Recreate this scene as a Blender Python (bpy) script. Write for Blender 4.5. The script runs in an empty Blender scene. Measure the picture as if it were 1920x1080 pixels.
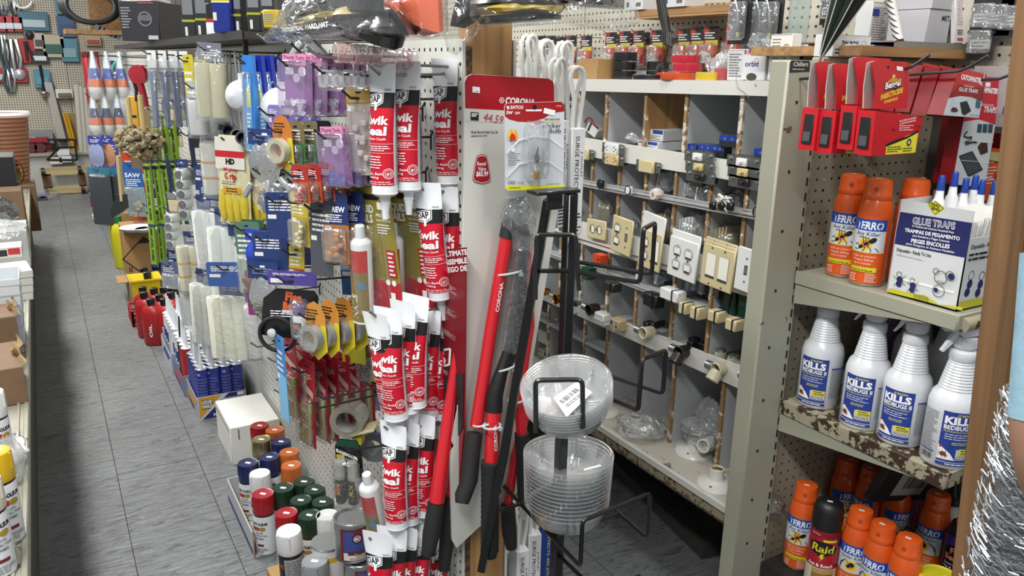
import bpy,math,random
from math import sin,cos,pi,radians as R,sqrt
from mathutils import Vector as V,Matrix,Euler,noise as mnoise
SC=bpy.context.scene
COL=SC.collection
# camera, world, lights, exposure
CAMZ=1.45
FPX,YAW,PITCH,ROLL=1481.28,0.534346,0.275158,0.0184018
_f=V((sin(YAW)*cos(PITCH),cos(YAW)*cos(PITCH),-sin(PITCH)))
_r0=V((cos(YAW),-sin(YAW),0));_u0=_r0.cross(_f)
_r=_r0*cos(ROLL)+_u0*sin(ROLL);_u=_u0*cos(ROLL)-_r0*sin(ROLL)
CAM=V((0,0,CAMZ))
cam=bpy.data.cameras.new('camera');cam.sensor_width=36;cam.lens=36*FPX/1920
cam.clip_start=0.05;cam.clip_end=60
camo=bpy.data.objects.new('camera',cam);COL.objects.link(camo)
m=Matrix((_r,_u,-_f)).transposed().to_4x4();m.translation=CAM
camo.matrix_world=m;SC.camera=camo
W=bpy.data.worlds.new('store_air');SC.world=W;W.use_nodes=True
W.node_tree.nodes['Background'].inputs[0].default_value=(0.93,0.97,1.0,1)
W.node_tree.nodes['Background'].inputs[1].default_value=0.33
def area(name,loc,sx,sy,power,col=(1,.985,.95)):
 l=bpy.data.lights.new(name,'AREA');l.shape='RECTANGLE';l.size=sx;l.size_y=sy
 l.energy=power;l.color=col
 o=bpy.data.objects.new(name,l);COL.objects.link(o);o.location=loc
 return o
area('ceiling_tube_light',(-0.6,0.2,3.0),0.28,2.4,84)
area('ceiling_tube_light',(-0.6,4.0,3.0),0.28,2.4,95)
area('ceiling_tube_light',(-0.6,7.8,3.0),0.28,2.4,80)
area('ceiling_tube_light',(1.05,0.3,3.0),0.28,2.4,31)
area('ceiling_tube_light',(1.9,4.4,3.0),0.28,2.4,42)
vs=SC.view_settings
vs.view_transform='Standard';vs.look='None';vs.gamma=1;vs.exposure=0.42;vs.use_curve_mapping=False
SC.cycles.max_bounces=8;SC.cycles.transparent_max_bounces=40;SC.cycles.caustics_reflective=False
SC.cycles.caustics_refractive=False;SC.cycles.sample_clamp_indirect=4
# where a line of sight meets a plane of the room
def _ray(px,py):return _r*((px-960)/FPX)-_u*((py-540)/FPX)+_f
def onX(px,py,X):d=_ray(px,py);return CAM+d*(X/d.x)
def onY(px,py,Y):d=_ray(px,py);return CAM+d*(Y/d.y)
def onZ(px,py,Z):d=_ray(px,py);return CAM+d*((Z-CAMZ)/d.z)
def onD(px,py,D):return CAM+_ray(px,py)*D
# materials
def lin(h):
 c=[int(h[i:i+2],16)/255 for i in(0,2,4)]
 return tuple(x/12.92 if x<=.04045 else((x+.055)/1.055)**2.4 for x in c)+(1,)
_mc={}
def mt(h,rough=.5,metal=0,coat=0,spec=.5,noise=0,ns=40,bump=0,emit=0):
 k=(h,rough,metal,coat,spec,noise,ns,bump,emit)
 if k in _mc:return _mc[k]
 m=bpy.data.materials.new('paint_'+h);m.use_nodes=True;nt=m.node_tree;b=nt.nodes['Principled BSDF']
 b.inputs['Base Color'].default_value=lin(h);b.inputs['Roughness'].default_value=rough
 b.inputs['Metallic'].default_value=metal;b.inputs['Coat Weight'].default_value=coat
 b.inputs['Specular IOR Level'].default_value=spec
 if noise or bump:
  tc=nt.nodes.new('ShaderNodeTexCoord');n=nt.nodes.new('ShaderNodeTexNoise')
  n.inputs['Scale'].default_value=ns;n.inputs['Detail'].default_value=5
  nt.links.new(tc.outputs['Object'],n.inputs['Vector'])
  if noise:
   r=nt.nodes.new('ShaderNodeMapRange');r.inputs['From Min'].default_value=.3;r.inputs['From Max'].default_value=.7
   r.inputs['To Min'].default_value=1-noise;r.inputs['To Max'].default_value=1+noise*.4
   nt.links.new(n.outputs['Fac'],r.inputs['Value'])
   x=nt.nodes.new('ShaderNodeMix');x.data_type='RGBA';x.blend_type='MULTIPLY';x.inputs[0].default_value=1
   x.inputs[6].default_value=lin(h);nt.links.new(r.outputs[0],x.inputs[7]);nt.links.new(x.outputs[2],b.inputs['Base Color'])
  if bump:
   bp=nt.nodes.new('ShaderNodeBump');bp.inputs['Strength'].default_value=bump;bp.inputs['Distance'].default_value=.004
   nt.links.new(n.outputs['Fac'],bp.inputs['Height']);nt.links.new(bp.outputs[0],b.inputs['Normal'])
 _mc[k]=m;return m
def film(h='ffffff',body=.08,gloss=.9,rough=.12,bump=.6,ns=60):
 """clear plastic film or blister: mostly see-through, with a sheen that grows at grazing angles"""
 k=('film',h,body,gloss,rough,bump,ns)
 if k in _mc:return _mc[k]
 m=bpy.data.materials.new('clear_plastic');m.use_nodes=True;nt=m.node_tree;nt.nodes.clear()
 o=nt.nodes.new('ShaderNodeOutputMaterial');t=nt.nodes.new('ShaderNodeBsdfTransparent');t.inputs[0].default_value=(.97,.98,.98,1)
 g=nt.nodes.new('ShaderNodeBsdfGlossy');g.inputs['Roughness'].default_value=rough;g.inputs[0].default_value=(.95,.97,1,1)
 d=nt.nodes.new('ShaderNodeBsdfDiffuse');d.inputs[0].default_value=lin(h)
 lw=nt.nodes.new('ShaderNodeLayerWeight');lw.inputs['Blend'].default_value=.35
 mp=nt.nodes.new('ShaderNodeMapRange');mp.inputs['To Min'].default_value=.06*gloss;mp.inputs['To Max'].default_value=.75*gloss
 a=nt.nodes.new('ShaderNodeMixShader');a.inputs[0].default_value=body
 b=nt.nodes.new('ShaderNodeMixShader')
 L=nt.links.new
 L(lw.outputs['Facing'],mp.inputs['Value']);L(t.outputs[0],a.inputs[1]);L(d.outputs[0],a.inputs[2])
 L(mp.outputs[0],b.inputs[0]);L(a.outputs[0],b.inputs[1]);L(g.outputs[0],b.inputs[2]);L(b.outputs[0],o.inputs[0])
 if bump:
  tc=nt.nodes.new('ShaderNodeTexCoord');n=nt.nodes.new('ShaderNodeTexNoise');n.inputs['Scale'].default_value=ns
  bp=nt.nodes.new('ShaderNodeBump');bp.inputs['Strength'].default_value=bump;bp.inputs['Distance'].default_value=.01
  L(tc.outputs['Object'],n.inputs['Vector']);L(n.outputs['Fac'],bp.inputs['Height'])
  L(bp.outputs[0],g.inputs['Normal']);L(bp.outputs[0],lw.inputs['Normal'])
 _mc[k]=m;return m
def nodes_mat(name,fn):
 if name in _mc:return _mc[name]
 m=bpy.data.materials.new(name);m.use_nodes=True;nt=m.node_tree
 fn(nt,nt.nodes['Principled BSDF'],nt.links.new);_mc[name]=m;return m
def N(nt,t,**k):
 n=nt.nodes.new('ShaderNode'+t)
 for a,b in k.items():
  if a in n.inputs:n.inputs[a].default_value=b
  else:setattr(n,a,b)
 return n
def ramp(nt,L,src,stops):
 r=nt.nodes.new('ShaderNodeValToRGB');e=r.color_ramp.elements
 while len(e)<len(stops):e.new(.5)
 for q,(p,c)in zip(e,stops):q.position=p;q.color=lin(c)if isinstance(c,str)else(c,c,c,1)
 L(src,r.inputs[0]);return r.outputs[0]
def peg_mat(name,base,plane,ph=(0,0),pitch=.0254,rad=.0029,dirt=.06,rough=.45):
 """painted hardboard with punched through holes one inch apart"""
 def fn(nt,b,L):
  tc=N(nt,'TexCoord');s=N(nt,'SeparateXYZ');L(tc.outputs['Object'],s.inputs[0])
  ax={'X':('Y','Z'),'Y':('X','Z')}[plane];sq=[]
  for a,p in zip(ax,ph):
   m1=N(nt,'Math',operation='ADD');L(s.outputs[a],m1.inputs[0]);m1.inputs[1].default_value=50*pitch-p
   m2=N(nt,'Math',operation='MODULO');L(m1.outputs[0],m2.inputs[0]);m2.inputs[1].default_value=pitch
   m3=N(nt,'Math',operation='SUBTRACT');L(m2.outputs[0],m3.inputs[0]);m3.inputs[1].default_value=pitch/2
   m4=N(nt,'Math',operation='MULTIPLY');L(m3.outputs[0],m4.inputs[0]);L(m3.outputs[0],m4.inputs[1]);sq.append(m4)
  ad=N(nt,'Math',operation='ADD');L(sq[0].outputs[0],ad.inputs[0]);L(sq[1].outputs[0],ad.inputs[1])
  gt=N(nt,'Math',operation='GREATER_THAN');L(ad.outputs[0],gt.inputs[0]);gt.inputs[1].default_value=rad*rad
  no=N(nt,'TexNoise',Scale=3.0,Detail=6.0);L(tc.outputs['Object'],no.inputs['Vector'])
  c=lin(base);x=N(nt,'Mix',data_type='RGBA',blend_type='MULTIPLY');x.inputs[0].default_value=1
  x.inputs[6].default_value=c;L(ramp(nt,L,no.outputs['Fac'],[(.3,1-dirt*2),(.7,1.0)]),x.inputs[7])
  L(x.outputs[2],b.inputs['Base Color']);b.inputs['Roughness'].default_value=rough
  L(gt.outputs[0],b.inputs['Alpha'])
 return nodes_mat(name,fn)
def wood_mat(name,a,b_,axis='z',sc=1.0,rough=.6):
 def fn(nt,b,L):
  tc=N(nt,'TexCoord');mp=N(nt,'Mapping');L(tc.outputs['Object'],mp.inputs[0])
  s=[60*sc]*3;s['xyz'.index(axis)]=2.2*sc;mp.inputs['Scale'].default_value=s
  n1=N(nt,'TexNoise',Scale=1.0,Detail=6.0,Distortion=.6);L(mp.outputs[0],n1.inputs['Vector'])
  L(ramp(nt,L,n1.outputs['Fac'],[(.3,a),(.62,b_)]),b.inputs['Base Color']);b.inputs['Roughness'].default_value=rough
  bp=N(nt,'Bump',Strength=.2,Distance=.002);L(n1.outputs['Fac'],bp.inputs['Height']);L(bp.outputs[0],b.inputs['Normal'])
 return nodes_mat(name,fn)
def worn_mat(name,base,under,amt=.5,sc=18,rough=.5,metal=0,streak=(1,1,1)):
 """old paint chipped down to what is under it"""
 def fn(nt,b,L):
  tc=N(nt,'TexCoord');mp=N(nt,'Mapping');mp.inputs['Scale'].default_value=streak;L(tc.outputs['Object'],mp.inputs[0])
  n1=N(nt,'TexNoise',Scale=float(sc),Detail=9.0,Roughness=.65);L(mp.outputs[0],n1.inputs['Vector'])
  n2=N(nt,'TexNoise',Scale=2.5,Detail=3.0);L(tc.outputs['Object'],n2.inputs['Vector'])
  ad=N(nt,'Math',operation='MULTIPLY_ADD');L(n1.outputs['Fac'],ad.inputs[0]);ad.inputs[1].default_value=.7
  mu=N(nt,'Math',operation='MULTIPLY');L(n2.outputs['Fac'],mu.inputs[0]);mu.inputs[1].default_value=.3;L(mu.outputs[0],ad.inputs[2])
  L(ramp(nt,L,ad.outputs[0],[(amt-.01,under),(amt+.01,base),(min(.99,amt+.25),base)]),b.inputs['Base Color'])
  b.inputs['Roughness'].default_value=rough;b.inputs['Metallic'].default_value=metal
  bp=N(nt,'Bump',Strength=.25,Distance=.001);L(n1.outputs['Fac'],bp.inputs['Height']);L(bp.outputs[0],b.inputs['Normal'])
 return nodes_mat(name,fn)
 # mesh building
class MB:
 def __init__(s,T=None):s.v=[];s.f=[];s.m=[];s.mats=[];s.T=T
 def mi(s,m):
  if m not in s.mats:s.mats.append(m)
  return s.mats.index(m)
 def add(s,vs,fs,m,T=None):
  n=len(s.v);T=(s.T@T if s.T else T)if T else s.T
  s.v+=[tuple(T@V(p))for p in vs]if T else[tuple(p)for p in vs]
  k=s.mi(m);s.f+=[tuple(n+i for i in f)for f in fs];s.m+=[k]*len(fs);return s
 def box(s,m,c,d,T=None,bev=0):
  x,y,z=[q/2 for q in d]
  if bev:
   b=min(bev,x,y,z)*.99;P=[];
   for sx in(-1,1):
    for sy in(-1,1):
     for sz in(-1,1):
      P+=[(c[0]+sx*x,c[1]+sy*(y-b),c[2]+sz*(z-b)),(c[0]+sx*(x-b),c[1]+sy*y,c[2]+sz*(z-b)),(c[0]+sx*(x-b),c[1]+sy*(y-b),c[2]+sz*z)]
   def i(a,b_,c_,k):return 3*((a>0)*4+(b_>0)*2+(c_>0))+k
   F=[]
   for q in(-1,1):
    F.append([i(q,a,b_,0)for a,b_ in((-1,-1),(1,-1),(1,1),(-1,1))][::q])
    F.append([i(a,q,b_,1)for a,b_ in((-1,-1),(1,-1),(1,1),(-1,1))][::-q])
    F.append([i(a,b_,q,2)for a,b_ in((-1,-1),(1,-1),(1,1),(-1,1))][::q])
    for w in(-1,1):
     F.append([i(q,w,-1,0),i(q,w,1,0),i(q,w,1,1),i(q,w,-1,1)][::-q*w])
     F.append([i(q,-1,w,0),i(q,1,w,0),i(q,1,w,2),i(q,-1,w,2)][::q*w])
     F.append([i(-1,q,w,1),i(1,q,w,1),i(1,q,w,2),i(-1,q,w,2)][::-q*w])
     for t in(-1,1):F.append([i(q,w,t,0),i(q,w,t,1),i(q,w,t,2)][::q*w*t])
   return s.add(P,F,m,T)
  P=[(c[0]+a*x,c[1]+b*y,c[2]+e*z)for a in(-1,1)for b in(-1,1)for e in(-1,1)]
  return s.add(P,[(0,1,3,2),(4,6,7,5),(0,4,5,1),(2,3,7,6),(0,2,6,4),(1,5,7,3)],m,T)
 def lathe(s,m,prof,seg=20,T=None,caps=(1,1),ell=(1,1)):
  """prof: [(radius, height)]; m one material or one for each band"""
  ms=m if isinstance(m,list)else[m]*(len(prof)-1)
  P=[(r*cos(2*pi*k/seg)*ell[0],r*sin(2*pi*k/seg)*ell[1],z)for r,z in prof for k in range(seg)]
  n0=len(s.v);s.add(P,[],ms[0],T)
  for j in range(len(prof)-1):
   k=s.mi(ms[j])
   for i in range(seg):
    a=j*seg+i;b=j*seg+(i+1)%seg;s.f.append((n0+a,n0+b,n0+b+seg,n0+a+seg));s.m.append(k)
  if caps[0]:s.f.append(tuple(n0+i for i in range(seg))[::-1]);s.m.append(s.mi(ms[0]))
  if caps[1]:q=n0+(len(prof)-1)*seg;s.f.append(tuple(q+i for i in range(seg)));s.m.append(s.mi(ms[-1]))
  return s
 def cyl(s,m,a,b,r,seg=12,r2=None,caps=(1,1)):
  a,b=V(a),V(b);d=b-a;T=Matrix.Translation(a)@d.to_track_quat('Z','Y').to_matrix().to_4x4()
  return s.lathe(m,[(r,0),(r if r2 is None else r2,d.length)],seg,T,caps)
 def tube(s,m,pts,r,seg=6,closed=False,flat=1.0,up=None):
  pts=[V(p)for p in pts];n=len(pts);P=[];nrm=None
  rr=r if isinstance(r,(list,tuple))else[r]*n
  for i,p in enumerate(pts):
   a=pts[(i-1)%n]if closed or i else p;b=pts[(i+1)%n]if closed or i<n-1 else p
   t=(b-a).normalized()if(b-a).length>1e-9 else V((0,0,1))
   if nrm is None:nrm=(V(up)if up else(V((0,0,1))if abs(t.z)<.9 else V((1,0,0))));nrm=(nrm-t*nrm.dot(t)).normalized()
   else:
    nrm=nrm-t*nrm.dot(t);nrm=nrm.normalized()if nrm.length>1e-6 else t.orthogonal().normalized()
   bi=t.cross(nrm)
   for k in range(seg):P.append(p+nrm*(rr[i]*flat*cos(2*pi*k/seg))+bi*(rr[i]*sin(2*pi*k/seg)))
  F=[]
  for i in range(n if closed else n-1):
   for k in range(seg):
    a,b=i*seg+k,i*seg+(k+1)%seg;c_,d=((i+1)%n)*seg+(k+1)%seg,((i+1)%n)*seg+k;F.append((a,b,c_,d))
  if not closed:F+=[tuple(range(seg))[::-1],tuple((n-1)*seg+k for k in range(seg))]
  return s.add(P,F,m)
 def prism(s,m,pts,y0,y1,T=None,mface=None):
  """an outline in local x,z given thickness along y (front is y0)"""
  n=len(pts);P=[(x,y0,z)for x,z in pts]+[(x,y1,z)for x,z in pts]
  s.add(P,[(i,(i+1)%n,n+(i+1)%n,n+i)for i in range(n)]+[tuple(range(n))[::-1],tuple(range(n,2*n))],m,T)
  return s
 def sheet(s,m,fn,nu,nv,T=None,closed=False):
  P=[fn(i/nu,j/nv)for j in range(nv+1)for i in range(nu+1)];w=nu+1
  return s.add(P,[(j*w+i,j*w+i+1,(j+1)*w+i+1,(j+1)*w+i)for j in range(nv)for i in range(nu)],m,T)
 def mesh(s,name,smooth=True,ang=40):
  me=bpy.data.meshes.new(name);me.from_pydata(s.v,[],s.f)
  for m in s.mats:me.materials.append(m)
  me.polygons.foreach_set('material_index',s.m)
  if smooth:
   me.polygons.foreach_set('use_smooth',[True]*len(me.polygons));me.set_sharp_from_angle(angle=R(ang))
  me.update();return me
 def build(s,name,parent=None,smooth=True,ang=40,loc=None,rot=None):
  o=bpy.data.objects.new(name,s.mesh(name,smooth,ang));COL.objects.link(o)
  if parent:o.parent=parent
  if loc is not None:o.location=loc
  if rot is not None:o.rotation_euler=rot
  return o
_lu={}
def tag(o,label=None,cat=None,group=None,kind=None):
 if label and 'hook' in label:
  _lu[label]=_lu.get(label,0)+1
  if _lu[label]>1:label=ORD[_lu[label]-1]+' '+label
 if label:o['label']=label
 if cat:o['category']=cat
 if group:o['group']=group
 if kind:o['kind']=kind
 return o
def thing(name,label,cat,loc=(0,0,0),rz=0,group=None,rot=None):
 o=bpy.data.objects.new(name,None);COL.objects.link(o);o.empty_display_size=.05
 o.location=loc;o.rotation_euler=rot if rot is not None else(0,0,rz);return tag(o,label,cat,group)
def dup(root,loc,rot=None,label=None,group=None,sc=None):
 def cp(o,par):
  c=o.copy();COL.objects.link(c)
  if par:c.parent=par
  for ch in kids.get(o.name,()):cp(ch,c)
  return c
 kids={}
 def walk(o):
  kids[o.name]=list(o.children)
  for ch in o.children:walk(ch)
 walk(root);r=cp(root,None);r.location=loc
 if rot is not None:r.rotation_euler=rot if isinstance(rot,(tuple,list))else(0,0,rot)
 if label:r['label']=label
 if group:r['group']=group
 if sc:r.scale=sc if isinstance(sc,(tuple,list))else(sc,)*3
 return r
class Stock:
 """one builder per kind: the first call hands out the original, later calls copies"""
 def __init__(s,make):s.make=make;s.o=None
 def put(s,loc,rot=0,label=None,group=None,sc=None):
  if s.o is None:
   s.o=s.make();r=s.o;r.location=loc
   r.rotation_euler=rot if isinstance(rot,(tuple,list))else(0,0,rot)
   if label:r['label']=label
   if group:r['group']=group
   if sc:r.scale=sc if isinstance(sc,(tuple,list))else(sc,)*3
   return r
  r=dup(s.o,loc,rot,label,group,sc)
  if not sc:r.scale=(1,1,1)
  return r
  # flat print laid on a surface
_tc={}
def glyphs(txt,bold,shear):
 k=(txt,bold,shear)
 if k not in _tc:
  cu=bpy.data.curves.new('t','FONT');cu.body=txt;cu.size=1;cu.offset=bold;cu.resolution_u=2;cu.shear=shear
  cu.fill_mode='FRONT'
  o=bpy.data.objects.new('t',cu);COL.objects.link(o);dg=bpy.context.evaluated_depsgraph_get()
  me=o.evaluated_get(dg).to_mesh();vs=[(v.co.x,v.co.y)for v in me.vertices];fs=[tuple(p.vertices)for p in me.polygons]
  o.evaluated_get(dg).to_mesh_clear();bpy.data.objects.remove(o);bpy.data.curves.remove(cu)
  if not vs:vs=[(0,0)]
  x0=min(v[0]for v in vs);x1=max(v[0]for v in vs)
  _tc[k]=(vs,fs,x0,x1)
 return _tc[k]
def flat(u,v,o):return(u,-o,v)
def wrap(r,y=0):
 return lambda u,v,o:((r+o)*sin(u/r),y-(r+o)*cos(u/r),v)
class Pr(MB):
 def __init__(s,mp=flat,step=1,eps=.00012,base=.0002,T=None):super().__init__(T);s.mp=mp;s.st=step;s.o=base;s.e=eps
 def _a(s,P,F,m,bump=True):
  s.add([s.mp(u,v,s.o)for u,v in P],F,m)
  if bump:s.o+=s.e
  return s
 def rect(s,m,u0,v0,u1,v1):
  n=max(1,math.ceil(abs(u1-u0)/s.st));q=max(1,math.ceil(abs(v1-v0)/(s.st*4)))
  P=[(u0+(u1-u0)*i/n,v0+(v1-v0)*j/q)for j in range(q+1)for i in range(n+1)];w=n+1
  return s._a(P,[(j*w+i,j*w+i+1,(j+1)*w+i+1,(j+1)*w+i)for j in range(q)for i in range(n)],m)
 def pol(s,m,P):
  if s.st>=1:return s._a(P,[tuple(range(len(P)))],m)
  u0,u1=min(p[0]for p in P),max(p[0]for p in P);n=max(1,math.ceil((u1-u0)/s.st));VS=[];FS=[]
  def cut(Q,u,k):
   R_=[]
   for a,b in zip(Q,Q[1:]+Q[:1]):
    da,db=k*(a[0]-u),k*(b[0]-u)
    if da>=0:R_.append(a)
    if(da>0 and db<0)or(da<0 and db>0):t=da/(da-db);R_.append((a[0]+(b[0]-a[0])*t,a[1]+(b[1]-a[1])*t))
   return R_
  for i in range(n):
   Q=cut(cut(list(P),u0+(u1-u0)*i/n,1),u0+(u1-u0)*(i+1)/n,-1)
   if len(Q)>2:FS.append(tuple(range(len(VS),len(VS)+len(Q))));VS+=Q
  return s._a(VS,FS,m)
 def disc(s,m,u,v,r,n=20,sx=1):return s.pol(m,[(u+r*sx*cos(2*pi*k/n),v+r*sin(2*pi*k/n))for k in range(n)])
 def ring(s,m,u,v,r,t,n=24,sx=1):
  P=[(u+q*sx*cos(2*pi*k/n),v+q*sin(2*pi*k/n))for q in(r-t,r)for k in range(n)]
  return s._a(P,[(k,(k+1)%n,n+(k+1)%n,n+k)for k in range(n)],m)
 def text(s,m,txt,u,v,h,w=None,bold=.0,al='l',shear=0,rot=0):
  """h is the cap height; w squeezes the line to that width"""
  vs,fs,x0,x1=glyphs(txt,bold,shear);k=h/.7;W_=(x1-x0)*k;sx=(w/W_ if w else 1)
  off={'l':0,'c':-.5,'r':-1}[al]*W_*sx;c,q=cos(rot),sin(rot);P=[]
  for x,y in vs:
   a,b=(x-x0)*k*sx+off,y*k;P.append((u+a*c-b*q,v+a*q+b*c))
  return s._a(P,fs,m)
 def lines(s,m,u0,v0,u1,v1,n,seed=1,fill=.45,ragged=.35):
  rd=random.Random(seed);P=[];F=[];dv=(v1-v0)/n
  for i in range(n):
   y=v1-dv*(i+.5);u=u0;e=u1-(u1-u0)*ragged*rd.random()
   while u<e:
    L=(u1-u0)*rd.uniform(.08,.3);b=min(u+L,e);k=max(1,math.ceil((b-u)/s.st));q=len(P)
    for j in range(k+1):P+=[(u+(b-u)*j/k,y-dv*fill/2),(u+(b-u)*j/k,y+dv*fill/2)]
    F+=[(q+2*j,q+2*j+2,q+2*j+3,q+2*j+1)for j in range(k)];u=b+(u1-u0)*.03
  return s._a(P,F,m)
 def bars(s,m,u0,v0,u1,v1,seed=3):
  rd=random.Random(seed);u=u0;P=[];F=[]
  while u<u1:
   w=(u1-u0)*rd.choice((.015,.03,.045));q=len(P);P+=[(u,v0),(u+w,v0),(u+w,v1),(u,v1)];F.append((q,q+1,q+2,q+3));u+=w+(u1-u0)*rd.choice((.015,.03,.04))
  return s._a(P,F,m)
WH,BK,RD,GY=mt('f2f3f4',.4),mt('141516',.45),mt('c2182b',.35),mt('8d9092',.5)
ORD=['first','second','third','fourth','fifth','sixth','seventh','eighth','ninth','tenth','eleventh','twelfth','thirteenth','fourteenth','fifteenth','sixteenth','seventeenth','eighteenth','nineteenth','twentieth']
FX=-pi/2
# the room
def floor_mat():
 def fn(nt,b,L):
  tc=N(nt,'TexCoord');P=tc.outputs['Object']
  n1=N(nt,'TexNoise',Scale=1.3,Detail=4.0);L(P,n1.inputs['Vector'])
  mp=N(nt,'Mapping');mp.inputs['Scale'].default_value=(14,60,14);mp.inputs['Rotation'].default_value=(0,0,.25);L(P,mp.inputs[0])
  n2=N(nt,'TexNoise',Scale=1.0,Detail=8.0,Roughness=.7,Distortion=1.2);L(mp.outputs[0],n2.inputs['Vector'])
  v=N(nt,'TexNoise',Scale=120.0,Detail=3.0);L(P,v.inputs['Vector'])
  c1=ramp(nt,L,n1.outputs['Fac'],[(.3,'6c6f70'),(.7,'85898a')])
  c2=ramp(nt,L,n2.outputs['Fac'],[(.37,'4c4946'),(.46,'e8e8e8'),(.6,'ffffff')])
  c3=ramp(nt,L,v.outputs['Fac'],[(.3,.86),(.75,1.0)])
  x=N(nt,'Mix',data_type='RGBA',blend_type='MULTIPLY');x.inputs[0].default_value=.75;L(c1,x.inputs[6]);L(c2,x.inputs[7])
  y=N(nt,'Mix',data_type='RGBA',blend_type='MULTIPLY');y.inputs[0].default_value=1;L(x.outputs[2],y.inputs[6]);L(c3,y.inputs[7])
  L(y.outputs[2],b.inputs['Base Color'])
  L(ramp(nt,L,n2.outputs['Fac'],[(.35,.5),(.62,.2)]),b.inputs['Roughness'])
  bp=N(nt,'Bump',Strength=.9,Distance=.006);L(n2.outputs['Fac'],bp.inputs['Height']);L(bp.outputs[0],b.inputs['Normal'])
 return nodes_mat('worn_grey_floor_paint',fn)
FLM=floor_mat()
o=MB();o.box(mt('4c4e4f',.9),(.6,4.8,-.03),(5.4,13.0,.04));floor=o.build('floor');floor['kind']='structure'
rd=random.Random(4)
xs=[-2.1,-1.2,-.32,.085,.36,.70,1.3,1.9,2.6,3.3]
for a,b in zip(xs,xs[1:]):
 y=-1.7-rd.random()*.5
 while y<11.3:
  L_=rd.choice((.9,1.2,1.2,.6));e=min(y+L_,11.3)
  o=MB();o.box(FLM,((a+b)/2,(y+e)/2,-.006+rd.uniform(-.0008,.0008)),(b-a-.002,e-y-.0015,.012));o.build('floor_panel',floor,smooth=False);y=e
WPEG=peg_mat('cream_pegboard','b9b1a0','Y',rad=.0055)
wb=MB();wb.box(mt('8a857a',.9),(.6,10.62,1.6),(5.4,.1,3.2));wb=wb.build('wall_back');wb['kind']='structure'
x=-2.1
while x<3.2:
 o=MB();o.box(WPEG,(x+.609,10.545,1.75),(1.214,.006,2.436));o.build('pegboard_panel',wb,smooth=False);x+=1.219
RPEG=peg_mat('grey_pegboard','c9c4b4','X',rad=.0042,ph=(.01,.004))
wr=MB();wr.box(mt('4a4844',.9),(1.93,5.3,1.6),(.06,10.4,3.2));wr=wr.build('wall_right');wr['kind']='structure'
for y in(.2,1.42,2.64,3.86):
 o=MB();o.box(RPEG,(1.87,y+.61,2.05),(.006,1.216,1.3));o.build('pegboard_panel',wr,smooth=False)
 # the free standing pegboard partition
GX,GY0,GY1,GTOP=.656,1.292,9.2,1.588
GPEG=peg_mat('white_pegboard','d9dad2','X',ph=(1.303-.0127,(1.475-.0127)%.0254),rad=.0037,rough=.35)
gon=thing('pegboard_partition','long white pegboard partition on wooden studs between the two aisles','partition')
STUD=wood_mat('pine_stud','9c7448','b98d5a','z')
y=GY0
for w in(1.62,1.22,1.22,1.22,1.22,1.408):
 e=min(y+w,GY1)
 o=MB();o.box(GPEG,(GX+.003,(y+e)/2,GTOP/2-.045),(.006,e-y-.004,GTOP-.1));o.build('pegboard_panel',gon,smooth=False)
 o=MB();o.box(GPEG,(GX+.107,(y+e)/2,GTOP/2-.045),(.006,e-y-.004,GTOP-.1));o.build('pegboard_panel',gon,smooth=False)
 o=MB();o.box(STUD,(GX+.055,y+.02,1.3 if y==GY0 else .74),(.089,.038,2.6 if y==GY0 else 1.44));o.build('wood_stud',gon,smooth=False)
 y=e
o=MB();o.box(worn_mat('chipped_board_edge','6a5238','3c2d1e',.5,60),(GX+.012,GY0+.003,.75),(.012,.006,1.46));o.build('edge_strip',gon,smooth=False)
o=MB();o.box(mt('6f6a60',.7),(GX+.055,(GY0+GY1)/2,.02),(.095,GY1-GY0,.04));o.build('base_board',gon)
# helpers for print and flat outlines lying on a plane of the room
class Pl:
 """a vertical plane facing the aisle (X) or the shopper at the end of the run (Y); at() gives in-plane coordinates"""
 def __init__(s,k,q,org=(0,0,0)):s.k=k;s.q=q;s.g=V(org)
 def at(s,px,py):
  p=onX(px,py,s.q)if s.k=='X' else onY(px,py,s.q)
  return(-p.y,p.z)if s.k=='X' else(p.x,p.z)
 def mp(s,u,v,o):p=V((s.q-o,-u,v))if s.k=='X' else V((u,s.q-o,v));return p-s.g
 def pr(s):return Pr(s.mp)
 def slab(s,m,pts,th,d=0):
  P=[s.at(*p)for p in pts];n=len(P)
  vs=[s.mp(u,v,-d)for u,v in P]+[s.mp(u,v,-d-th)for u,v in P]
  return MB().add(vs,[(i,(i+1)%n,n+(i+1)%n,n+i)for i in range(n)]+[tuple(range(n))[::-1],tuple(range(n,2*n))],m)
 def quad(s,pr,m,pts):return pr.pol(m,[s.at(*p)for p in pts])
 def text(s,pr,m,t,a,b,h,bold=.0,shear=0):
  A,B=V(s.at(*a)),V(s.at(*b));T=V(s.at(a[0],a[1]-h));d=B-A
  return pr.text(m,t,A.x,A.y,(T-A).length,w=d.length,bold=bold,shear=shear,rot=math.atan2(d.y,d.x))
 def box(s,px0,py0,px1,py1):a=s.at(px0,py0);b=s.at(px1,py1);return min(a[0],b[0]),min(a[1],b[1]),max(a[0],b[0]),max(a[1],b[1])
 def lines(s,pr,m,px0,py0,px1,py1,n,seed=1,**k):return pr.lines(m,*s.box(px0,py0,px1,py1),n,seed,**k)
 def disc(s,pr,m,c,r,n=20):a=s.at(*c);b=s.at(c[0],c[1]-r);return pr.disc(m,a[0],a[1],abs(b[1]-a[1]),n)
 def ring(s,pr,m,c,r,t,n=24):a=s.at(*c);k=abs(s.at(c[0],c[1]-1)[1]-a[1]);return pr.ring(m,a[0],a[1],r*k,t*k,n)
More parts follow.
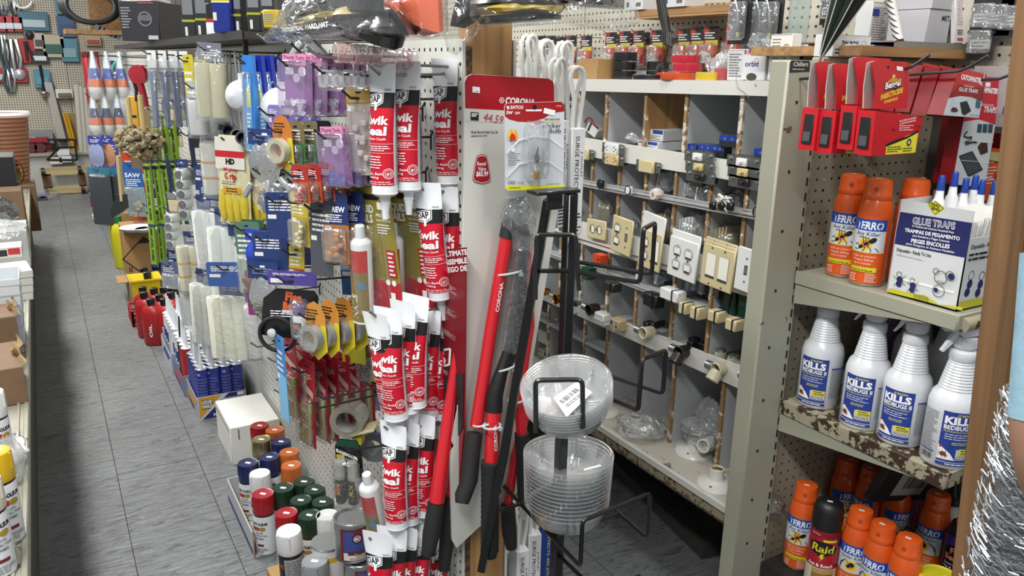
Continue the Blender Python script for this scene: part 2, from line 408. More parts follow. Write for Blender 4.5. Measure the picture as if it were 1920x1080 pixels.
 # caulk tubes on hooks
CK_R=.0205
def ck_pos(u,v,o):
 t=max(0,min(1,(.012-v)/.12));t=t*t*(3-2*t)
 a=.030*(1-t)+CK_R*t+o;b=.0012*(1-t)+CK_R*t+o;ph=u/CK_R
 return(a*sin(ph),-b*cos(ph),v)
GLOSSW=mt('e9ecf0',.22)
INK=mt('55585e',.5)
def make_caulk(clear=False):
 t=thing('caulk_tube','red and white caulk tube','caulk tube')
 pr=Pr(ck_pos,step=.004)
 b=MB();b.sheet(GLOSSW,lambda i,j:ck_pos((i*2-1)*pi*CK_R,.012-.196*j,0),28,18)
 b.lathe(GLOSSW,[(CK_R,-.184),(CK_R+.0006,-.1855),(CK_R-.002,-.189),(.009,-.192),(.008,-.193)],24,caps=(0,1));bd=b.build('body',t)
 n=MB();n.lathe(mt('dfe4ea',.3),[(.0085,-.192),(.0075,-.2),(.0088,-.2005),(.0062,-.212),(.005,-.228),(.0035,-.2285)],14,caps=(0,1));n.build('nozzle',bd)
 h=MB();P=[(.006*cos(2*pi*k/12),.003*sin(2*pi*k/12)-.001)for k in range(12)]
 h.prism(mt('6a6c70',.7),P,-.0016,.0016);h.build('hang_hole',t)
 red=mt('c4162c',.3)
 pr.rect(BK,-.030,-.0535,.033,-.0305);pr.rect(red,-.033,-.172,.033,-.0535)
 pr.rect(mt('4fa9b5',.4),-.033,-.11,-.021,-.045)
 pr.pol(WH,[(-.019,-.036),(.008,-.029),(.009,-.046),(.0,-.052),(-.018,-.052)]);pr.pol(BK,[(-.0178,-.037),(.007,-.0305),(.0078,-.045),(-.0005,-.0505),(-.0168,-.0505)])
 pr.pol(WH,[(-.0168,-.038),(.006,-.032),(.0066,-.0443),(-.001,-.0492),(-.0158,-.0492)]);pr.text(BK,'DAP',-.0155,-.0475,.0098,w=.0205,bold=.03,rot=.18);pr.rect(WH,-.0035,-.0575,.0005,-.0475)
 pr.text(BK,'CLEAR' if clear else 'WHITE',.008,-.0278,.0026,bold=.01)
 pr.text(WH,'Kwik',-.022,-.078,.0125,w=.044,bold=.035);pr.text(WH,'Seal',-.022,-.094,.0125,w=.042,bold=.035)
 pr.text(WH,'Adhesive Caulk',-.018,-.1015,.0034,w=.038,bold=.01)
 pr.rect(WH,-.012,-.1075,.032,-.1071);pr.lines(WH,-.006,-.119,.026,-.1095,3,3,fill=.4);pr.rect(WH,-.02,-.1215,.032,-.1211)
 pr.lines(WH,-.018,-.146,.02,-.125,5,5,fill=.35);pr.text(WH,'Kitchen, Bath',-.022,-.155,.0036,w=.036,bold=.01);pr.text(WH,'& Plumbing',-.022,-.1605,.0036,w=.03,bold=.01)
 pr.ring(WH,.0225,-.153,.0082,.0009);pr.ring(WH,.0225,-.153,.0056,.0007);pr.text(WH,'#1',.0225,-.1553,.0046,al='c',bold=.02);pr.lines(WH,-.02,-.1705,.03,-.1645,2,7,fill=.3)
 for k in range(3):pr.lines(INK if k!=1 else mt('a33644'),.0345+.0088*k,-.172,.042+.0088*k,-.034,44,11+k,fill=.5,ragged=.15)
 pr.build('label',t);return t
_ck=Stock(make_caulk);_ckc=Stock(lambda:make_caulk(True))
HOOKM=mt('8b8a86',.35,.8);HOOKD=mt('3a3a3b',.35,.5)
def peg_hook(tip,X=GX,m=None,L=None,tilt=.06,lab='',grp='wire peg hooks on the white partition',r=.0026):
 """a wire hook from the board out to tip, its end bent up"""
 L=L or(X-tip.x);t=tip;b=MB();y=t.y;z=t.z-.02
 b.tube(m or HOOKM,[(X+.004,y,z+.02-L*tilt),(X-.006,y,z-L*tilt+.003),(X-L*.5,y,z-L*tilt*.6),(X-L+.02,y,z),(X-L+.002,y,z+.016)],r,6)
 b.tube(m or HOOKM,[(X-.004,y,z-L*tilt+.008),(X-.004,y,z-L*tilt-.022)],r*.9,5)
 return tag(b.build('peg_hook'),lab,'hook',grp)
CK=[(716,134,1.33,0,.0,.0,'in the top row, nearest the walking aisle'),(762,130,1.335,0,.03,.0,'second in the top row, price sticker on its black band'),(833,124,1.335,0,-.05,-.05,'hanging alone close to the board in the top row'),(800,356,1.325,0,.1,-.13,'tilted in front of its row below the top row'),(834,362,1.33,0,.0,-.11,'between two others in the second row down'),(853,366,1.335,0,.0,-.08,'last in the second row down, nearest the board edge'),(727,590,1.32,1,.12,-.06,'marked clear, front of the middle row'),(704,600,1.335,1,.0,-.17,'half hidden behind the clear one in the middle row'),(755,578,1.33,1,.0,-.04,'marked clear, second in the middle row'),(779,566,1.325,0,.05,.02,'marked white, under the nozzle of a tilted tube'),(803,590,1.35,1,.0,.0,'near the board in the middle row, half covered'),(820,598,1.35,1,0,0,'last in the middle row, against the dark red leaflet'),(737,806,1.32,0,.1,-.02,'front of the fourth row, with crumpled top'),(764,800,1.335,0,.0,.0,'second in the fourth row, seen by its small print'),(792,786,1.33,0,.05,-.02,'third in the fourth row, beside the dark red leaflet'),(708,1010,1.32,0,.3,-.05,'front of the bottom row with a creased top'),(735,1000,1.325,0,.35,-.02,'second in the bottom row near the floor'),(757,996,1.33,0,.2,0,'third in the bottom row near the floor'),(786,992,1.33,0,.1,.02,'fourth in the bottom row near the floor'),(822,1000,1.34,0,.0,0,'last in the bottom row, behind black grips')]
for px,py,Y,cl,rz,ry,l in CK:
 p=onY(px,py,Y);o=(_ckc if cl else _ck).put(p,(0,0,0),'red and white caulk tube '+l,'caulk tubes hanging at the board end',sc=1.13)
 o.rotation_euler=(Matrix.Rotation(ry,3,'Y')@Matrix.Rotation(FX+rz+.38,3,'Z')).to_euler()
for px,py,Y,l in[(690,117,1.332,'grey wire hook holding the top row of caulk tubes'),(782,343,1.33,'grey wire hook holding the second row of caulk tubes'),(690,580,1.33,'grey wire hook holding the middle row of caulk tubes'),(718,797,1.33,'grey wire hook holding the fourth row of caulk tubes'),(690,1006,1.33,'grey wire hook holding the bottom row of caulk tubes')]:
 peg_hook(onY(px,py,Y),lab=l,tilt=.0)
 # glue tubes on gold cards
GOLD=mt('8f8233',.4)
def make_glue(card=True):
 t=thing('carded_glue_tube','glue tube on a gold card','glue')
 if card:b=MB();b.prism(GOLD,[(-.052,.02),(.048,.02),(.052,.016),(.052,-.235),(-.052,-.235),(-.055,.01)],-.0006,.0006);b.build('card',t)
 pr=Pr(base=.0009);pr.rect(mt('b51f2d',.35),-.052,-.235,.052,-.165);pr.pol(BK,[(-.02,.006),(.02,.006),(.022,0),(.016,-.005),(-.016,-.005),(-.022,0)])
 pr.text(WH,'LIQUID',-.048,-.03,.015,w=.05,bold=.03);pr.text(WH,'NAILS',-.048,-.049,.015,w=.046,bold=.03)
 pr.text(WH,'PROJECTS',.008,-.036,.006,w=.038,bold=.03);pr.text(WH,'MULTI-PURPOSE',.008,-.045,.004,w=.038,bold=.02);pr.lines(WH,.008,-.07,.044,-.049,4,3)
 pr.rect(WH,.014,-.022,.032,-.008);pr.rect(mt('2f6f9a'),.034,-.003,.045,.012);pr.rect(mt('b51f2d'),.024,-.155,.046,-.1)
 pr.lines(WH,.027,-.153,.044,-.102,6,8);pr.disc(WH,.02,-.178+.012,.006);pr.disc(WH,.036,-.178+.012,.006);pr.rect(WH,.024,-.2,.036,-.186)
 if card:pr.build('print',t)
 T=Matrix.Translation((-.016,-.026,-.072))@Matrix.Rotation(R(7),4,'Y')
 b=MB(T);b.lathe(mt('dde3e8',.3),[(.0105,.0),(.0095,.022),(.008,.0235)],16);b.build('cap',t)
 b=MB(T);b.lathe([mt('e8ebed',.25)]*4,[(.008,.001),(.02,-.008),(.0215,-.012),(.0215,-.14),(.0215,-.175)],22);tb_=b.build('tube',t)
 p=Pr(wrap(.0217),step=.004,T=T);p.rect(mt('c42a28',.3),-.04,-.066,.03,-.022);p.rect(mt('857440',.35),-.04,-.17,.03,-.066)
 p.text(WH,'NAILS',.006,-.1-.062,.012,w=.05,bold=.03,rot=pi/2);p.rect(mt('4b88b3'),.01,-.1,.022,-.086);p.lines(BK,-.03,-.062,-.005,-.026,6,4);p.build('tube_label',tb_)
 fl=film('ffffff',.03,.5,.1,.3,40);b=MB();b.sheet(fl,lambda i,j:(-.045+.06*i,-.055*sin(pi*i)**.5 if 0<i<1 else 0,-.05-.17*j),8,3);b.build('blister',t)
 return t
_gl=Stock(make_glue);_gl2=Stock(lambda:make_glue(False))
for px,py,D,rz,l in[(696,370,1.41,.4,'glue tube on a gold card nearest the walking aisle'),(757,368,1.40,.4,'glue tube on a gold card, second one, behind the first'),(704,842,1.37,.2,'glue tube with white cap hanging low beside the marker pens')]:
 (_gl2 if px==704 else _gl).put(onY(px,py,D),tuple((Matrix.Rotation(-.2 if px==704 else-.1,3,'Y')@Matrix.Rotation(FX+rz,3,'Z')).to_euler()),l,'glue tubes on gold cards')
 # the long card with the pruning tools on the end of the partition
YC=1.262;E=Pl('Y',YC)
t=thing('display_card','tall white display card with a red header at the partition end','card')
CARDW=mt('cfcfc8',.55,noise=.06,ns=6)
out=[(871,154),(876,143),(885,139),(1028,147),(1037,152),(1039,160),(1046,398),(1001,662),(984,760),(981,912),(937,952),(856,1028),(847,1012),(843,850),(852,838),(846,826),(858,770),(868,600)]
E.slab(CARDW,out,.004).build('card',t)
p=E.pr();q=mt('a8111f',.3);E.quad(p,q,[(872,203),(871.3,154),(876.3,143.5),(885,139.6),(1028,147.5),(1036.7,152.5),(1038.6,160),(1039.6,212)])
E.quad(p,mt('b9b8b2'),[(872.5,227),(872.5,226),(1040,236),(1040,237)])
E.text(p,WH,'CORONA',(947,195),(1003,199),13,bold=.04);E.ring(p,WH,(940.5,188),5.5,1.3);E.disc(p,WH,(940.5,188),2.4);E.text(p,mt('a8111f'),'V',(938.5,190),(942.5,190),4)
p2=mt('1b1b1b',.4);E.text(p,p2,'Shrub, Branch & Stem 3 pc. Set',(883,250),(933,250),5.5,bold=.01);E.lines(p,mt('77777a'),883,252.5,927,256,1,2)
E.quad(p,p2,[(882,225),(882,210),(897,211),(897,226)]);E.lines(p,WH,883.5,212,896,219,2,4,fill=.7);E.text(p,mt('b3454a',.6),'44.59',(905,226),(942,232),15,shear=.15)
E.quad(p,WH,[(885,162),(885,173),(899,174.5),(899,163.5)]);E.lines(p,p2,890,170,898,172.5,1,9)
bad=[(893,292),(903,288.5),(912,292),(916,310),(919.5,335),(917,341),(903,345),(889,341),(885.5,335),(889,310)]
def around(P,k):cx,cy=sum(a for a,b in P)/len(P),sum(b for a,b in P)/len(P);return[(cx+(a-cx)*k,cy+(b-cy)*k)for a,b in P]
E.quad(p,mt('a01522',.35),bad);E.quad(p,WH,around(bad,.94));E.quad(p,mt('a01522',.35),around(bad,.9))
E.text(p,WH,'Retail',(894,310),(910,310),7,bold=.01);E.text(p,WH,'Value',(895,319.5),(910.5,319.5),7,bold=.01);E.text(p,WH,'$65.99',(891.5,330),(914,330),9,bold=.03)
p.build('print',t)
G2=Pl('X',.632);t2=thing('product_leaflet','dark red tool leaflet with white writing along the partition edge','leaflet')
G2.slab(mt('7b1420',.4),[(812,469),(873,464),(870,800),(853,1000),(792,985),(803,800),(812,700)],.003).build('card',t2)
p=G2.pr();G2.quad(p,p2,[(813.5,471),(826,470),(826,505),(814.5,507)]);G2.quad(p,WH,[(826.5,470.5),(828,470.4),(828,505),(826.5,505)])
for s_,y in(('ULTIMATE',482),('ENSEMBLE',497.5),('JUEGO DE',512)):G2.text(p,WH,s_,(831,y),(877,y-5),9,bold=.03)
for k,(y0,y1,n)in enumerate([(516,556,7),(562,600,8),(604,642,7)]):G2.lines(p,mt('d9bcbf'),816,y0,858,y1,n,20+k,fill=.35)
G2.quad(p,WH,[(820,658),(822,655),(845,652),(847,656),(845,684),(842,686),(820,690),(818,686)]);G2.quad(p,mt('7b1420',.4),[(823,660),(843,656),(841.5,682),(821.5,686)]);G2.text(p,WH,'5',(826,683),(838,681),20,bold=.05)
G2.quad(p,mt('1f1d1d'),[(819,691),(844,687),(844,696),(819,700)]);G2.lines(p,WH,820,688.5,843,699,3,4)
G2.quad(p,mt('24282a',.5,noise=.5,ns=30),[(811,706),(871,700),(869,800),(853,830),(800,832)]);G2.quad(p,mt('7d1a40',.4),[(804,786),(850,760),(850,772),(803,800)]);G2.text(p,WH,'bond',(823,788),(840,777),6)
G2.quad(p,mt('6a1018',.5),[(800,832),(858,815),(853,990),(793,980)]);p.build('print',t2)
# light bulb pack in front of the card
YB=1.205;Bp=Pl('Y',YB)
t=thing('light_bulb_pack','candle shaped flicker bulb in a blister pack with red header','light bulb')
Bp.slab(mt('cdd2d8',.35),[(946,200),(950,193),(1052,190),(1058,196),(1057,350),(1052,355),(950,357),(947,352)],.0015).build('card',t)
p=Bp.pr();rdk=mt('a3161f',.3)
Bp.quad(p,rdk,[(946.4,199),(950,193.6),(1052,190.6),(1057.7,196),(1057.7,209),(1035,212),(1020,222),(1005,226),(990,229),(970,228),(955,224),(946.6,218)])
Bp.text(p,WH,'SATCO',(957,204),(981,204),6,bold=.03);Bp.quad(p,WH,[(949,200),(955,198),(953,203),(957,202),(952,206)]);Bp.text(p,WH,'3W',(949,214),(961,214),6,bold=.03);Bp.text(p,WH,'120V',(965,214),(975,214),4.5,bold=.02)
Bp.quad(p,WH,[(985,205.5),(1016,205),(1015,208.5),(986,208.5)]);Bp.disc(p,BK,(1002,201),5,10);Bp.quad(p,WH,[(1020,202),(1041,207),(1039,217),(1018,212)]);Bp.text(p,WH,'S3756',(1042,200),(1052,200),2.5)
Bp.text(p,p2,'DECORATIVE',(1020,225),(1049,225),3,bold=.02,shear=.3);Bp.text(p,mt('d6cf2a'),'INCANDESCENT',(1018,229),(1051,229),2.8,bold=.02,shear=.3)
Bp.text(p,p2,'Flicker',(1018,239),(1051,239),8.5);Bp.text(p,p2,'Bulb',(1028,249),(1051,249),8.5)
for k in range(4):Bp.quad(p,mt(['f2d43a','f0a02c','f2d43a','f0a02c'][k],.4),[(953+3.6*k,262),(951+3.6*k,254),(954+3.6*k,247),(952.5+3.6*k,240),(957+3.6*k,246),(958+3.6*k,254),(960+3.6*k,262)])
Bp.quad(p,mt('c83318',.4),[(957,264),(954,258),(957,252),(960,249),(963,252),(966,258),(963,264)]);Bp.quad(p,mt('aab0b7'),[(959,264),(962,264),(962,271),(959,271)]);Bp.quad(p,WH,[(958,272),(963,272),(964,284),(957,284)])
Bp.lines(p,mt('4a4d52'),952,287,974,310,6,31,fill=.3);Bp.text(p,p2,'1000',(951,345),(965,345),6.5);Bp.text(p,mt('666a70'),'HOURS',(968,344),(981,344),4);Bp.text(p,p2,'Candelabra Base',(1022,346),(1048,345),2.6,shear=.2)
Bp.quad(p,mt('e6e01b',.4),[(947.2,348.5),(1057,346.5),(1057,350),(1052,354.5),(950,356.4),(947.2,352)]);Bp.text(p,p2,'INCANDESCENT',(953,353.5),(975,353),3,bold=.02,shear=.3)
for k,y in enumerate((300,255)):Bp.quad(p,mt('e6e9ec',.4),[(948,y+30),(970,y+5),(1000,y-2),(1030,y+2),(1056,y+22),(1056,y+24),(1030,y+5),(1000,y+1),(972,y+9),(948,y+34)])
p.build('print',t)
a=Bp.at(999,300);fl=film('ffffff',.04,1.0,.06,.15,30)
b=MB(Matrix.Translation((a[0],YB-.014,a[1])));b.lathe(film('ffffff',.02,1.0,.03,0),[(.004,-.018),(.009,-.012),(.0135,.0),(.013,.014),(.009,.03),(.004,.043),(.0015,.052),(0.0003,.054)],20,caps=(0,0));b.build('glass_bulb',t)
b=MB(Matrix.Translation((a[0],YB-.014,a[1])));b.lathe(mt('c9a348',.3,.9),[(.0035,-.033),(.005,-.031),(.0056,-.029),(.005,-.027),(.0056,-.025),(.005,-.023),(.0056,-.021),(.0045,-.018)],16);b.build('brass_base',t)
b=MB(Matrix.Translation((a[0],YB-.014,a[1])));b.prism(mt('2d3033',.5),[(-.0015,-.004),(-.005,.002),(-.0055,.008),(-.002,.014),(.0,.02),(.002,.025),(.0025,.02),(.0015,.014),(.005,.007),(.0045,.002),(.0015,-.004)],-.001,.001);b.cyl(mt('b9bcc0',.4,.7),(0,0,-.017),(0,0,-.004),.0007,6);b.build('flame_filament',t)
q0=Bp.at(980,340);q1=Bp.at(1020,225);w_,h_=(q1[0]-q0[0])/2,(q1[1]-q0[1])/2;cx,cz=(q0[0]+q1[0])/2,(q0[1]+q1[1])/2
b=MB(Matrix.Translation((cx,YB,cz)));pf=[(1.0,0),(.95,.016),(.88,.026),(.8,.028)]
rr=[[(w_*k*s_*min(1,abs(cos(an))*1.25+.0),-d,h_*k*max(-1,min(1,sin(an)*1.25)))for an,s_ in[(2*pi*i/24,1 if cos(2*pi*i/24)>0 else-1)for i in range(24)]]for k,d in pf]
b.add([v for r_ in rr for v in r_],[(j*24+i,j*24+(i+1)%24,(j+1)*24+(i+1)%24,(j+1)*24+i)for j in range(3)for i in range(24)]+[tuple(72+i for i in range(24))],fl);b.build('blister',t)
# pruning tools tied to the card
REDT=mt('c8202a',.28,coat=.3);GRIP=mt('1c1c1d',.75,bump=.25,ns=300);STEEL=mt('9b9da0',.3,.9)
def P3(pts,Y):return[onY(a,b,Y if not isinstance(Y,list)else Y[i])for i,(a,b)in enumerate(pts)]
def rod(b,m,pts,r,Y,seg=12):b.tube(m,P3(pts,Y),r,seg);return b
t=thing('bypass_lopper','long bypass lopper with red handles and black grips','garden tool')
rod(MB(),REDT,[(950,443),(920,620),(893,800)],.0125,1.235).build('handle',t)
rod(MB(),GRIP,[(890,812),(884,850),(880,900),(868,930),(866,944)],[.0155,.0165,.0165,.0165,.013],[1.23,1.225,1.22,1.215,1.21]).build('grip',t)
rod(MB(),REDT,[(984,450),(992,610),(972,740),(978,812)],.011,[1.24,1.24,1.235,1.23]).build('handle',t)
rod(MB(),GRIP,[(978,812),(982,860),(984,925),(982,940)],[.0145,.0155,.0155,.012],1.228).build('grip',t)
rod(rod(MB(),mt('26282a',.5),[(956,415),(949,446)],.014,1.235),mt('26282a',.5),[(978,425),(985,452)],.012,1.24).build('collar',t)
b=MB();c=onY(968,404,1.232);b.cyl(STEEL,c+V((0,.014,0)),c-V((0,.016,0)),.016,20);b.cyl(STEEL,c-V((0,.016,0)),c-V((0,.02,0)),.008,6);b.build('pivot_bolt',t)
c1=Pl('Y',1.236);c1.slab(mt('84878a',.35,.8),[(950,425),(952,398),(960,388),(964,372),(976,371),(980,385),(984,402),(980,428),(966,416)],.012).build('blade',t)
b=MB();
def bagf(i,j):
 a=2*pi*i;r_=.012+.022*sin(pi*min(1,j*1.3)*.8)+.003*sin(9*a+7*j);c_=onY(968+10*j,366+100*j,1.232);return(c_.x+r_*cos(a),c_.y+r_*sin(a)*.7,c_.z)
b.sheet(film('dfe3e6',.12,1.0,.1,.9,45),bagf,24,9);b.build('clear_bag',t)
t=thing('hedge_shear','black bladed shear with a ribbed black grip, bagged blades','garden tool')
rod(MB(),mt('1d1e20',.35),[(984,445),(975,540),(962,640),(948,690)],[.008,.013,.014,.012],[1.23,1.225,1.225,1.22]).build('blade',t)
rod(MB(),mt('1a1a1b',.5),[(952,660),(938,705),(928,738),(926,772)],[.01,.013,.016,.0165],1.215).build('joint',t)
rod(MB(),REDT,[(926,772),(921,868)],.0145,[1.212,1.205]).build('handle',t)
pts=[];rr=[]
for k in range(0,37):f=k/36;pts.append((919.5-1.5*f,866+176*f));rr.append((.0185 if k%2 or k<4 or k>33 else .0172)*(1 if k<35 else .8))
rod(MB(),GRIP,pts,rr,1.2,16).build('grip',t)
b=MB();b.sheet(film('c9ced2',.08,1.0,.08,.9,60),lambda i,j:(lambda c_,a:(c_.x+(.018+.004*j)*cos(a),c_.y+.016*sin(a),c_.z))(onY(984-26*j,440+220*j,1.225),2*pi*i),20,10);b.build('clear_sleeve',t)
p=Pl('Y',1.19);q=p.pr();p.text(q,WH,'CORONA',(933,845),(931,796),-6,bold=.03);q.build('lettering',t)
p=Pl('Y',1.222);q=p.pr();p.text(q,WH,'CORONA',(935,585),(944,530),-7,bold=.03);q.build('lettering',bpy.data.objects['bypass_lopper'])
t=thing('hand_shear','short red and black handled shear below the card edge','garden tool')
rod(MB(),REDT,[(990,760),(965,860),(952,950)],.009,1.252).build('handle',t)
rod(MB(),GRIP,[(952,948),(955,1000),(959,1026)],[.015,.0155,.012],1.243).build('grip',t)
t=thing('pruning_lopper','red handled lopper with black grips behind the caulk tubes','garden tool')
b=MB();b.tube(REDT,[onY(858,660,1.285),onY(838,800,1.275),onY(819,940,1.265)],[.009,.013,.0155],14);b.build('handle',t)
b=MB();b.tube(GRIP,[onY(818,942,1.265),onY(809,1000,1.26),onY(802,1040,1.255)],[.0165,.018,.013],14);b.build('grip',t)
b=MB();b.tube(REDT,[onY(862,760,1.285),onY(845,955,1.285)],.011,14);b.build('handle',t)
b=MB();b.tube(GRIP,[onY(843,930,1.285),onY(838,1010,1.28),onY(832,1068,1.275)],[.014,.0155,.012],14);b.build('grip',t)
TIE=mt('b8c4c8',.35)
for i,(cx,cy,rx,ry,Y,l)in enumerate([(955,511,30,5,1.232,'grey cable tie round both lopper handles'),(967,369,18,5,1.24,'blue grey cable tie at the bagged lopper head'),(906,793,22,6,1.225,'pale cable tie round the lopper handle above its grip'),(922,798,18,3,1.2,'white cable tie round the thick red shear handle'),(948,690,20,9,1.215,'clear cable tie round the black shear joint'),(968,750,18,5,1.23,'white cable tie round the thin red handle')]):
 c=onY(cx,cy,Y);k=1.3/1481;t=thing('cable_tie',l,'cable tie',c,0,'cable ties on the pruning tools')
 b=MB();b.tube(TIE,[(rx*k*cos(a),.019*sin(a),-ry*k*sin(a)*.8+ry*k*.5*cos(a))for a in[2*pi*j/24 for j in range(24)]],.0022,6,closed=True);b.build('strap',t)
 b=MB();b.box(TIE,(rx*k*.55,-.018,-.001),(.007,.006,.006));b.build('lock',t)
 # surge protectors with coiled white cords
CORDW=mt('dcdcd8',.35)
def make_surge(grey=False):
 t=thing('surge_protector','surge protector','surge protector')
 b=MB();b.box(mt('8f9194',.4)if grey else mt('d5d6d8',.4),(0,0,-.19),(.03 if not grey else .05,.045,.21),bev=.002);b.build('sleeve',t)
 for s_ in(-1,1):
  b=MB();P=[(.012*s_+.016*sin(a)*.6,.0+.01*s_,-.06+.055*k)for k,a in enumerate((0,.4))]
  P=[(.010*s_,.012*s_,-.09),(.008*s_,.012*s_,-.03),(.016*s_,.01*s_,.005)]+[(.016*s_*cos(a)+.0,.008*s_,.005+.024*sin(a))for a in(.5,1.0,1.57,2.1,2.6)]+[(-.016*s_,.004*s_,-.02),(-.010*s_,0,-.09)]
  b.tube(CORDW,P,.0045,8);b.build('cord',t)
 p=Pr(base=.0227)
 if grey:p.text(BK,'OPP',-.02,-.1,.009,w=.034,bold=.05);p.text(BK,'POWER',-.012,-.13,.005,w=.03);p.text(BK,'450 JOULES',-.012,-.15,.003,w=.03)
 else:p.text(BK,'SURGE PROTECTOR',-.006,-.1,.0085,w=.125,rot=-pi/2,bold=.01);p.text(BK,'6 OUTLET',.006,-.13,.005,w=.05,rot=-pi/2);p.lines(BK,-.012,-.29,.012,-.25,6,3)
 p.build('print',t);return t
_sg=Stock(make_surge);_sgg=Stock(lambda:make_surge(True))
for st,px,py,Y,rz,l in[(_sgg,1058,108,1.36,.1,'grey sleeved surge protector high on the far face of the partition'),(_sgg,1023,104,1.42,-.1,'grey sleeved surge protector beside the wood post'),(_sg,1079,155,1.3,-.12,'white sleeved surge protector hanging nearest the parts bins'),(_sg,1046,140,1.31,.3,'white sleeved surge protector half behind the bulb pack'),(_sg,992,95,1.4,.3,'white surge protector showing only its cord loop by the post'),(_sg,948,966,1.37,.1,'white sleeved surge protector lowest beside the post foot'),(_sg,975,960,1.31,-.1,'white sleeved surge protector low, second from the post'),(_sg,1000,930,1.32,-.25,'white sleeved surge protector low, beside the blue sleeve'),(_sg,985,905,1.45,.2,'white corded surge protector low at the back of its row')]:
 st.put(onY(px,py,Y),rz,l,'surge protectors with white cords')
t=thing('extension_cord','coiled white cord in a blue and yellow printed sleeve','cord',onY(1022,925,1.38),-.3)
b=MB();b.box(mt('1d3f94',.4),(0,0,-.17),(.03,.04,.2),bev=.002);b.build('sleeve',t)
for s_ in(-1,0,1):b=MB();b.tube(mt('cfcfcb',.4),[(.009*s_,.006*s_,-.08),(.01*s_,.01*s_,-.02),(.004*s_,.004,.01),(-.006*s_,-.006,-.02),(-.008*s_,0,-.08)],.004,8);b.build('cord',t)
p=Pr(base=.0202);p.text(mt('e8df3a'),'PROTECTS 450 JOULES',.004,-.08,.006,w=.16,rot=-pi/2,bold=.01);p.build('print',t)
# black wire stand with clear saucers
BLK=mt('08080a',.3,coat=.25)
PS=onD(1068,430,1.34);SX,SY=PS.x,PS.y
def zpost(px,py):return onX(px,py,SX).z
st=thing('wire_display_stand','black metal display stand with open wire baskets for plant saucers','display stand')
b=MB();zt=zpost(1071,362);b.box(BLK,(SX,SY,zt/2),(.019,.019,zt),bev=.002);b.build('post',st)
tl=onD(1028,375,1.32);b=MB();b.tube(BLK,[tl,onY(985,620,1.16),onY(945,850,1.175),onY(903,1070,1.185)],.0105,4,up=(0,1,0));b.build('strut',st)
b=MB();b.box(BLK,((SX+tl.x)/2-.012,(SY+tl.y)/2,zt+.004),(.085,.035,.006),bev=.001);b.box(BLK,(tl.x+.002,tl.y-.016,zt-.01),(.03,.003,.03));b.build('cap_plate',st)
def rodp(P,r=.0039,name='basket_arm',closed=False):
 b=MB();Q=[]
 n=len(P)
 for i,p in enumerate(P):
  if(i==0 or i==n-1)and not closed:Q.append(V(p));continue
  a,c=V(P[(i-1)%n]),V(P[(i+1)%n]);p=V(p);d1=(a-p);d2=(c-p);k=min(.009,d1.length*.45,d2.length*.45)
  for t in(0,.25,.5,.75,1):A=p+d1.normalized()*k*(1-t);B_=p+d2.normalized()*k*t;Q.append(A.lerp(B_,t)if 0<t<1 else(A if t==0 else B_))
 b.tube(BLK,Q,r,8,closed);b.build(name,st)
def arm(z0,s0,e0,e1,s1,u0,u1):
 """a loop of rod: out along s0-e0, up to u0, across to u1, down to e1 and back to s1"""
 A,B_,C_,D_=onZ(*s0,z0),onZ(*e0,z0),onZ(*e1,z0),onZ(*s1,z0);U0=onX(*u0,B_.x);U1=onX(*u1,C_.x)
 rodp([A,B_,V((B_.x,B_.y,U0.z)),V((C_.x,C_.y,U1.z)),C_,D_]);return A,D_
zA=zpost(1064,492)
arm(zA,(1083,491),(1222,514),(1200,530),(1083,510),(1241,421),(1217,432))
zB=zpost(1058,690)
arm(zB,(1075,682),(1243,738),(1197,770),(1070,716),(1257,660),(1213,678))
def hoop(pts,D):rodp([onD(x,y,d)for(x,y),d in zip(pts,D)],name='basket_hoop')
hoop([(1004,562),(1006,440),(1079,440),(1086,545)],[1.3,1.3,1.3,1.3]);hoop([(1010,508),(1066,508)],[1.3,1.33])
hoop([(1005,812),(1004,713),(1092,712),(1093,802)],[1.165,1.165,1.165,1.165]);hoop([(1004,800),(1020,770)],[1.166,1.34]);hoop([(1092,800),(1068,765)],[1.166,1.34])
zC=zpost(1044,985)
L0,L1=onZ(938,905,zC),onZ(1088,1062,zC);R1,R0=onZ(1213,1008,zC),onZ(1148,951,zC)
U0,U1=onX(1101,984,L1.x),onX(1226,930,R1.x)
rodp([L0,L1,V((L1.x,L1.y,U0.z)),V((R1.x,R1.y,U1.z)),R1,R0]);rodp([onZ(1044,1003,zC),onZ(1175,958,zC)],name='cross_rod');rodp([onZ(925,960,zC),onZ(1010,935,zC)],name='cross_rod')
zD=zpost(1044,1040);rodp([onZ(1044,1038,zD),onZ(1120,1110,zD),onZ(1200,1080,zD)],name='lower_rod')
CLR=film('ffffff',.13,1.0,.1,.1,25)
def make_saucer():
 b=MB();r=.078
 b.lathe(CLR,[(.0001,.0015),(.02,.0015),(.046,.0),(.058,.002),(.066,.012),(.0735,.036),(.0765,.0385),(.0785,.0385),(.0785,.0365)],40,caps=(0,0))
 for k in range(6):
  a=k*pi/3+.3;T=Matrix.Rotation(a,4,'Z');b.tube(CLR,[T@V((.03,0,.0018)),T@V((.062,0,.006)),T@V((.071,0,.03))],.0022,5)
 o=b.build('plant_saucer');return tag(o,'saucer','plant saucer')
_sa=Stock(make_saucer)
c=onD(1070,785,1.262);ax=Matrix.Rotation(R(12),3,'X')@Matrix.Rotation(R(-17),3,'Y')
nv=ax@V((0,0,1))
for k in range(7):
 p=V(c)+nv*(k*.0055+.006);_sa.put(p,tuple(ax.to_euler()),'clear round plastic saucer, %s from the bottom of the tilted stack'%ORD[k],'tilted stack of clear saucers',sc=.93-.004*(8-k))
lb=MB(ax.to_4x4());b=lb;pr=Pr(flat,T=Matrix.Identity(4));pr.mp=lambda u,v,o:(u,v,o)
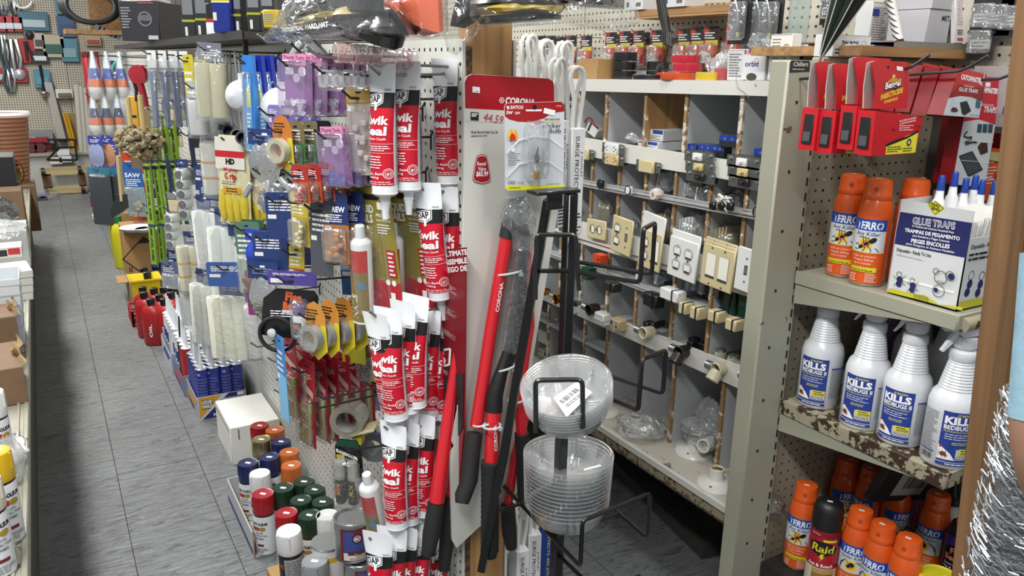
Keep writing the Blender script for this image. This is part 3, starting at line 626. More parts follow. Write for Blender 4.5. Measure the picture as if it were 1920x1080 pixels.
pr.pol(mt('e9eae6',.5),[(-.035,-.03),(.03,-.024),(.034,.012),(-.016,.016)]);pr.bars(BK,-.018,-.006,.02,.004);pr.lines(BK,-.018,-.017,.02,-.01,2,3)
t=pr.build('price_sheet');tag(t,'white barcode sheet lying inside the tilted clear saucer stack','label');t.location=V(c)+nv*.048;t.rotation_euler=ax.to_euler();t.rotation_euler.rotate_axis('Z',.25)
c=onZ(1060,985,zC);c=V((c.x,c.y,zC+.006));c=onZ(1061,972,zC+.03)
for k in range(13):
 _sa.put(V((c.x,c.y,c.z+.0078*k)),(0,0,.13*k),'clear round plastic saucer, %s from the bottom of the level stack'%ORD[k],'level stack of clear saucers',sc=1.0+.0042*k)
 # the white parts bins
XC,XB=1.52,1.845;XF=1.52
PAINT=worn_mat('chipped_white_paint','d2d1cb','8a8377',.385,30,.45)
PAINTG=mt('b9bcbf',.55,noise=.1,ns=9);PLY=worn_mat('raw_plywood_edge','8d6f4c','cfcabf',.47,40,.7);PLYF=wood_mat('plywood_face','8a6541','b18a5c','z',.5)
bins=thing('parts_bin_shelving','homemade white painted wooden shelving with rows of open bins','shelving')
def yz(px,py):p=onX(px,py,XC);return p.y,p.z
def rail(a0,a1,b0,b1,x0=XC-.012,x1=XC+.008,name='front_rail',m=None):
 """a board along the front; a0,a1 are the upper edge, b0,b1 the lower edge in the photo"""
 (ya,za),(yb,zb),(yc,zc),(yd,zd)=yz(*a0),yz(*a1),yz(*b0),yz(*b1)
 k=(3.2-ya)/(yb-ya);y1=3.2;e0=za+(zb-za)*k;e1=zc+(zd-zc)*((3.2-yc)/(yd-yc));k=(1.19-ya)/(yb-ya);f0=za+(zb-za)*k;f1=zc+(zd-zc)*((1.19-yc)/(yd-yc))
 P=[(x,y,z)for x in(x0,x1)for y,z in((3.2,e0),(1.19,f0),(1.19,f1),(3.2,e1))]
 b=MB();b.add(P,[(0,1,2,3),(7,6,5,4),(0,4,5,1),(3,2,6,7),(0,3,7,4),(1,5,6,2)],m or PAINT);b.build(name,bins,smooth=False)
 return lambda y:(f0+(e0-f0)*(y-1.19)/2.01,f1+(e1-f1)*(y-1.19)/2.01)
r1=rail((1080,148),(1475,152),(1072,170),(1435,180))
r2=rail((1087,257),(1365,300),(1100,292),(1435,347))
r4=rail((1027,398),(1385,497),(1028,427),(1385,535))
r4b=rail((1028,427),(1385,536),(1028,436),(1385,550),XC-.004,XC+.012)
r5=rail((1015,546),(1422,700),(1015,558),(1422,741))
b7=lambda y:(.36,.343);SFX=1.405;LIPM=worn_mat('rusty_cream_edge','9c9078','5a4430',.45,50)
for x_,z0_,z1_,m_ in((SFX,.343,.3605,PAINT),(SFX+.008,.312,.343,LIPM),(SFX+.02,.296,.312,LIPM)):
 b=MB();b.box(m_,(x_+.006,2.195,(z0_+z1_)/2),(.012,2.01,z1_-z0_));b.build('shelf_lip',bins,smooth=False)
def track(a,c,nm='switch_track'):
 (ya,za),(yb,zb)=yz(*a),yz(*c);f=lambda y:za+(zb-za)*(y-ya)/(yb-ya)
 b=MB();TM=mt('c9cacb',.3,.5)
 for dz,r in((0,.006),(.009,.0035),(-.009,.0035)):b.tube(TM,[(XC-.012,3.2,f(3.2)+dz),(XC-.012,1.19,f(1.19)+dz)],r,6,flat=.8)
 b.build(nm,bins);return f
t3=track((1072,338),(1435,405));t6=track((1030,472),(1410,612))
def hboard(fz,x0=XC,x1=XB,th=.01,name='shelf_board',m=None,y0=1.19,y1=3.2):
 b=MB();P=[(x,y,fz(y)+d)for d in(0,-th)for x,y in((x0,y0),(x1,y0),(x1,y1),(x0,y1))]
 b.add(P,[(0,1,2,3),(7,6,5,4),(0,4,5,1),(1,5,6,2),(2,6,7,3),(3,7,4,0)],m or PAINTG);b.build(name,bins,smooth=False)
hboard(lambda y:r1(y)[0],XC+.0085,XB+.02,.018,m=PAINT);hboard(lambda y:r2(y)[1]+.012);hboard(lambda y:t3(y)-.004)
hboard(lambda y:r4(y)[1]+.004);hboard(lambda y:t6(y)-.004);hboard(lambda y:r5(y)[1]+.012);hboard(lambda y:b7(y)[0],SFX+.012,XB,.02,m=worn_mat('dirty_white_shelf','bdb8ab','6d6457',.41,24))
b=MB();b.box(PAINTG,(XB+.006,2.195,.8),(.012,2.01,1.28));b.build('back_board',bins,smooth=False)
b=MB();b.box(PAINTG,(XC+.16,3.206,.8),(.33,.012,1.28));b.build('end_board',bins,smooth=False)
def div(pxs,top,bot,plain=()):
 for i,(px,py)in enumerate(pxs):
  y=yz(px,py)[0];z0,z1=bot(y),top(y);b=MB()
  b.box(PLYF if i in plain else PAINTG,((XC+XB)/2+.004,y,(z0+z1)/2),(XB-XC-.008,.011,z1-z0));b.box(PLY,(XC+.003,y,(z0+z1)/2),(.008,.0115,z1-z0));b.build('bin_divider',bins,smooth=False)
ext=lambda L:L+[(None,None)]*0
div([(1136,215),(1209,225),(1284,235),(1386,250),(1476,260),(1085,215),(1045,210)],lambda y:r1(y)[1]+.01,lambda y:r2(y)[0]-.01,plain=(1,))
rowB=[(1110,320),(1161,325),(1211,335),(1267,340),(1331,355),(1399,370),(1468,370),(1070,320),(1036,310)]
div(rowB,lambda y:r2(y)[1]+.01,lambda y:t3(y));div(rowB,lambda y:t3(y),lambda y:r4(y)[1])
rowD=[(1090,500),(1140,510),(1193,540),(1260,580),(1329,590),(1409,600),(1050,490),(1015,480)]
div(rowD,lambda y:r4(y)[1],lambda y:t6(y));div(rowD,lambda y:t6(y),lambda y:r5(y)[0]-.008)
div([(1138,640),(1201,700),(1260,740),(1351,780),(1096,620),(1058,600),(1028,590),(1440,800)],lambda y:r5(y)[1]+.01,lambda y:b7(y)[0])
hboard(lambda y:(r5(y)[1]+b7(y)[0])/2+.05,y0=yz(1138,640)[0],m=PAINTG)
b=MB();b.box(mt('2b2a28',.8),(XC+.33,2.2,.1),(.06,2.0,.2));b.build('shade_board',bins)  # near-black board painted as the shade in the open space under the bins
FS=lambda x,y,s:onX(x,y,XC-.016)
# wall plates, switches and outlets shown on the rails
IV,PW=mt('c8bb92',.3),mt('dcdddc',.3)
def make_plate(col,w,kinds,nm='wall_plate'):
 o=thing(nm,'plate','wall plate');h=.114;b=MB();b.box(col,(0,-.003,0),(w,.006,h),bev=.003);b.build('plate',o)
 p=Pr(base=.0063);dk=mt('3b3a36',.6);sh=mt('8f8a7c',.6)if col is IV else mt('a9aaab',.6);n=len(kinds)
 for i,k in enumerate(kinds):
  u=(i-(n-1)/2)*.046
  if k=='duplex':
   for v in(.0195,-.0195):p.disc(sh,u,v,.0172,18);p.rect(mt('e9e7de'),u-.011,v-.008,u+.011,v+.008);p.rect(dk,u-.011,v-.015,u+.011,v-.009)
   p.disc(dk,u,0,.0032,8)
  elif k=='toggle':
   p.rect(dk,u-.0055,-.0125,u+.0055,.0125);p.rect(mt('6c6b68'),u-.0035,-.009,u+.0035,.009)
   for v in(.03,-.03):p.disc(dk,u,v,.0028,8)
  elif k=='decora':
   p.rect(sh,u-.0175,-.034,u+.0175,.034);p.rect(mt('e9e7de'),u-.0165,-.026,u+.0165,.033);p.rect(dk,u-.0165,-.033,u+.0165,-.027)
   for v in(.0485,-.0485):p.disc(dk,u,v,.003,8)
  else:p.disc(dk,u,.03,.003,8);p.disc(dk,u,-.03,.003,8)
 p.build('openings',o);return o
def plate(col,w,kinds,px,py,l,ry=0,dx=.022,rot=0,nm='wall_plate'):
 o=make_plate(col,w,kinds,nm);c=onX(px,py,XC-dx);o.location=c
 o.rotation_euler=(Matrix.Rotation(ry,3,'X')@Matrix.Rotation(FX+rot,3,'Z')).to_euler();tag(o,l,'wall plate','wall plates shown along the bin rail');return o
plate(IV,.07,['blank'],1067,416,'blank ivory wall plate behind the black stand post')
o=plate(IV,.07,['duplex'],1120,430,'small ivory outlet plate turned sideways on the bin rail',.04);o.rotation_euler=(Matrix.Rotation(pi/2-.05,3,'X')@Matrix.Rotation(FX,3,'Z')).to_euler();o.scale=(.9,)*3
plate(IV,.1,['duplex','toggle'],1168,442,'ivory two gang plate with outlet and switch openings',.06)
plate(PW,.1,['blank'],1226,437,'white plate showing behind the ivory combination plate',.1,.012)
plate(IV,.1,['duplex','decora'],1221,469,'ivory combination plate beside the white four outlet plate',.05,.03)
plate(PW,.116,['duplex','duplex'],1286,473,'white plate leaning behind the white four outlet plate',.04,.014)
plate(PW,.116,['duplex','duplex'],1282,486,'white two gang plate with four outlet openings',.04,.03)
for k in range(2):plate(IV,.116,['decora','decora'],1351-k*2,490+k*6,['rearmost ivory rocker plate in its stack','middle ivory rocker plate in its stack'][k],.04,.010+.008*k)
plate(IV,.116,['decora','decora'],1347,502,'front ivory rocker plate with two tall openings',.04,.03)
plate(PW,.116,['toggle','toggle'],1414,511,'white two gang toggle plate next to the steel upright',.04,.026)
def make_switch(col,kind):
 o=thing('light_switch','switch','switch');b=MB();b.box(mt('8d9092',.3,.9),(0,-.001,0),(.108,.0025,.030));
 for s_ in(-1,1):b.cyl(mt('a9abad',.3,.9),(.043*s_,-.001,.006),(.043*s_,-.006,.006),.0045,8)
 b.build('metal_strap',o)
 b=MB();b.box(mt('55585a',.4,.6),(0,.014,0),(.07,.03,.03));b.build('case',o)
 b=MB();
 if kind=='toggle':b.box(col,(0,-.006,0),(.034,.009,.02),bev=.002);b.box(col,(.004,-.016,0),(.009,.014,.007),bev=.001)
 elif kind=='rocker':b.box(col,(0,-.007,0),(.066,.011,.036),bev=.003)
 else:
  b.box(col,(0,-.006,0),(.066,.01,.034),bev=.003);
  for s_ in(-1,1):
   for q in(-1,1):b.box(BK,(.017*s_+.0,-.0112,.0055*q),(.007,.001,.0018))
   b.cyl(BK,(.017*s_+.009*s_,-.0105,0),(.017*s_+.009*s_,-.0115,0),.0025,8)
 b.build('face',o);return o
def switch(col,kind,px,py,l,dx=.02):
 o=make_switch(col,kind);o.location=onX(px,py,XC-dx);o.rotation_euler=(0,0,FX);tag(o,l,'switch' if kind!='outlet' else 'outlet','switches and outlets on the upper bin rail')
DKB=mt('2a2523',.35)
switch(PW,'outlet',1150,279,'white double outlet on a metal strap, upper rail');switch(mt('cdb48a',.35),'outlet',1150,299,'tan double outlet below the white outlet')
switch(IV,'rocker',1216,312,'ivory rocker switch under the upper bin rail',.016);switch(IV,'rocker',1096,288,'ivory rocker switch tilted near the surge protectors',.016)
for px,y0,wh in((1311,294,'first switch column'),(1394,304,'switch column beside the steel upright')):
 for k,(c,n)in enumerate(((PW,'white'),(mt('c9b988',.3),'ivory'),(DKB,'brown'))):switch(c,'toggle',px+k*1.5,y0+k*19,n+' toggle switch in the '+wh)
 # small electrical goods hung along the tracks and the lower rail
def blob(nm,l,cat,parts,px,py,dx=.03,rz=0,X=None,grp=None):
 """a small thing made of named parts; every part is a list of (shape, material, args)"""
 o=thing(nm,l,cat,onX(px,py,(X or XC)-dx),FX+rz,grp)
 for pn,sh in parts:
  b=MB()
  for s_ in sh:getattr(b,s_[0])(*s_[1:-1],**s_[-1])if isinstance(s_[-1],dict)else getattr(b,s_[0])(*s_[1:])
  b.build(pn,o)
 return o
SVM,BRS,PORC=mt('b4b6b8',.25,.9),mt('b98a34',.25,.95),mt('d9d8d2',.25)
def lampholder(px,py,col,l,two=True,dx=.03,rz=0):
 P=[('base',[('lathe',col,[(.016,-.028),(.018,-.02),(.0185,.0),(.02,.01),(.017,.012),(.015,.0)],18,Matrix.Rotation(pi/2,4,'X'),(1,0))]),('screw_cap',[('lathe',SVM,[(.011,-.05),(.0125,-.046),(.0125,-.028)],14,Matrix.Rotation(-pi/2,4,'Y')@Matrix.Translation((0,0,.07)))])]
 if two:P.append(('second_socket',[('lathe',col,[(.014,0),(.018,.01),(.0195,.03),(.017,.032),(.015,.02)],18,Matrix.Rotation(pi*.8,4,'X')@Matrix.Translation((0,0,.005)),(1,0))]))
 return blob('lamp_socket',l,'lamp socket',P,px,py,dx,rz,grp='lamp sockets fixed along the lower bin rail')
lampholder(1277,660,DKB,'dark brown double lamp socket on the lower bin rail');lampholder(1347,692,mt('c9c2a8',.3),'ivory double lamp socket on the lower bin rail');lampholder(1412,712,mt('1b1b1c',.3),'black lamp socket strapped beside the steel upright')
lampholder(1210,624,mt('cfc8ae',.3),'clear and cream lamp socket on the lower rail',False);lampholder(1108,580,DKB,'brown lamp socket behind the lower stand arm',False)
blob('outlet_adapter','pale grey cube adapter tied to the lower bin rail','adapter',[('body',[('box',PW,(0,0,0),(.05,.035,.04),None,.004)]),('tie',[('box',TIE,(0,-.001,-.002),(.052,.038,.004))])],1130,597)
blob('outlet_adapter','tan cube adapter next to the pale grey one','adapter',[('body',[('box',mt('b59f7c',.35),(0,0,0),(.048,.035,.036),None,.003)]),('slots',[('box',BK,(-.012,-.018,.006),(.006,.001,.01)),('box',BK,(.012,-.018,-.002),(.005,.001,.005))]),('tie',[('box',TIE,(.003,-.001,-.002),(.004,.038,.038))])],1159,608)
t=blob('brass_lamp_holder','polished brass lamp holder with a hanging pull chain','lamp holder',[('shell',[('lathe',BRS,[(.006,-.03),(.014,-.022),(.017,-.005),(.016,.012),(.019,.02),(.017,.021)],16,Matrix.Rotation(pi/2,4,'X'),(1,0)),('lathe',BRS,[(.008,-.02),(.012,0),(.01,.02)],12,Matrix.Translation((.024,0,.004)))])],1050,560)
b=MB();b.tube(mt('b59a5a',.3,.8),[(-.005,-.012,-.01),(-.005,-.012,-.075)],.0009,5);b.lathe(BRS,[(.001,-.08),(.0035,-.077),(.001,-.073)],8,Matrix.Translation((-.005,-.012,0)));b.build('pull_chain',t)
blob('brass_lamp_holder','brass lamp holder partly behind the slanting black strut','lamp holder',[('shell',[('lathe',BRS,[(.006,-.02),(.013,-.012),(.014,.01),(.012,.014)],14,Matrix.Rotation(pi/2,4,'X'))])],1022,547)
blob('push_button','small chrome push button with dark cap on the lower rail','button',[('body',[('lathe',SVM,[(.009,0),(.008,.014),(.012,.016),(.012,.02)],14,Matrix.Rotation(pi/2,4,'X'))]),('cap',[('lathe',BK,[(.009,.02),(.009,.024)],12,Matrix.Rotation(pi/2,4,'X'))])],1088,568)
def plug(px,py,col,l):blob('grounding_adapter',l,'adapter',[('body',[('prism',col,[(-.014,-.02),(.014,-.02),(.02,-.008),(.02,.02),(-.02,.02),(-.02,-.008)],-.016,.016)]),('face',[('box',BK,(.005,-.0165,.006),(.002,.001,.008)),('box',BK,(.012,-.0165,.006),(.002,.001,.008)),('cyl',BK,(.008,-.016,-.006),(.008,-.017,-.006),.0025,8)]),('prong',[('box',BRS,(-.028,0,.012),(.02,.002,.006)),('box',BRS,(-.028,0,-.002),(.02,.002,.006))])],px,py)
plug(1126,488,mt('c9421f',.4),'orange three prong adapter on the lower track');plug(1104,512,mt('12402c',.4),'dark green three prong adapter below the orange one')
for px,py,w,h,c,l in[(1149,537,.05,.03,DKB,'black box shaped adapter with white screws on the track'),(1226,562,.06,.04,BK,'black bundle of adapters on the lower track'),(1262,552,.075,.032,PW,'white rectangular transformer on the lower track'),(1287,577,.03,.032,IV,'first ivory surface box tied to the track'),(1310,586,.034,.034,IV,'second ivory surface box tied to the track'),(1345,592,.04,.03,IV,'third ivory surface box below the green packs'),(1378,608,.038,.03,IV,'fourth ivory surface box near the steel upright')]:
 blob('electrical_box',l,'electrical box',[('body',[('box',c,(0,0,0),(w,.036,h),None,.003)]),('tie',[('box',BK,(w*.2,-.001,0),(.003,.039,h+.003))])],px,py)
for px,py,c,l in[(1127,345,BK,'small black and white clip on the upper track'),(1180,357,PW,'small white clip beside the black one on the track'),(1422,398,SVM,'grey toggle clip on the upper track near the upright'),(1424,618,SVM,'chrome clamp on the lower track near the upright')]:
 blob('track_clip',l,'clip',[('body',[('box',c,(0,0,0),(.02,.016,.024),None,.003)]),('loop',[('tube',BK,[(.012*cos(a),-.006,.014*sin(a))for a in[2*pi*k/12 for k in range(12)]],.002,5,True)])],px,py,.022)
blob('socket_adapter','round pinkish white socket adapter on the upper track','adapter',[('body',[('lathe',mt('d8cfca',.3),[(.01,-.02),(.016,-.012),(.018,.006),(.015,.014)],8,Matrix.Rotation(pi/2,4,'X'))]),('face',[('cyl',mt('9b8f8a'),(0,-.015,0),(0,-.016,0),.006,10)])],1231,364,.022)
t=thing('cord_switch','tangle of white cord and black switches on the upper track','cord',onX(1362,380,XC-.03),FX);rd=random.Random(5)
for k in range(3):b=MB();b.tube(mt('d6d4cd',.5),[(.028*cos(2.2*i+k)+.004*k,-.01-.006*sin(i),.02*sin(1.7*i+k))for i in range(9)],.0022,6);b.build('cord',t)
for k in range(3):b=MB();b.box(mt('17130f',.3),(-.03+.03*k,-.016,-.012+.004*k),(.02,.014,.02),bev=.003);b.build('switch',t)
# what lies in the bins
def inbin(px,py,d=.1):return onX(px,py,XC+d)
def carton(nm,l,px,py,size,col,d=.1,rz=0,print_=None,rx=0,grp=None,cat='box',loc=None):
 o=thing(nm,l,cat,loc if loc is not None else inbin(px,py,d),0,grp);o.rotation_euler=(rx,0,FX+rz);w,dp,h=size
 b=MB();b.box(col,(0,0,h/2),(w,dp,h),bev=.0012);b.build('carton',o)
 if print_:p=Pr(base=dp/2+.0004);print_(p,w,h);p.build('print',o)
 b=MB();b.box(mt('8f8c86',.6),(0,-dp/2-.0002,h*.985),(w*.98,.0004,h*.015));b.box(mt('8f8c86',.6),(0,0,h+.0002),(w*.9,.0012,.0004));b.build('flap_seam',o)
 return o
WC=mt('cfd0d1',.5)
def eat(p,w,h):p.rect(mt('1f3f8f',.4),w*.02,h*.62,w*.48,h*.95);p.text(BK,'ETN',-w*.44,h*.66,h*.22,bold=.04);p.lines(mt('777777'),-w*.45,h*.1,w*.45,h*.5,3,4)
carton('small_box','white and blue box topmost in the plywood sided bin',1245,262,(.085,.1,.032),WC,.07,.1,eat);carton('small_box','white and blue box lowest in the plywood sided bin',1238,280,(.09,.1,.026),WC,.06,0,eat)
for px,py,d,sz,l,pf in[(1043,672,.1,(.08,.12,.04),'white blue striped box on the far mid shelf',eat),(1043,640,.1,(.08,.12,.05),'white printed box stacked in the far tall bin',None),(1088,650,.1,(.06,.1,.035),'white box with blue band behind the stand post',eat),(1012,668,.08,(.05,.1,.13),'tall grey white box in the farthest bin',None)]:carton('small_box',l,px,py,sz,WC,d,0,pf)
for i,(px,py,w)in enumerate([(1302,290,.05),(1330,291,.05),(1352,293,.04),(1440,302,.06),(1370,275,.05)]):
 carton('circuit_breaker','blue topped black breaker, %s along the upper bins'%ORD[i],px,py,(w,.04,.03),mt('26272b',.4),.03,.1*i,lambda p,w,h:(p.rect(mt('1c3ba0',.3),-w*.5,h*.5,w*.5,h),p.disc(SVM,-w*.2,h*.7,.004,8),p.disc(SVM,w*.2,h*.7,.004,8)),cat='breaker',grp='breakers in the upper bins')
rd=random.Random(12)
def bag(nm,l,c,w,h,d,col='e3e6e8',body=.2,rot=(0,0,0),inner=None,cat='bag',grp=None,seed=1,prn=False):
 """crumpled clear poly bag, with what is in it"""
 o=thing(nm,l,cat,c,0,grp);o.rotation_euler=rot;q=random.Random(seed);b=MB();ph=[q.uniform(0,6)for _ in range(6)]
 def f(i,j):
  a=2*pi*i;t=j;s_=sin(pi*min(.98,max(.02,t)))**.45;r=1+.12*sin(3*a+ph[0]+5*t)+.09*sin(7*a+ph[1]-9*t)+.06*sin(13*a+ph[2]+15*t)
  return(w/2*s_*r*cos(a),-d/2*(s_ if t<.8 else s_*.35)*r*sin(a),h*t+.03*h*sin(4*a+ph[3]))
 b.sheet(film(col,body,1.0,.12,.8,50),f,26,12);b.build('poly_bag',o)
 if inner:
  for n_,mk in inner:b=MB();mk(b);b.build(n_,o)
 if prn:p=Pr(base=d*.42);p.lines(mt('3f4042'),-w*.28,h*.35,w*.28,h*.6,5,seed);p.build('print',o)
 return o
def stackin(col,n,w=.06,h=.1):
 return lambda b:[b.box(col,(-.02+.007*k,.004*(k%3),h/2+.003*k),(.005,w,h),Matrix.Rotation(.1*(k-n/2)/n,4,'Y'))for k in range(n)]
for i,(px,py,w,h,d,col,n,l)in enumerate([(1128,424,.075,.1,.05,IV,4,'bagged ivory wall plates standing behind the small outlet plate'),(1085,412,.05,.07,.05,PW,2,'clear bag of small parts beside the blank ivory plate'),(1178,436,.07,.05,.06,PW,3,'low bag of wall plates behind the ivory two gang plate'),(1243,452,.06,.1,.05,IV,4,'bagged ivory plates behind the ivory combination plate'),(1297,462,.1,.1,.08,PW,6,'bags of white plates leaning in the bin behind the white four outlet plate'),(1357,468,.09,.07,.07,IV,6,'bagged plates lying in the bin behind the rocker plates'),(1420,480,.09,.06,.07,BK,3,'dark bagged parts behind the white toggle plate'),(1247,358,.05,.06,.05,PW,2,'white bagged part in the bin above the round adapter'),(1300,372,.06,.05,.06,PW,2,'crumpled bag of white parts right of the round adapter'),(1322,380,.04,.05,.05,PW,1,'small clear bag beside the divider near the cord tangle'),(1380,392,.05,.05,.05,BK,2,'bag of black parts behind the cord tangle')]):
 c=inbin(px,py,.05);bag('parts_bag',l,c,w,h,d,inner=[('contents',stackin(col,n,d*.8,h*.8))],rot=(rd.uniform(-.1,.1),rd.uniform(-.25,.25),FX),seed=i,body=.1)
for i,(px,py,w,h,col,l)in enumerate([(1308,655,.08,.022,BK,'black rubber parts lying in the bin above the brown socket'),(1388,590,.09,.07,mt('16352a',.3),'dark green packs leaning in the bin near the upright'),(1370,585,.08,.006,mt('28407e',.3),'blue edged pack leaning against the green packs'),(1350,560,.07,.03,BK,'black parts in the bin above the ivory boxes'),(1227,615,.05,.02,DKB,'brown parts at the back of the bin by the rail'),(1240,530,.06,.03,mt('9aa0a6',.4),'grey blue parts in the bin below the four outlet plate'),(1300,545,.07,.04,mt('a8acb2',.4),'pale blocks in the bin above the white transformer'),(1150,290,.03,.02,BK,'black parts behind the outlets')]):
 o=thing('loose_parts',l,'parts',inbin(px,py,.05),FX);q=random.Random(i)
 for k in range(4):b=MB();b.box(col,(w*(k-1.5)/4,q.uniform(-.02,.02),h/2+q.uniform(0,.006)),(w/3.6,.03,h),Matrix.Rotation(q.uniform(-.3,.3),4,'Y'),.002);b.build('piece',o)
for i,(px,py)in enumerate([(1350,668),(1375,680),(1392,690)]):
 blob('lamp_socket','ivory and chrome lamp socket, %s lying in the bin behind the rail'%ORD[i],'lamp socket',[('base',[('lathe',mt('b3ab93',.4),[(.014,-.02),(.018,.0),(.017,.015)],16)]),('screw_cap',[('lathe',SVM,[(.016,.015),(.015,.022),(.011,.024)],16)])],px,py,-.03,grp='lamp sockets lying in a bin')
o=thing('parts_packet','red and white packaged part tilted in the first upper bin','packet',inbin(1112,250,.03),FX+.2);b=MB();b.box(mt('c9c6c2',.4),(0,0,.012),(.05,.03,.03),Matrix.Rotation(.5,4,'Y'),.002);b.build('packet',o);b=MB();b.box(BK,(-.012,-.016,.018),(.006,.002,.03),Matrix.Rotation(.5,4,'Y'));b.tube(mt('7c2a33',.4),[(-.03+.06*k/8,-.01,.035+.014*sin(k*.6))for k in range(9)],.003,5);b.build('strap',o)
bag('parts_bag','white packet of parts beside the plywood divider',inbin(1185,268,.04),.05,.03,.04,rot=(0,.2,FX),seed=31,body=.5)
# porcelain lamp holders on the bottom shelf
def keyless(px,py,l,r=.052,tilt=0):
 f=b7;c=onZ(px,py,.2);
 for _ in range(4):c=onZ(px,py,f(c.y)[0])
 o=thing('porcelain_lampholder',l,'lamp holder',c,.4,'porcelain lamp holders on the bottom shelf',rot=(tilt,0,.4))
 b=MB();b.lathe(PORC,[(r,0),(r*1.02,.006),(r*.95,.012),(r*.6,.018),(.022,.024)],32,caps=(1,0));b.build('base',o)
 b=MB();b.lathe(PORC,[(.022,.024),(.0195,.03),(.0195,.055),(.0175,.056),(.016,.035)],24,caps=(0,1));b.build('socket',o)
 b=MB();b.lathe(BRS,[(.0165,.036),(.0165,.05)],20,caps=(0,0));b.build('screw_shell',o)
 for s_ in(-1,1):b=MB();b.cyl(mt('3c3b39',.6),(s_*r*.72,0,.0155),(s_*r*.72,0,.0165),.004,10);b.build('screw_hole',o)
 return c
keyless(1342,912,'uncovered white porcelain lamp holder at the shelf front');c1=keyless(1300,850,'porcelain lamp holder below the printed clear bag',.055);c2=keyless(1130,775,'porcelain lamp holder behind the tilted saucers');c3=keyless(1190,812,'porcelain lamp holder inside a crumpled clear bag',.05)
bag('poly_bag','crumpled clear bag with black print over a lamp holder',c3+V((0,-.03,.0)),.15,.075,.11,body=.12,rot=(0,0,FX+.5),seed=3,prn=True)
bag('poly_bag','clear printed bag with a white socket part above the shelf',c1+V((.02,-.02,.03)),.13,.09,.09,body=.12,rot=(.2,0,FX+.3),seed=4,prn=True,inner=[('socket',lambda b:b.lathe(PORC,[(.02,-.02),(.022,0),(.02,.04),(.016,.04),(.014,.01)],20,Matrix.Translation((.03,-.02,.03))@Matrix.Rotation(1.2,4,'X')))])
c4=keyless(1428,950,'porcelain lamp holder in film next to the steel upright',.04);bag('poly_bag','clear bag spilling over the shelf front near the upright',c4+V((-.02,-.02,0)),.12,.07,.09,body=.08,rot=(0,0,FX),seed=5)
bag('poly_bag','clear bag leaning on the divider above the shelf',inbin(1320,812,.08),.09,.12,.06,body=.18,rot=(0,.2,FX),seed=6);bag('poly_bag','clear bag hanging in the last low bin beside the upright',inbin(1408,880,.1),.1,.13,.06,body=.15,rot=(0,-.1,FX),seed=7)
bag('poly_bag','clear bag holding a white blue striped box in the low bin',inbin(1166,768,.08),.11,.05,.1,body=.15,rot=(0,0,FX),seed=8,inner=[('inner_box',lambda b:(b.box(WC,(0,0,.02),(.08,.06,.035)),b.box(mt('1f3f8f'),(.01,-.031,.018),(.04,.001,.012)),b.box(mt('a08a3a'),(-.005,-.031,.032),(.03,.001,.006))))])
# goods on top of the parts bins and on the pegboard behind
XW=1.866;CL=film('f2f4f5',.1,1.0,.08,.5,60)
def top(y):return r1(y)[0]+.0005
def make_blister(hd,fill):
 t=thing('hardware_blister_pack','pack','blister pack');b=MB();b.box(mt(hd,.4),(0,0,-.045),(.062,.0012,.11));b.build('card',t)
 p=Pr(base=.0008);p.rect(mt('17181a',.4),-.031,-.03,.031,.01);p.rect(mt(hd,.4),-.031,-.012,-.008,.01);p.rect(mt('c8b43a' if hd!='1b1c1f' else '56585c',.4),-.02,-.045,.031,-.03);p.rect(mt('c4542a' if hd!='1b1c1f' else '2c3338',.4),-.03,-.068,.03,-.045);p.lines(WH,-.025,-.027,.02,-.005,3,4);p.build('print',t)
 b=MB();b.box(CL,(0,-.014,-.068),(.05,.026,.06),None,.006);b.build('blister',t);rd=random.Random(hash(hd+fill)%99);b=MB()
 for k in range(16):b.cyl(mt(fill,.35),(rd.uniform(-.02,.02),rd.uniform(-.022,-.005),rd.uniform(-.094,-.062)),(rd.uniform(-.02,.02),rd.uniform(-.022,-.005),rd.uniform(-.094,-.062)),.0035,6)
 o=b.build('contents',t);o['kind']='stuff';return t
_bl={}
def blis(px,py,hd,fill,l,X=1.80,sc=1.0):
 k=(hd,fill);_bl.setdefault(k,Stock(lambda:make_blister(hd,fill)));o=_bl[k].put(onX(px,py,X),FX+random.Random(px).uniform(-.1,.1),l,'small blister packs on the rear pegboard',sc=sc)
 b=MB();c=onX(px,py,X);b.tube(HOOKM,[(XW,c.y,c.z+.004),(X-.02,c.y,c.z+.003),(X-.035,c.y,c.z+.014)],.002,5);tag(b.build('peg_hook'),'short hook with '+l,'hook','hooks on the rear pegboard');return o
PK=[(990,72,'1b1c1f','5c6064','black backed pack nearest the wood post'),(1013,72,'1b1c1f','3c4044','second black backed pack from the wood post'),(1034,72,'1b1c1f','c9cacb','third black backed pack from the wood post'),(1052,74,'1b1c1f','d0d0ce','fourth black backed pack from the wood post'),(1072,72,'7a2a3c','d9d8d4','purple and yellow pack, first of two'),(1100,72,'7a2a3c','d9d8d4','purple and yellow pack, second of two'),(1146,66,'a3242c','dcdad3','red headed pack over the black tape rolls'),(1172,64,'a3242c','dcdad3','red headed pack second over the tape rolls'),(1198,63,'a3242c','dcdad3','red headed pack third over the tape rolls'),(1233,62,'a3242c','b9b7b2','red headed pack behind the hanging black cord'),(1283,60,'b4381e','cfcbc4','orange and red pack above the red tape stack'),(1308,58,'b4381e','cfcbc4','orange and red pack second above the red tape'),(1334,56,'b4381e','d9d7d2','orange and red pack with a large white label'),(1376,52,'b4381e','b9b7b2','orange and red pack at the end of the row')]
for a in PK:blis(*a)
for k,a in enumerate(PK[6:12]):blis(a[0]+9,a[1]+4,a[2],a[3],'rear pack behind the '+a[4],X=1.84)
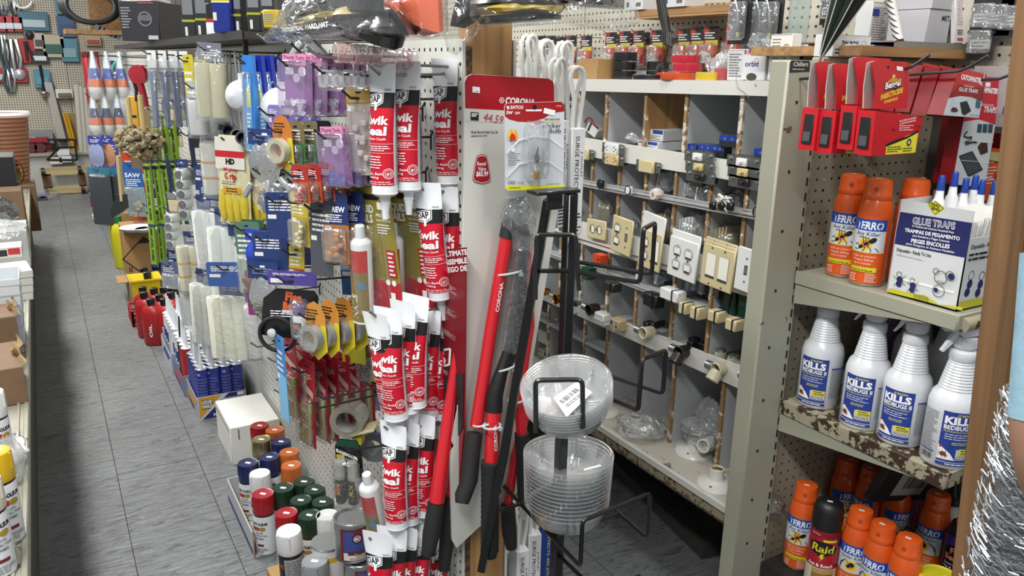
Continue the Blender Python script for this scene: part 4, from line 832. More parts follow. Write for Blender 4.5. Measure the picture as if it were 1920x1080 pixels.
def tape(px,py,col,l,r=.052,h=.02,d=.1,z=0,n=1,grp='rolls of electrical tape on the bins'):
 c=onX(px,py,XC+d);zz=top(c.y)+z;o=thing('tape_roll',l,'tape',(c.x,c.y,zz),0,grp);m=mt(col,.25,coat=.5)
 b=MB();b.lathe(m,[(r*.6,0),(r,0),(r*1.01,h*.1),(r*1.01,h*.9),(r,h),(r*.6,h),(r*.6,0)],30,caps=(0,0));b.build('tape',o)
 b=MB();b.lathe(mt('c9c3b8',.6),[(r*.6,.0005),(r*.52,.0005),(r*.52,h-.0005),(r*.6,h-.0005)],24,caps=(0,0));b.build('core',o);return o
for k in range(3):tape(1285+(-3,3,-2)[k],140,'b01c34','dark red tape roll, %s of the stack of three'%('lowest','middle','topmost')[k],.040,.021,.08,.0225*k+.001)
tape(1272,148,'bf4a22','orange tape roll at the shelf front',.05,.02,.03);tape(1258,140,'b5451f','orange tape roll behind the front orange one',.045,.02,.12);tape(1328,149,'c9ad2c','yellow tape roll at the shelf front',.034,.02,.03);tape(1355,148,'b04a50','pinkish red tape roll beside the yellow one',.022,.03,.05);tape(1217,149,'191a1c','wide black tape roll lying in front',.05,.014,.04)
for k in range(3):tape(1170,148,'17181a','black tape roll, %s of the near black stack'%('lowest','middle','topmost')[k],.038,.026,.1,.028*k)
for k in range(2):tape(1232,140,'17181a','black tape roll, %s of the rear black stack'%('lower','upper')[k],.034,.026,.16,.028*k)
KR=mt('a78253',.7,noise=.08,ns=30)
def topbox(nm,l,px,py,sz,m,d=.05,rz=0,pf=None,rx=0):c=onX(px,py,XC+d);return carton(nm,l,0,0,sz,m,rz=rz,print_=pf,rx=rx,loc=V((c.x,c.y,top(c.y)+.001)))
topbox('cardboard_box','plain brown cardboard box at the end of the bin top',1125,148,(.1,.1,.062),KR,.07);topbox('cardboard_box','brown cardboard box half behind the white cords',1085,148,(.07,.1,.05),KR,.12)
topbox('small_box','narrow white and red box standing tilted on the bins',1383,150,(.05,.02,.075),WC,.03,.35,lambda p,w,h:(p.lines(mt('6a6c70'),-w*.4,h*.1,w*.3,h*.9,9,4),p.rect(mt('b3262e'),w*.4,0,w*.5,h)),.12)
def orb(p,w,h):p.text(mt('2a3f8a'),'orbit',-w*.38,h*.52,h*.2,w=w*.6,bold=.02);p.ring(mt('b3363a'),w*.1,h*.72,h*.12,.001,14);p.disc(mt('3c3f38'),-w*.05,h*.12,h*.15,14,1.8)
topbox('small_box','white box with blue lettering and a grey picture',1424,151,(.075,.05,.062),WC,.03,0,orb);topbox('white_leaflet_box','tall white box with black instructions by the upright',1466,152,(.07,.03,.105),mt('d9d9d6',.5),.02,-.1,lambda p,w,h:(p.lines(BK,-w*.4,h*.1,w*.1,h*.92,12,5,fill=.25),p.lines(mt('8a8a8a'),w*.15,h*.3,w*.4,h*.8,7,8)))
topbox('white_box','white box with a blue end and black logo behind',1490,140,(.1,.05,.085),WC,.1,0,lambda p,w,h:(p.text(BK,'ETN',-w*.2,h*.72,h*.15,bold=.05),p.rect(mt('1f3f8f'),w*.28,h*.6,w*.42,h*.95),p.rect(mt('b34a5a'),-w*.1,h*.2,w*.4,h*.55)))
bag('poly_bag','crumpled clear bag with a white part on the bins',(lambda c:V((c.x,c.y,top(c.y))))(onX(1352,148,XC+.1)),.09,.07,.08,body=.25,seed=41,rot=(0,0,FX))
t=thing('fastener_box','clear box of small bright fasteners tilted on the boxes','box',onX(1436,96,XC+.06),0);t.rotation_euler=(Matrix.Rotation(.55,3,'X')@Matrix.Rotation(FX,3,'Z')).to_euler()
b=MB();b.box(film('e8eaec',.12,1,.05,.2,20),(0,0,0),(.1,.04,.045),None,.003);b.build('clear_box',t);b=MB();b.box(mt('1f2d5a',.4),(.0,-.0215,-.022),(.1,.002,.02));b.box(mt('c4502a',.4),(-.01,-.0225,-.02),(.03,.002,.014));b.build('label',t)
b=MB();rd=random.Random(8);[b.cyl(SVM,(rd.uniform(-.045,.045),rd.uniform(-.016,.016),rd.uniform(-.02,.02)),(rd.uniform(-.045,.045),rd.uniform(-.016,.016),rd.uniform(-.02,.02)),.0015,5)for _ in range(60)];b.build('fasteners',t)['kind']='stuff'
WS=wood_mat('warm_board','7d5733','b08855','y',.8);c0,c1=onX(1190,33,1.74),onX(1378,26,1.74)
t=thing('wooden_shelf_board','wooden board shelf high on the rear pegboard','shelf');b=MB();b.box(WS,(1.80,(c0.y+c1.y)/2,c0.z+.012),(.12,c0.y-c1.y,.02));b.box(WS,(1.79,(c0.y+c1.y)/2,c0.z-.002),(.10,c0.y-c1.y-.02,.006));b.build('board',t,smooth=False)
for px,w,l in((1207,.09,'white box with a blue icon on the high wooden shelf'),(1282,.1,'white box lid up on the high wooden shelf')):c=onX(px,10,1.77);carton('white_box',l,0,0,(w,.08,.05),WC,loc=V((c.x,c.y,c0.z+.023)),print_=lambda p,w,h:(p.rect(mt('22386e'),-w*.45,h*.2,-w*.3,h*.5),p.bars(BK,w*.1,h*.2,w*.35,h*.45)))
t=thing('power_cord','coiled black power cord hanging over the bin top','cord');b=MB();rd=random.Random(3)
for k in range(5):b.tube(mt('211d1b',.4),[onX(1229+3*k,-20,1.62),onX(1236+4*k,30,1.62-.004*k),onX(1244+3*k,60,1.62),onX(1243+k*4,80+2*k,1.61),onX(1250+k*2,86,1.615),onX(1256+k,70,1.62),onX(1252,45,1.625),onX(1243-2*k,10,1.63),onX(1236-k,-20,1.63)],.0032,6)
b.tube(mt('211d1b',.4),[onX(1253,84,1.61),onX(1250,100,1.61),onX(1243,118,1.61),onX(1238,126,1.6)],.003,6);b.build('cord',t);b=MB();b.tube(mt('3a3735',.4),[onX(1240,122,1.6),onX(1233,134,1.6)],.009,8);b.build('plug',t)
for k,(px,l)in enumerate([(1392,'black and red tool pack nearest the wooden board'),(1412,'black tool pack second from the wooden board'),(1432,'black tool pack third from the wooden board'),(1452,'black tool pack beside the clear tube sleeve')]):
 t=thing('tool_pack',l,'tool pack',onX(px,-12,1.70-.03*(k==0)),FX,'black tool packs above the bins');b=MB();b.box(mt('232427',.4),(0,0,-.05),(.075,.003,.16),None);b.build('card',t)
 if k==0:b=MB();b.box(mt('b0202a',.4),(-.036,-.002,-.05),(.004,.004,.16));b.build('edge',t)
 b=MB();b.box(CL,(0,-.012,-.07),(.06,.02,.1),None,.006);b.build('blister',t)
 b=MB();b.tube(SVM,[(-.02,-.012,.0),(.0,-.014,-.04),(.01,-.012,-.1)],.003,6);b.tube(BK,[(.015,-.012,-.02),(.018,-.012,-.08),(.0,-.012,-.11)],.006,6);b.box(mt('b8b93a',.4),(.01,-.016,-.105),(.008,.003,.012));b.build('tool',t)
t=thing('clear_tube_sleeve','long clear green tinted plastic sleeve standing on the boxes','tubing',onX(1494,82,1.6),0);b=MB();b.sheet(film('8fb0aa',.25,1.0,.1,.6,12),lambda i,j:(.028*cos(2*pi*i)*(1+.1*sin(3*j)),.02*sin(2*pi*i)*(1+.2*sin(6*pi*i)),.3*j),24,6);b.build('sleeve',t)
ap=onX(1541,104,1.40);t=thing('furled_umbrella','furled dark green umbrella with white piping, point down on the upright','umbrella',ap)
d=(onX(1622,-70,1.40)-ap);Lx=d.length;q=d.to_track_quat('Z','Y');Tm=q.to_matrix().to_4x4();GRN=mt('12251d',.6,bump=.3,ns=30);N_=7
def fold(i,j):
 a=2*pi*i;r=(.004+.062*j**.9)*(1+.30*abs(sin(a*N_/2)))*.8;return(r*cos(a),r*sin(a),Lx*1.6*j)
b=MB(Tm);b.sheet(GRN,fold,84,10);b.build('canopy',t)
for k in range(N_):
 b=MB(Tm);b.tube(mt('c9c8c2',.5),[V(fold((k+.5)/N_,j/10))*1.0+V((.0007*cos(2*pi*(k+.5)/N_),.0007*sin(2*pi*(k+.5)/N_),0))for j in range(11)],.0011,5);b.build('piping',t)
b=MB(Tm);b.cyl(SVM,(0,0,-.012),(0,0,.01),.0028,8);b.build('tip',t)
t=thing('striped_rod','thin rod with black and white diagonal stripes beside the umbrella','rod');b=MB();a_,c_=onX(1685,76,1.42),onX(1664,-30,1.42);b.cyl(mt('c9c8c4',.4),a_,c_,.009,12);b.build('rod',t)
for k in range(9):b=MB();p0=a_.lerp(c_,(k+.5)/9);ax_=(c_-a_).normalized();b.tube(BK,[p0+V((.0095*cos(w),.0095*sin(w),.006*sin(w)))for w in[2*pi*i/14 for i in range(14)]],.0024,5,True,flat=.4);b.build('stripe',t)
OAK=wood_mat('oak_board','80603c','ab8456','x',.9);e0=onY(1700,98,1.10)
t=thing('shelf_plank','wooden plank lying over the steel end display','plank',(0,0,0));b=MB();xl=onY(1615,98,1.10).x;b.box(OAK,((xl+2.4)/2,1.25,e0.z),(2.4-xl,.30,.020));b.build('plank',t,smooth=False)
t=thing('metal_shelf_board','thin grey metal shelf tray on the wooden plank','shelf');b=MB();xl=onY(1678,80,1.11).x;b.box(mt('8d8a83',.4,.4),((xl+2.4)/2,1.26,e0.z+.022),(2.4-xl,.30,.003));b.box(mt('8d8a83',.4,.4),((xl+2.4)/2,1.11,e0.z+.016),(2.4-xl,.003,.014));b.build('tray',t,smooth=False)
zt_=e0.z+.0245
def tbox(nm,l,px,py,Y,sz,m,rz=0,pf=None,rx=0,z=None):c=onY(px,py,Y);return carton(nm,l,0,0,sz,m,rz=rz-FX,print_=pf,rx=rx,loc=V((c.x,c.y,zt_ if z is None else z)))
tbox('white_carton','plain white carton, lower one of the stack beside the striped rod',1718,74,1.2,(.085,.1,.072),mt('b4b3b8',.6),.0,lambda p,w,h:p.text(BK,'METAL',w*.1,h*.68,h*.16,bold=.02));tbox('white_carton','plain white carton, upper one of the stack beside the striped rod',1720,74,1.2,(.085,.1,.072),mt('b4b3b8',.6),.04,None,z=zt_+.0735)
tbox('white_carton','plain white carton marked by hand behind the booklet pack',1770,74,1.22,(.085,.1,.072),mt('a9a8ae',.6),.0,lambda p,w,h:p.text(BK,'METAL',-w*.42,h*.7,h*.15,w=w*.8));tbox('white_carton','plain white carton above the hand marked one',1770,74,1.22,(.085,.1,.072),mt('a9a8ae',.6),.0,None,z=zt_+.0735)
tbox('booklet_pack','shrink wrapped white booklet with red foot leaning on cartons',1812,76,1.13,(.09,.012,.13),mt('cfcccf',.3,coat=.8),-.1,lambda p,w,h:(p.lines(mt('8a6f76'),-w*.42,h*.3,w*.42,h*.92,16,4,fill=.3),p.rect(mt('b04450'),-w*.42,h*.04,w*.42,h*.09),p.bars(BK,w*.2,h*.14,w*.36,h*.26),p.lines(BK,-w*.42,h*.14,w*.05,h*.24,3,5)),-.18)
tbox('flat_box','flat blue and white box under the metal tray',1625,88,1.16,(.16,.06,.026),WC,0,lambda p,w,h:(p.rect(mt('1c3388',.4),-w*.1,0,w*.5,h),p.text(BK,'ETN',-w*.4,h*.3,h*.4,bold=.05)),z=1.479)
tbox('printed_box','white box printed with a pipe picture by the umbrella point',1578,100,1.18,(.12,.05,.045),WC,0,lambda p,w,h:(p.text(BK,'7W BOX',-w*.3,h*.5,h*.22,bold=.04),p.lines(BK,-w*.45,h*.1,0,h*.4,2,4),p.ring(mt('8a8c90'),w*.3,h*.5,h*.25,.001)),z=1.479)
tbox('white_leaflet_box','white printed box behind the furled umbrella',1630,80,1.3,(.08,.04,.11),WC,.1,lambda p,w,h:(p.lines(mt('8a6f76'),-w*.4,h*.2,w*.4,h*.9,14,4),p.rect(mt('1c3388'),-w*.45,h*.7,-w*.1,h*.85)),z=1.50)
for k in range(5):
 t=thing('thread_seal_tape','white plastic roll with blue hub, %s along its hook'%ORD[k],'tape',onY(1878+11*k,45,1.20-.0*k),0,'thread seal tape rolls on one hook',rot=(0,0,0));t.location=onY(1876,43,1.15)+V((.022*k,.022*k,0));t.rotation_euler=(0,0,-.8)
 b=MB(Matrix.Rotation(pi/2,4,'X'));b.lathe(WH,[(.010,0),(.026,0),(.026,.004),(.022,.005),(.022,.016),(.026,.017),(.026,.020),(.010,.020)],28,caps=(0,0));b.build('spool',t)
 b=MB(Matrix.Rotation(pi/2,4,'X'));b.lathe(mt('2a62c4',.35),[(.007,.0195),(.016,.0205),(.016,.0,)],24,caps=(0,0));b.lathe(mt('1f4f9c',.35),[(.001,.012),(.014,.012)],20,caps=(0,0));b.build('hub',t)
for k,(px,py,l)in enumerate([(1852,2,'dark hardware card with white label above the tape rolls'),(1876,4,'dark hardware card second above the tape rolls'),(1905,6,'dark hardware card at the frame corner'),(1845,52,'dark hardware card behind the tape rolls'),(1560,-6,'dark hardware card above the pegboard holes')]):
 t=thing('hardware_card',l,'card',onX(px,py,1.84),FX,'dark hardware cards on the rear pegboard');b=MB();b.box(mt('2c2b2c',.4),(0,0,-.03),(.06,.002,.08));b.build('card',t);p=Pr(base=.0015);p.rect(mt('d9d9d6'),-.025,-.045,.022,-.025);p.lines(BK,-.022,-.043,.018,-.028,2,4);p.build('label',t)
 b=MB();b.box(CL,(0,-.01,-.03),(.05,.016,.05),None,.004);b.build('blister',t)
t=thing('loose_wire','thin loose wire looped over the bin top edge','wire');b=MB();b.tube(mt('6f7074',.4,.6),[onX(x,y,XC-.014)for x,y in((1382,132),(1380,150),(1384,166),(1396,174),(1404,182),(1396,190),(1386,190))],.0008,4);b.build('wire',t)
# grey steel end display with perforated back
EY=1.16;STL=worn_mat('chipped_grey_green_enamel','9b9b8b','5d5040',.37,26,.4);STLR=worn_mat('rusty_shelf_enamel','9d9680','3b2a1e',.515,34,.5)
EPEG=peg_mat('perforated_steel_back','b5ac97','Y',rad=.0034,ph=(.012,.006),dirt=.2)
UX0,UX1=1.335,1.445
end=thing('steel_end_display','worn grey steel end shelving with slotted upright and chipped shelves','shelving')
b=MB();b.box(STL,((UX0+UX1)/2,EY+.028,.735),(UX1-UX0,.05,1.47),bev=.004);b.build('upright',end)
sl=MB()
for k in range(42):
 z=1.45-k*.0335;sl.box(mt('1c1a17',.8),(UX1-.012,EY+.0025,z),(.0045,.002,.018))
sl.build('slot_row',end)['kind']='stuff'
for k,z in enumerate((1.385,1.24,1.11,.975,.84,.71,.58,.45,.33)):
 b=MB();b.cyl(mt('1c1a17',.8),(1.372,EY+.004,z),(1.372,EY+.0022,z),.0038,10);b.build('bolt_hole',end)
PU=Pl('Y',EY+.0024);p=PU.pr();PU.quad(p,mt('2b2f3a',.5,noise=.6,ns=200),[(1481,118),(1484,113),(1518,114),(1518,134),(1480,136)])
PU.text(p,mt('b9b9ae'),'Chillers',(1487,124),(1515,124),8,bold=.03);PU.lines(p,mt('9a9a92'),1486,127,1517,133,1,6,fill=.5);p.build('badge',end)
b=MB();b.box(EPEG,(1.95,EY+.03,.72),(1.02,.002,1.44));b.build('perforated_back',end,smooth=False)
b=MB();b.box(mt('55503f',.8),(1.95,EY+.055,.72),(1.0,.004,1.42));b.build('rear_panel',end,smooth=False)
b=MB();b.box(mt('a79c84',.5),(1.95,EY+.02,1.46),(1.02,.03,.035),bev=.003);b.build('top_rail',end)
SHX0,SHX1=1.43,1.95
def eshelf(z,y0,lip,m,br=True,x1=SHX1):
 b=MB();b.box(m,((SHX0+x1)/2,(y0+EY)/2,z-.004),(x1-SHX0-.002,EY-y0,.006));b.build('shelf_top',end,smooth=False)
 b=MB();b.box(m,(SHX0,(y0+EY)/2,z-lip/2+.002),(.004,EY-y0,lip),bev=.001);b.box(m,((SHX0+x1)/2,y0,z-lip/2+.002),(x1-SHX0,.004,lip),bev=.001);b.build('shelf_lip',end)
 if br:b=MB();b.add([(SHX0+.002,EY,z-lip),(SHX0+.002,y0+.05,z-lip),(SHX0+.002,EY,z-lip-.045),(SHX0+.006,EY,z-lip),(SHX0+.006,y0+.05,z-lip),(SHX0+.006,EY,z-lip-.045)],[(0,1,2),(5,4,3),(0,3,4,1),(1,4,5,2)],STL);b.build('bracket',end,smooth=False)
Z1,Z2,Z3=1.014,.700,.262
eshelf(Z1,.785,.03,STL);eshelf(Z2,.755,.034,STLR);eshelf(Z3,.60,.26,mt('232220',.5),False)
b=MB();b.tube(STLR,[(SHX0+.012,.782,Z1-.018),(SHX1,.782,Z1-.018)],.014,10);b.build('price_rail',end)
# insecticide cans
ORG=mt('d9591d',.3,coat=.3);BLU=mt('1f4fae',.35)
def make_aerosol(kind='ant'):
 t=thing('insect_spray_can','can','spray can');r=.034
 if kind=='roach':cap,body=BK,mt('a3152a',.3,coat=.3)
 elif kind=='flea':cap,body=None,mt('1b1a1d',.3)
 elif kind=='yellow':cap,body=mt('b5b41f',.35),mt('8f1a24',.35)
 else:cap,body=ORG,ORG
 b=MB();b.lathe(SVM,[(r-.001,.0),(r,.002),(r,.005)],32,caps=(1,0));b.lathe(body,[(r,.005),(r,.152),(r*.97,.162),(r*.86,.176),(r*.76,.184)],32,caps=(0,1));b.build('can',t)
 if kind=='flea':
  b=MB();b.lathe(mt('cfcfd2',.25,.8),[(r*.95,.164),(r*.7,.178),(.018,.185),(.018,.19),(.0165,.192)],28);b.lathe(mt('cfcfd2',.4),[(.006,.192),(.006,.2),(.004,.201)],12);cp=b.build('valve_top',t)
 elif kind=='roach':
  b=MB();b.lathe(cap,[(r*.98,.16),(r*1.0,.175),(r*1.0,.205),(r*.9,.221),(r*.6,.229),(.002,.231)],28,caps=(0,1));cp=b.build('cap',t)
 else:
  b=MB();b.lathe(cap,[(r*.8,.18),(r*.84,.184),(r*.84,.192),(r*.80,.194),(r*.79,.212),(r*.72,.221),(r*.45,.224),(.001,.2245)],30,caps=(0,0));cp=b.build('cap',t)
  b=MB();b.lathe(mt('b54413',.4),[(.0045,0),(.004,.002),(.002,.0025)],12,Matrix.Translation((0,-r*.785,.205))@Matrix.Rotation(pi/2,4,'X'),(0,1));b.build('nozzle',cp)
 p=Pr(wrap(r+.0002),step=.005)
 if kind in('ant','spider'):
  p.rect(BLU,-.052,.118,.034,.142);p.text(WH,'TERRO',-.030,.1215,.0155,w=.056,bold=.03,shear=.15)
  p.rect(mt('cfd6dc',.35),-.052,.073,.034,.118);p.text(BK,'Ant Killer' if kind=='ant' else 'Spider Killer',-.030,.1075,.0082,w=.052,bold=.01,shear=.2)
  yb=mt('e6c84a',.4);p.disc(yb,-.006,.09,.014,20);p.disc(mt('d98b4a',.4),-.006,.09,.0085,16)
  def leg(x0,y0,x1,y1,x2,y2,w=.0007):
   for a,c_ in(((x0,y0),(x1,y1)),((x1,y1),(x2,y2))):
    d=V((c_[0]-a[0],c_[1]-a[1]));n=V((-d.y,d.x)).normalized()*w;p._a([(a[0]+n.x,a[1]+n.y),(a[0]-n.x,a[1]-n.y),(c_[0]-n.x,c_[1]-n.y),(c_[0]+n.x,c_[1]+n.y)],[(0,1,2,3)],BK,False)
  if kind=='ant':
   for cx,cy,rx,ry in((.008,.0985,.0085,.005),(-.004,.091,.0045,.003),(-.014,.084,.005,.0035)):p.pol(BK,[(cx+rx*cos(a)*.85-ry*sin(a)*.4,cy+rx*cos(a)*.5+ry*sin(a))for a in[2*pi*k/14 for k in range(14)]])
   for k in range(3):
    leg(-.004+.004*k-.004,.09,-.012+.006*k,.106-.001*k,-.02+.008*k,.103);leg(-.004+.004*k-.004,.09,-.006+.012*k,.08,-.01+.016*k,.074)
   leg(-.016,.083,-.022,.09,-.027,.087);leg(-.016,.083,-.02,.078,-.028,.078)
  else:
   p.disc(BK,-.004,.093,.006,14);p.disc(BK,-.011,.087,.004,12)
   for k in range(4):leg(-.008,.09,-.018-.004*k,.104-.004*k,-.03-.001*k,.09-.008*k);leg(-.004,.09,.008+.004*k,.104-.004*k,.022+.001*k,.092-.008*k)
  p.rect(mt('e6c84a',.4),-.052,.0715,.034,.073);wt=mt('f0cfc0',.4)
  for k,s_ in enumerate(('Kills on contact','Keeps killing','up to 6 weeks')):p.text(wt,s_,-.028+.002*k,.062-.0075*k,.0046,w=.046-.006*k,bold=.01,shear=.2)
  p.rect(mt('d8d22a',.4),-.030,.031,.022,.041);p.text(BK,'Kills ants, roaches',-.027,.0365,.0024,w=.03);p.lines(BK,-.028,.032,.018,.036,1,4)
  p.lines(wt,-.03,.009,-.012,.026,4,5);p.lines(wt,.002,.009,.026,.03,6,6);
  p.lines(wt,.042,.012,.075,.135,26,9,fill=.35)
 elif kind=='roach':
  p.rect(mt('7a1020',.3),-.05,.145,.05,.158);p.rect(mt('d9c92b',.4),-.002,.136,.03,.142)
  p.pol(BK,[(-.034,.128),(-.02,.134),(0,.136),(.022,.13),(.034,.121),(.03,.108),(0,.098),(-.03,.104)]);p.text(mt('ddd02c',.35),'Raid',-.027,.108,.02,w=.052,bold=.02,shear=.1)
  p.pol(mt('ddd02c',.35),[(-.004,.104),(.004,.104),(.0,.097),(.005,.097),(-.006,.084),(-.002,.093),(-.007,.093)]);p.text(WH,'Ant & Roach',-.032,.0695,.0085,w=.058,bold=.02)
  p.rect(mt('c9c2b0',.4),-.05,.012,.05,.066);p.rect(mt('8c6a35',.5),-.02,.036,.03,.064);p.rect(mt('3a3128',.5),.01,.03,.024,.05);p.rect(mt('b08f54',.5),-.02,.052,.03,.064);p.lines(BK,-.026,.014,.03,.03,3,8);p.lines(mt('d9a9ae'),-.03,.15,-.008,.156,2,3)
 elif kind=='flea':
  p.rect(mt('4a2d8c',.35),-.06,.146,.06,.160);p.rect(mt('4a2d8c',.35),-.06,.13,-.03,.146);p.pol(mt('4a2d8c',.35),[(-.03,.146),(.0,.146),(-.03,.13)]);p.rect(mt('d3d0cf'),-.004,.142,.012,.152)
  p.text(mt('e88a72',.4),'Flea',-.02,.116,.015,w=.036,bold=.04);p.text(mt('e88a72',.4),'Beater',-.03,.1,.014,w=.05,bold=.04)
  for k,s_ in enumerate(('Carpet & Upholstery','Flea & Tick Killer','Carpet, Floors & Bare')):p.text(WH,s_,-.03,.088-.009*k,.0046,w=.056,bold=.01)
  p.rect(mt('a9a5b8'),-.032,.054,.034,.061);p.text(WH,'7 MONTHS',-.02,.04,.007,w=.044,bold=.02,shear=.15);p.lines(mt('a9a5b8'),-.03,.012,.03,.034,4,7)
 else:p.lines(mt('d9a9ae'),-.04,.02,.04,.14,20,9)
 p.build('label',t)
 p=Pr(flat,T=Matrix.Translation((0,0,.2247 if kind!='roach' else .2312)));p.mp=lambda u,v,o:(u,v,o)
 if kind not in('flea',):p.rect(mt('ddddda'),-.006,-.016,.006,-.008);p.build('price_sticker',cp)
 return t
_ac={k:Stock(lambda k=k:make_aerosol(k))for k in('ant','spider','roach','flea','yellow')}
def can(kind,px,py,z,rz,l,g):return _ac[kind].put(onZ(px,py,z),(0,0,rz),l,g,sc=None)
GA='orange insect spray cans on the steel shelving'
can('ant',1577,514,Z1,-1.05,'orange ant spray can nearest the steel upright, upper shelf',GA);can('ant',1622,530,Z1,-1.1,'orange ant spray can second from the upright, upper shelf',GA);can('ant',1690,528,Z1,1.0,'orange spray can turned backwards beside the trap box',GA)
can('ant',1494,1056,Z3,-1.0,'orange ant spray can nearest the upright, bottom shelf',GA);can('roach',1534,1096,Z3,-.95,'dark red roach spray can with a black cap','other insect sprays')
can('spider',1592,1110,Z3,-1.0,'orange spider spray can with the tall spider picture in front',GA);can('spider',1632,1140,Z3,-1.35,'orange spray can third from the upright at the bottom front',GA);can('ant',1678,1170,Z3,-1.35,'orange spray can with a price sticker on its cap, bottom front',GA)
can('ant',1570,1000,Z3,-.35,'orange spray can at the back beside the perforated panel',GA);can('ant',1614,1020,Z3,-1.6,'orange spray can at the back with its label half turned',GA);can('ant',1665,1040,Z3,-.25,'orange spray can at the back with its label turned away',GA);can('spider',1734,1075,Z3,-1.35,'orange spider spray can beside the black flea spray',GA)
can('flea',1784,1110,Z3,-1.1,'black and purple flea spray can without a cap','other insect sprays');can('yellow',1700,1010,Z3,0,'yellow capped red insect spray deep on the bottom shelf','other insect sprays')
t=thing('fogger_tub','tub with a yellow lid at the bottom shelf front','tub',onZ(1740,1190,Z3));b=MB();b.lathe(mt('c9c3a0',.4),[(.04,0),(.042,.13)],30);b.build('tub',t);b=MB();b.lathe(mt('c9c229',.35),[(.044,.125),(.045,.14),(.043,.15),(.038,.152),(.036,.149),(.001,.149)],32,caps=(0,1));b.build('lid',t)
b=MB();b.box(mt('e3e3df'),(0,-.01,.1497),(.022,.01,.0008));b.build('price_sticker',t)
t=thing('applicator_bottle','pale bottle with a black spout behind the orange cans','bottle',onZ(1765,1050,Z3));b=MB();b.lathe(mt('c4b9a8',.4),[(.03,0),(.032,.02),(.032,.14),(.02,.165),(.014,.17)],24);b.build('bottle',t);b=MB();b.lathe(BK,[(.024,.165),(.022,.18),(.01,.19),(.004,.215)],20);b.build('spout',t)
t=thing('trap_carton','black and white barcode carton leaning at the back of the bottom shelf','box',onX(1700,905,1.72),0,rot=(.25,.25,0));b=MB();b.box(mt('232324',.5),(0,0,0),(.26,.02,.1),bev=.002);b.build('carton',t)
p=Pr(base=.0105);p.rect(mt('b5b3ad'),-.06,-.03,.07,.04);p.bars(BK,-.03,-.01,.06,.035);p.build('print',t)
t=thing('red_packet','red packet with white lettering at the back of the bottom shelf','packet',onY(1808,940,1.05));b=MB();b.box(mt('b5203c',.35),(0,0,0),(.09,.01,.1));b.build('packet',t);p=Pr(base=.0055);p.text(WH,'Liberty',-.04,-.01,.022,w=.08,bold=.05,rot=.25);p.build('print',t)
# bedbug spray bottles
HD=mt('d6d9de',.28)
def make_quart(head=True):
 t=thing('bedbug_spray_bottle','bottle','spray bottle');r=.0465;b=MB()
 pf=[(r*.93,0),(r,.005),(r,.118),(r*.995,.13),(r*.9,.146),(r*.72,.156)]
 for k in range(10):z=.158+.0058*k;q=.0325-.0011*k;pf+=[(q,z),(q+.0014,z+.0018),(q,z+.0038)]
 pf+=[(.0245,.218),(.0245,.233),(.0225,.236),(.0165,.238),(.0165,.245)]
 b.lathe(HD,pf,40);b.build('bottle',t)
 b=MB();b.lathe(HD,[(.0195,.241),(.0205,.243),(.0205,.262),(.018,.264)],30);
 for k in range(20):a=2*pi*k/20;b.box(HD,(.0207*cos(a),.0207*sin(a),.252),(.0015,.0015,.018),None)
 b.build('collar',t)
 if head:
  b=MB();b.prism(HD,[(-.035,.283),(-.03,.289),(.02,.293),(.048,.277),(.05,.268),(.044,.263),(.016,.268),(-.005,.264),(-.012,.264),(-.02,.272),(-.036,.275)],-.011,.011);sp=b.build('spray_head',t)
  b=MB();b.prism(HD,[(-.022,.273),(-.03,.262),(-.037,.245),(-.044,.232),(-.04,.231),(-.03,.243),(-.018,.262),(-.014,.27)],-.006,.006);b.build('trigger',sp)
  b=MB();b.box(HD,(-.04,0,.281),(.012,.018,.015),None,.002);b.build('nozzle',sp)
 else:b=MB();b.lathe(HD,[(.0195,.255),(.0195,.272),(.017,.2745),(.001,.275)],30,caps=(0,0));b.build('cap',t)
 p=Pr(wrap(r+.0002),step=.006);nb=mt('2b3f8f',.35)
 p.rect(nb,-.036,.018,.030,.122);p.pol(WH,[(-.036,.022),(-.036,.052),(-.014,.036),(-.004,.022)]);p.rect(mt('c9ccd1',.35),-.004,.023,.029,.045)
 p.text(mt('e8dd3a'),'JT EATON',-.012,.1145,.0036,w=.028,bold=.03,shear=.2);p.text(WH,'KILLS',-.032,.0975,.0145,w=.056,bold=.05);p.text(WH,'BEDBUGS II',-.032,.086,.0085,w=.058,bold=.03);p.text(mt('d8d06a'),'WATER BASED-KILLS ON CONTACT',-.032,.0805,.003,w=.056,bold=.02)
 p.lines(mt('c4c8d8'),-.028,.064,.024,.078,3,4,fill=.4);p.lines(mt('d8d06a'),-.014,.054,.02,.061,2,5,fill=.4);p.rect(mt('d9cf4a',.4),.0,.034,.0285,.047);p.text(BK,'CAUTION',.004,.036,.0045,w=.022,bold=.03);p.lines(BK,.004,.0415,.026,.0455,1,5)
 bug=mt('7a3a1e',.5);p.pol(bug,[(-.026+.006*cos(a),.034+.0045*sin(a))for a in[2*pi*k/12 for k in range(12)]]);p.disc(bug,-.02,.031,.002,8);p.rect(mt('b5343c'),-.034,.047,-.03,.052)
 for k in range(3):p.rect(bug,-.034+.006*k,.027,-.0332+.006*k,.041)
 p.lines(mt('55585e'),-.004,.024,.028,.033,2,7,fill=.3);p.rect(nb,-.036,.0105,.030,.0165);p.lines(WH,-.02,.0115,.026,.0158,1,3)
 p.rect(nb,.036,.1,.075,.103);p.lines(mt('73777e'),.036,.03,.07,.098,22,12,fill=.35,ragged=.1);p.rect(nb,-.075,.032,-.042,.034);p.lines(mt('73777e'),-.075,.036,-.04,.118,20,13,fill=.35);p.bars(mt('3b3c40'),-.066,.016,-.046,.028)
 p.build('label',t);return t
_q=Stock(make_quart);_qc=Stock(lambda:make_quart(False));GB='white bedbug spray bottles'
_qc.put(onZ(1531,754,Z2),-1.22,'white bedbug bottle with a screw cap, nearest the upright',GB)
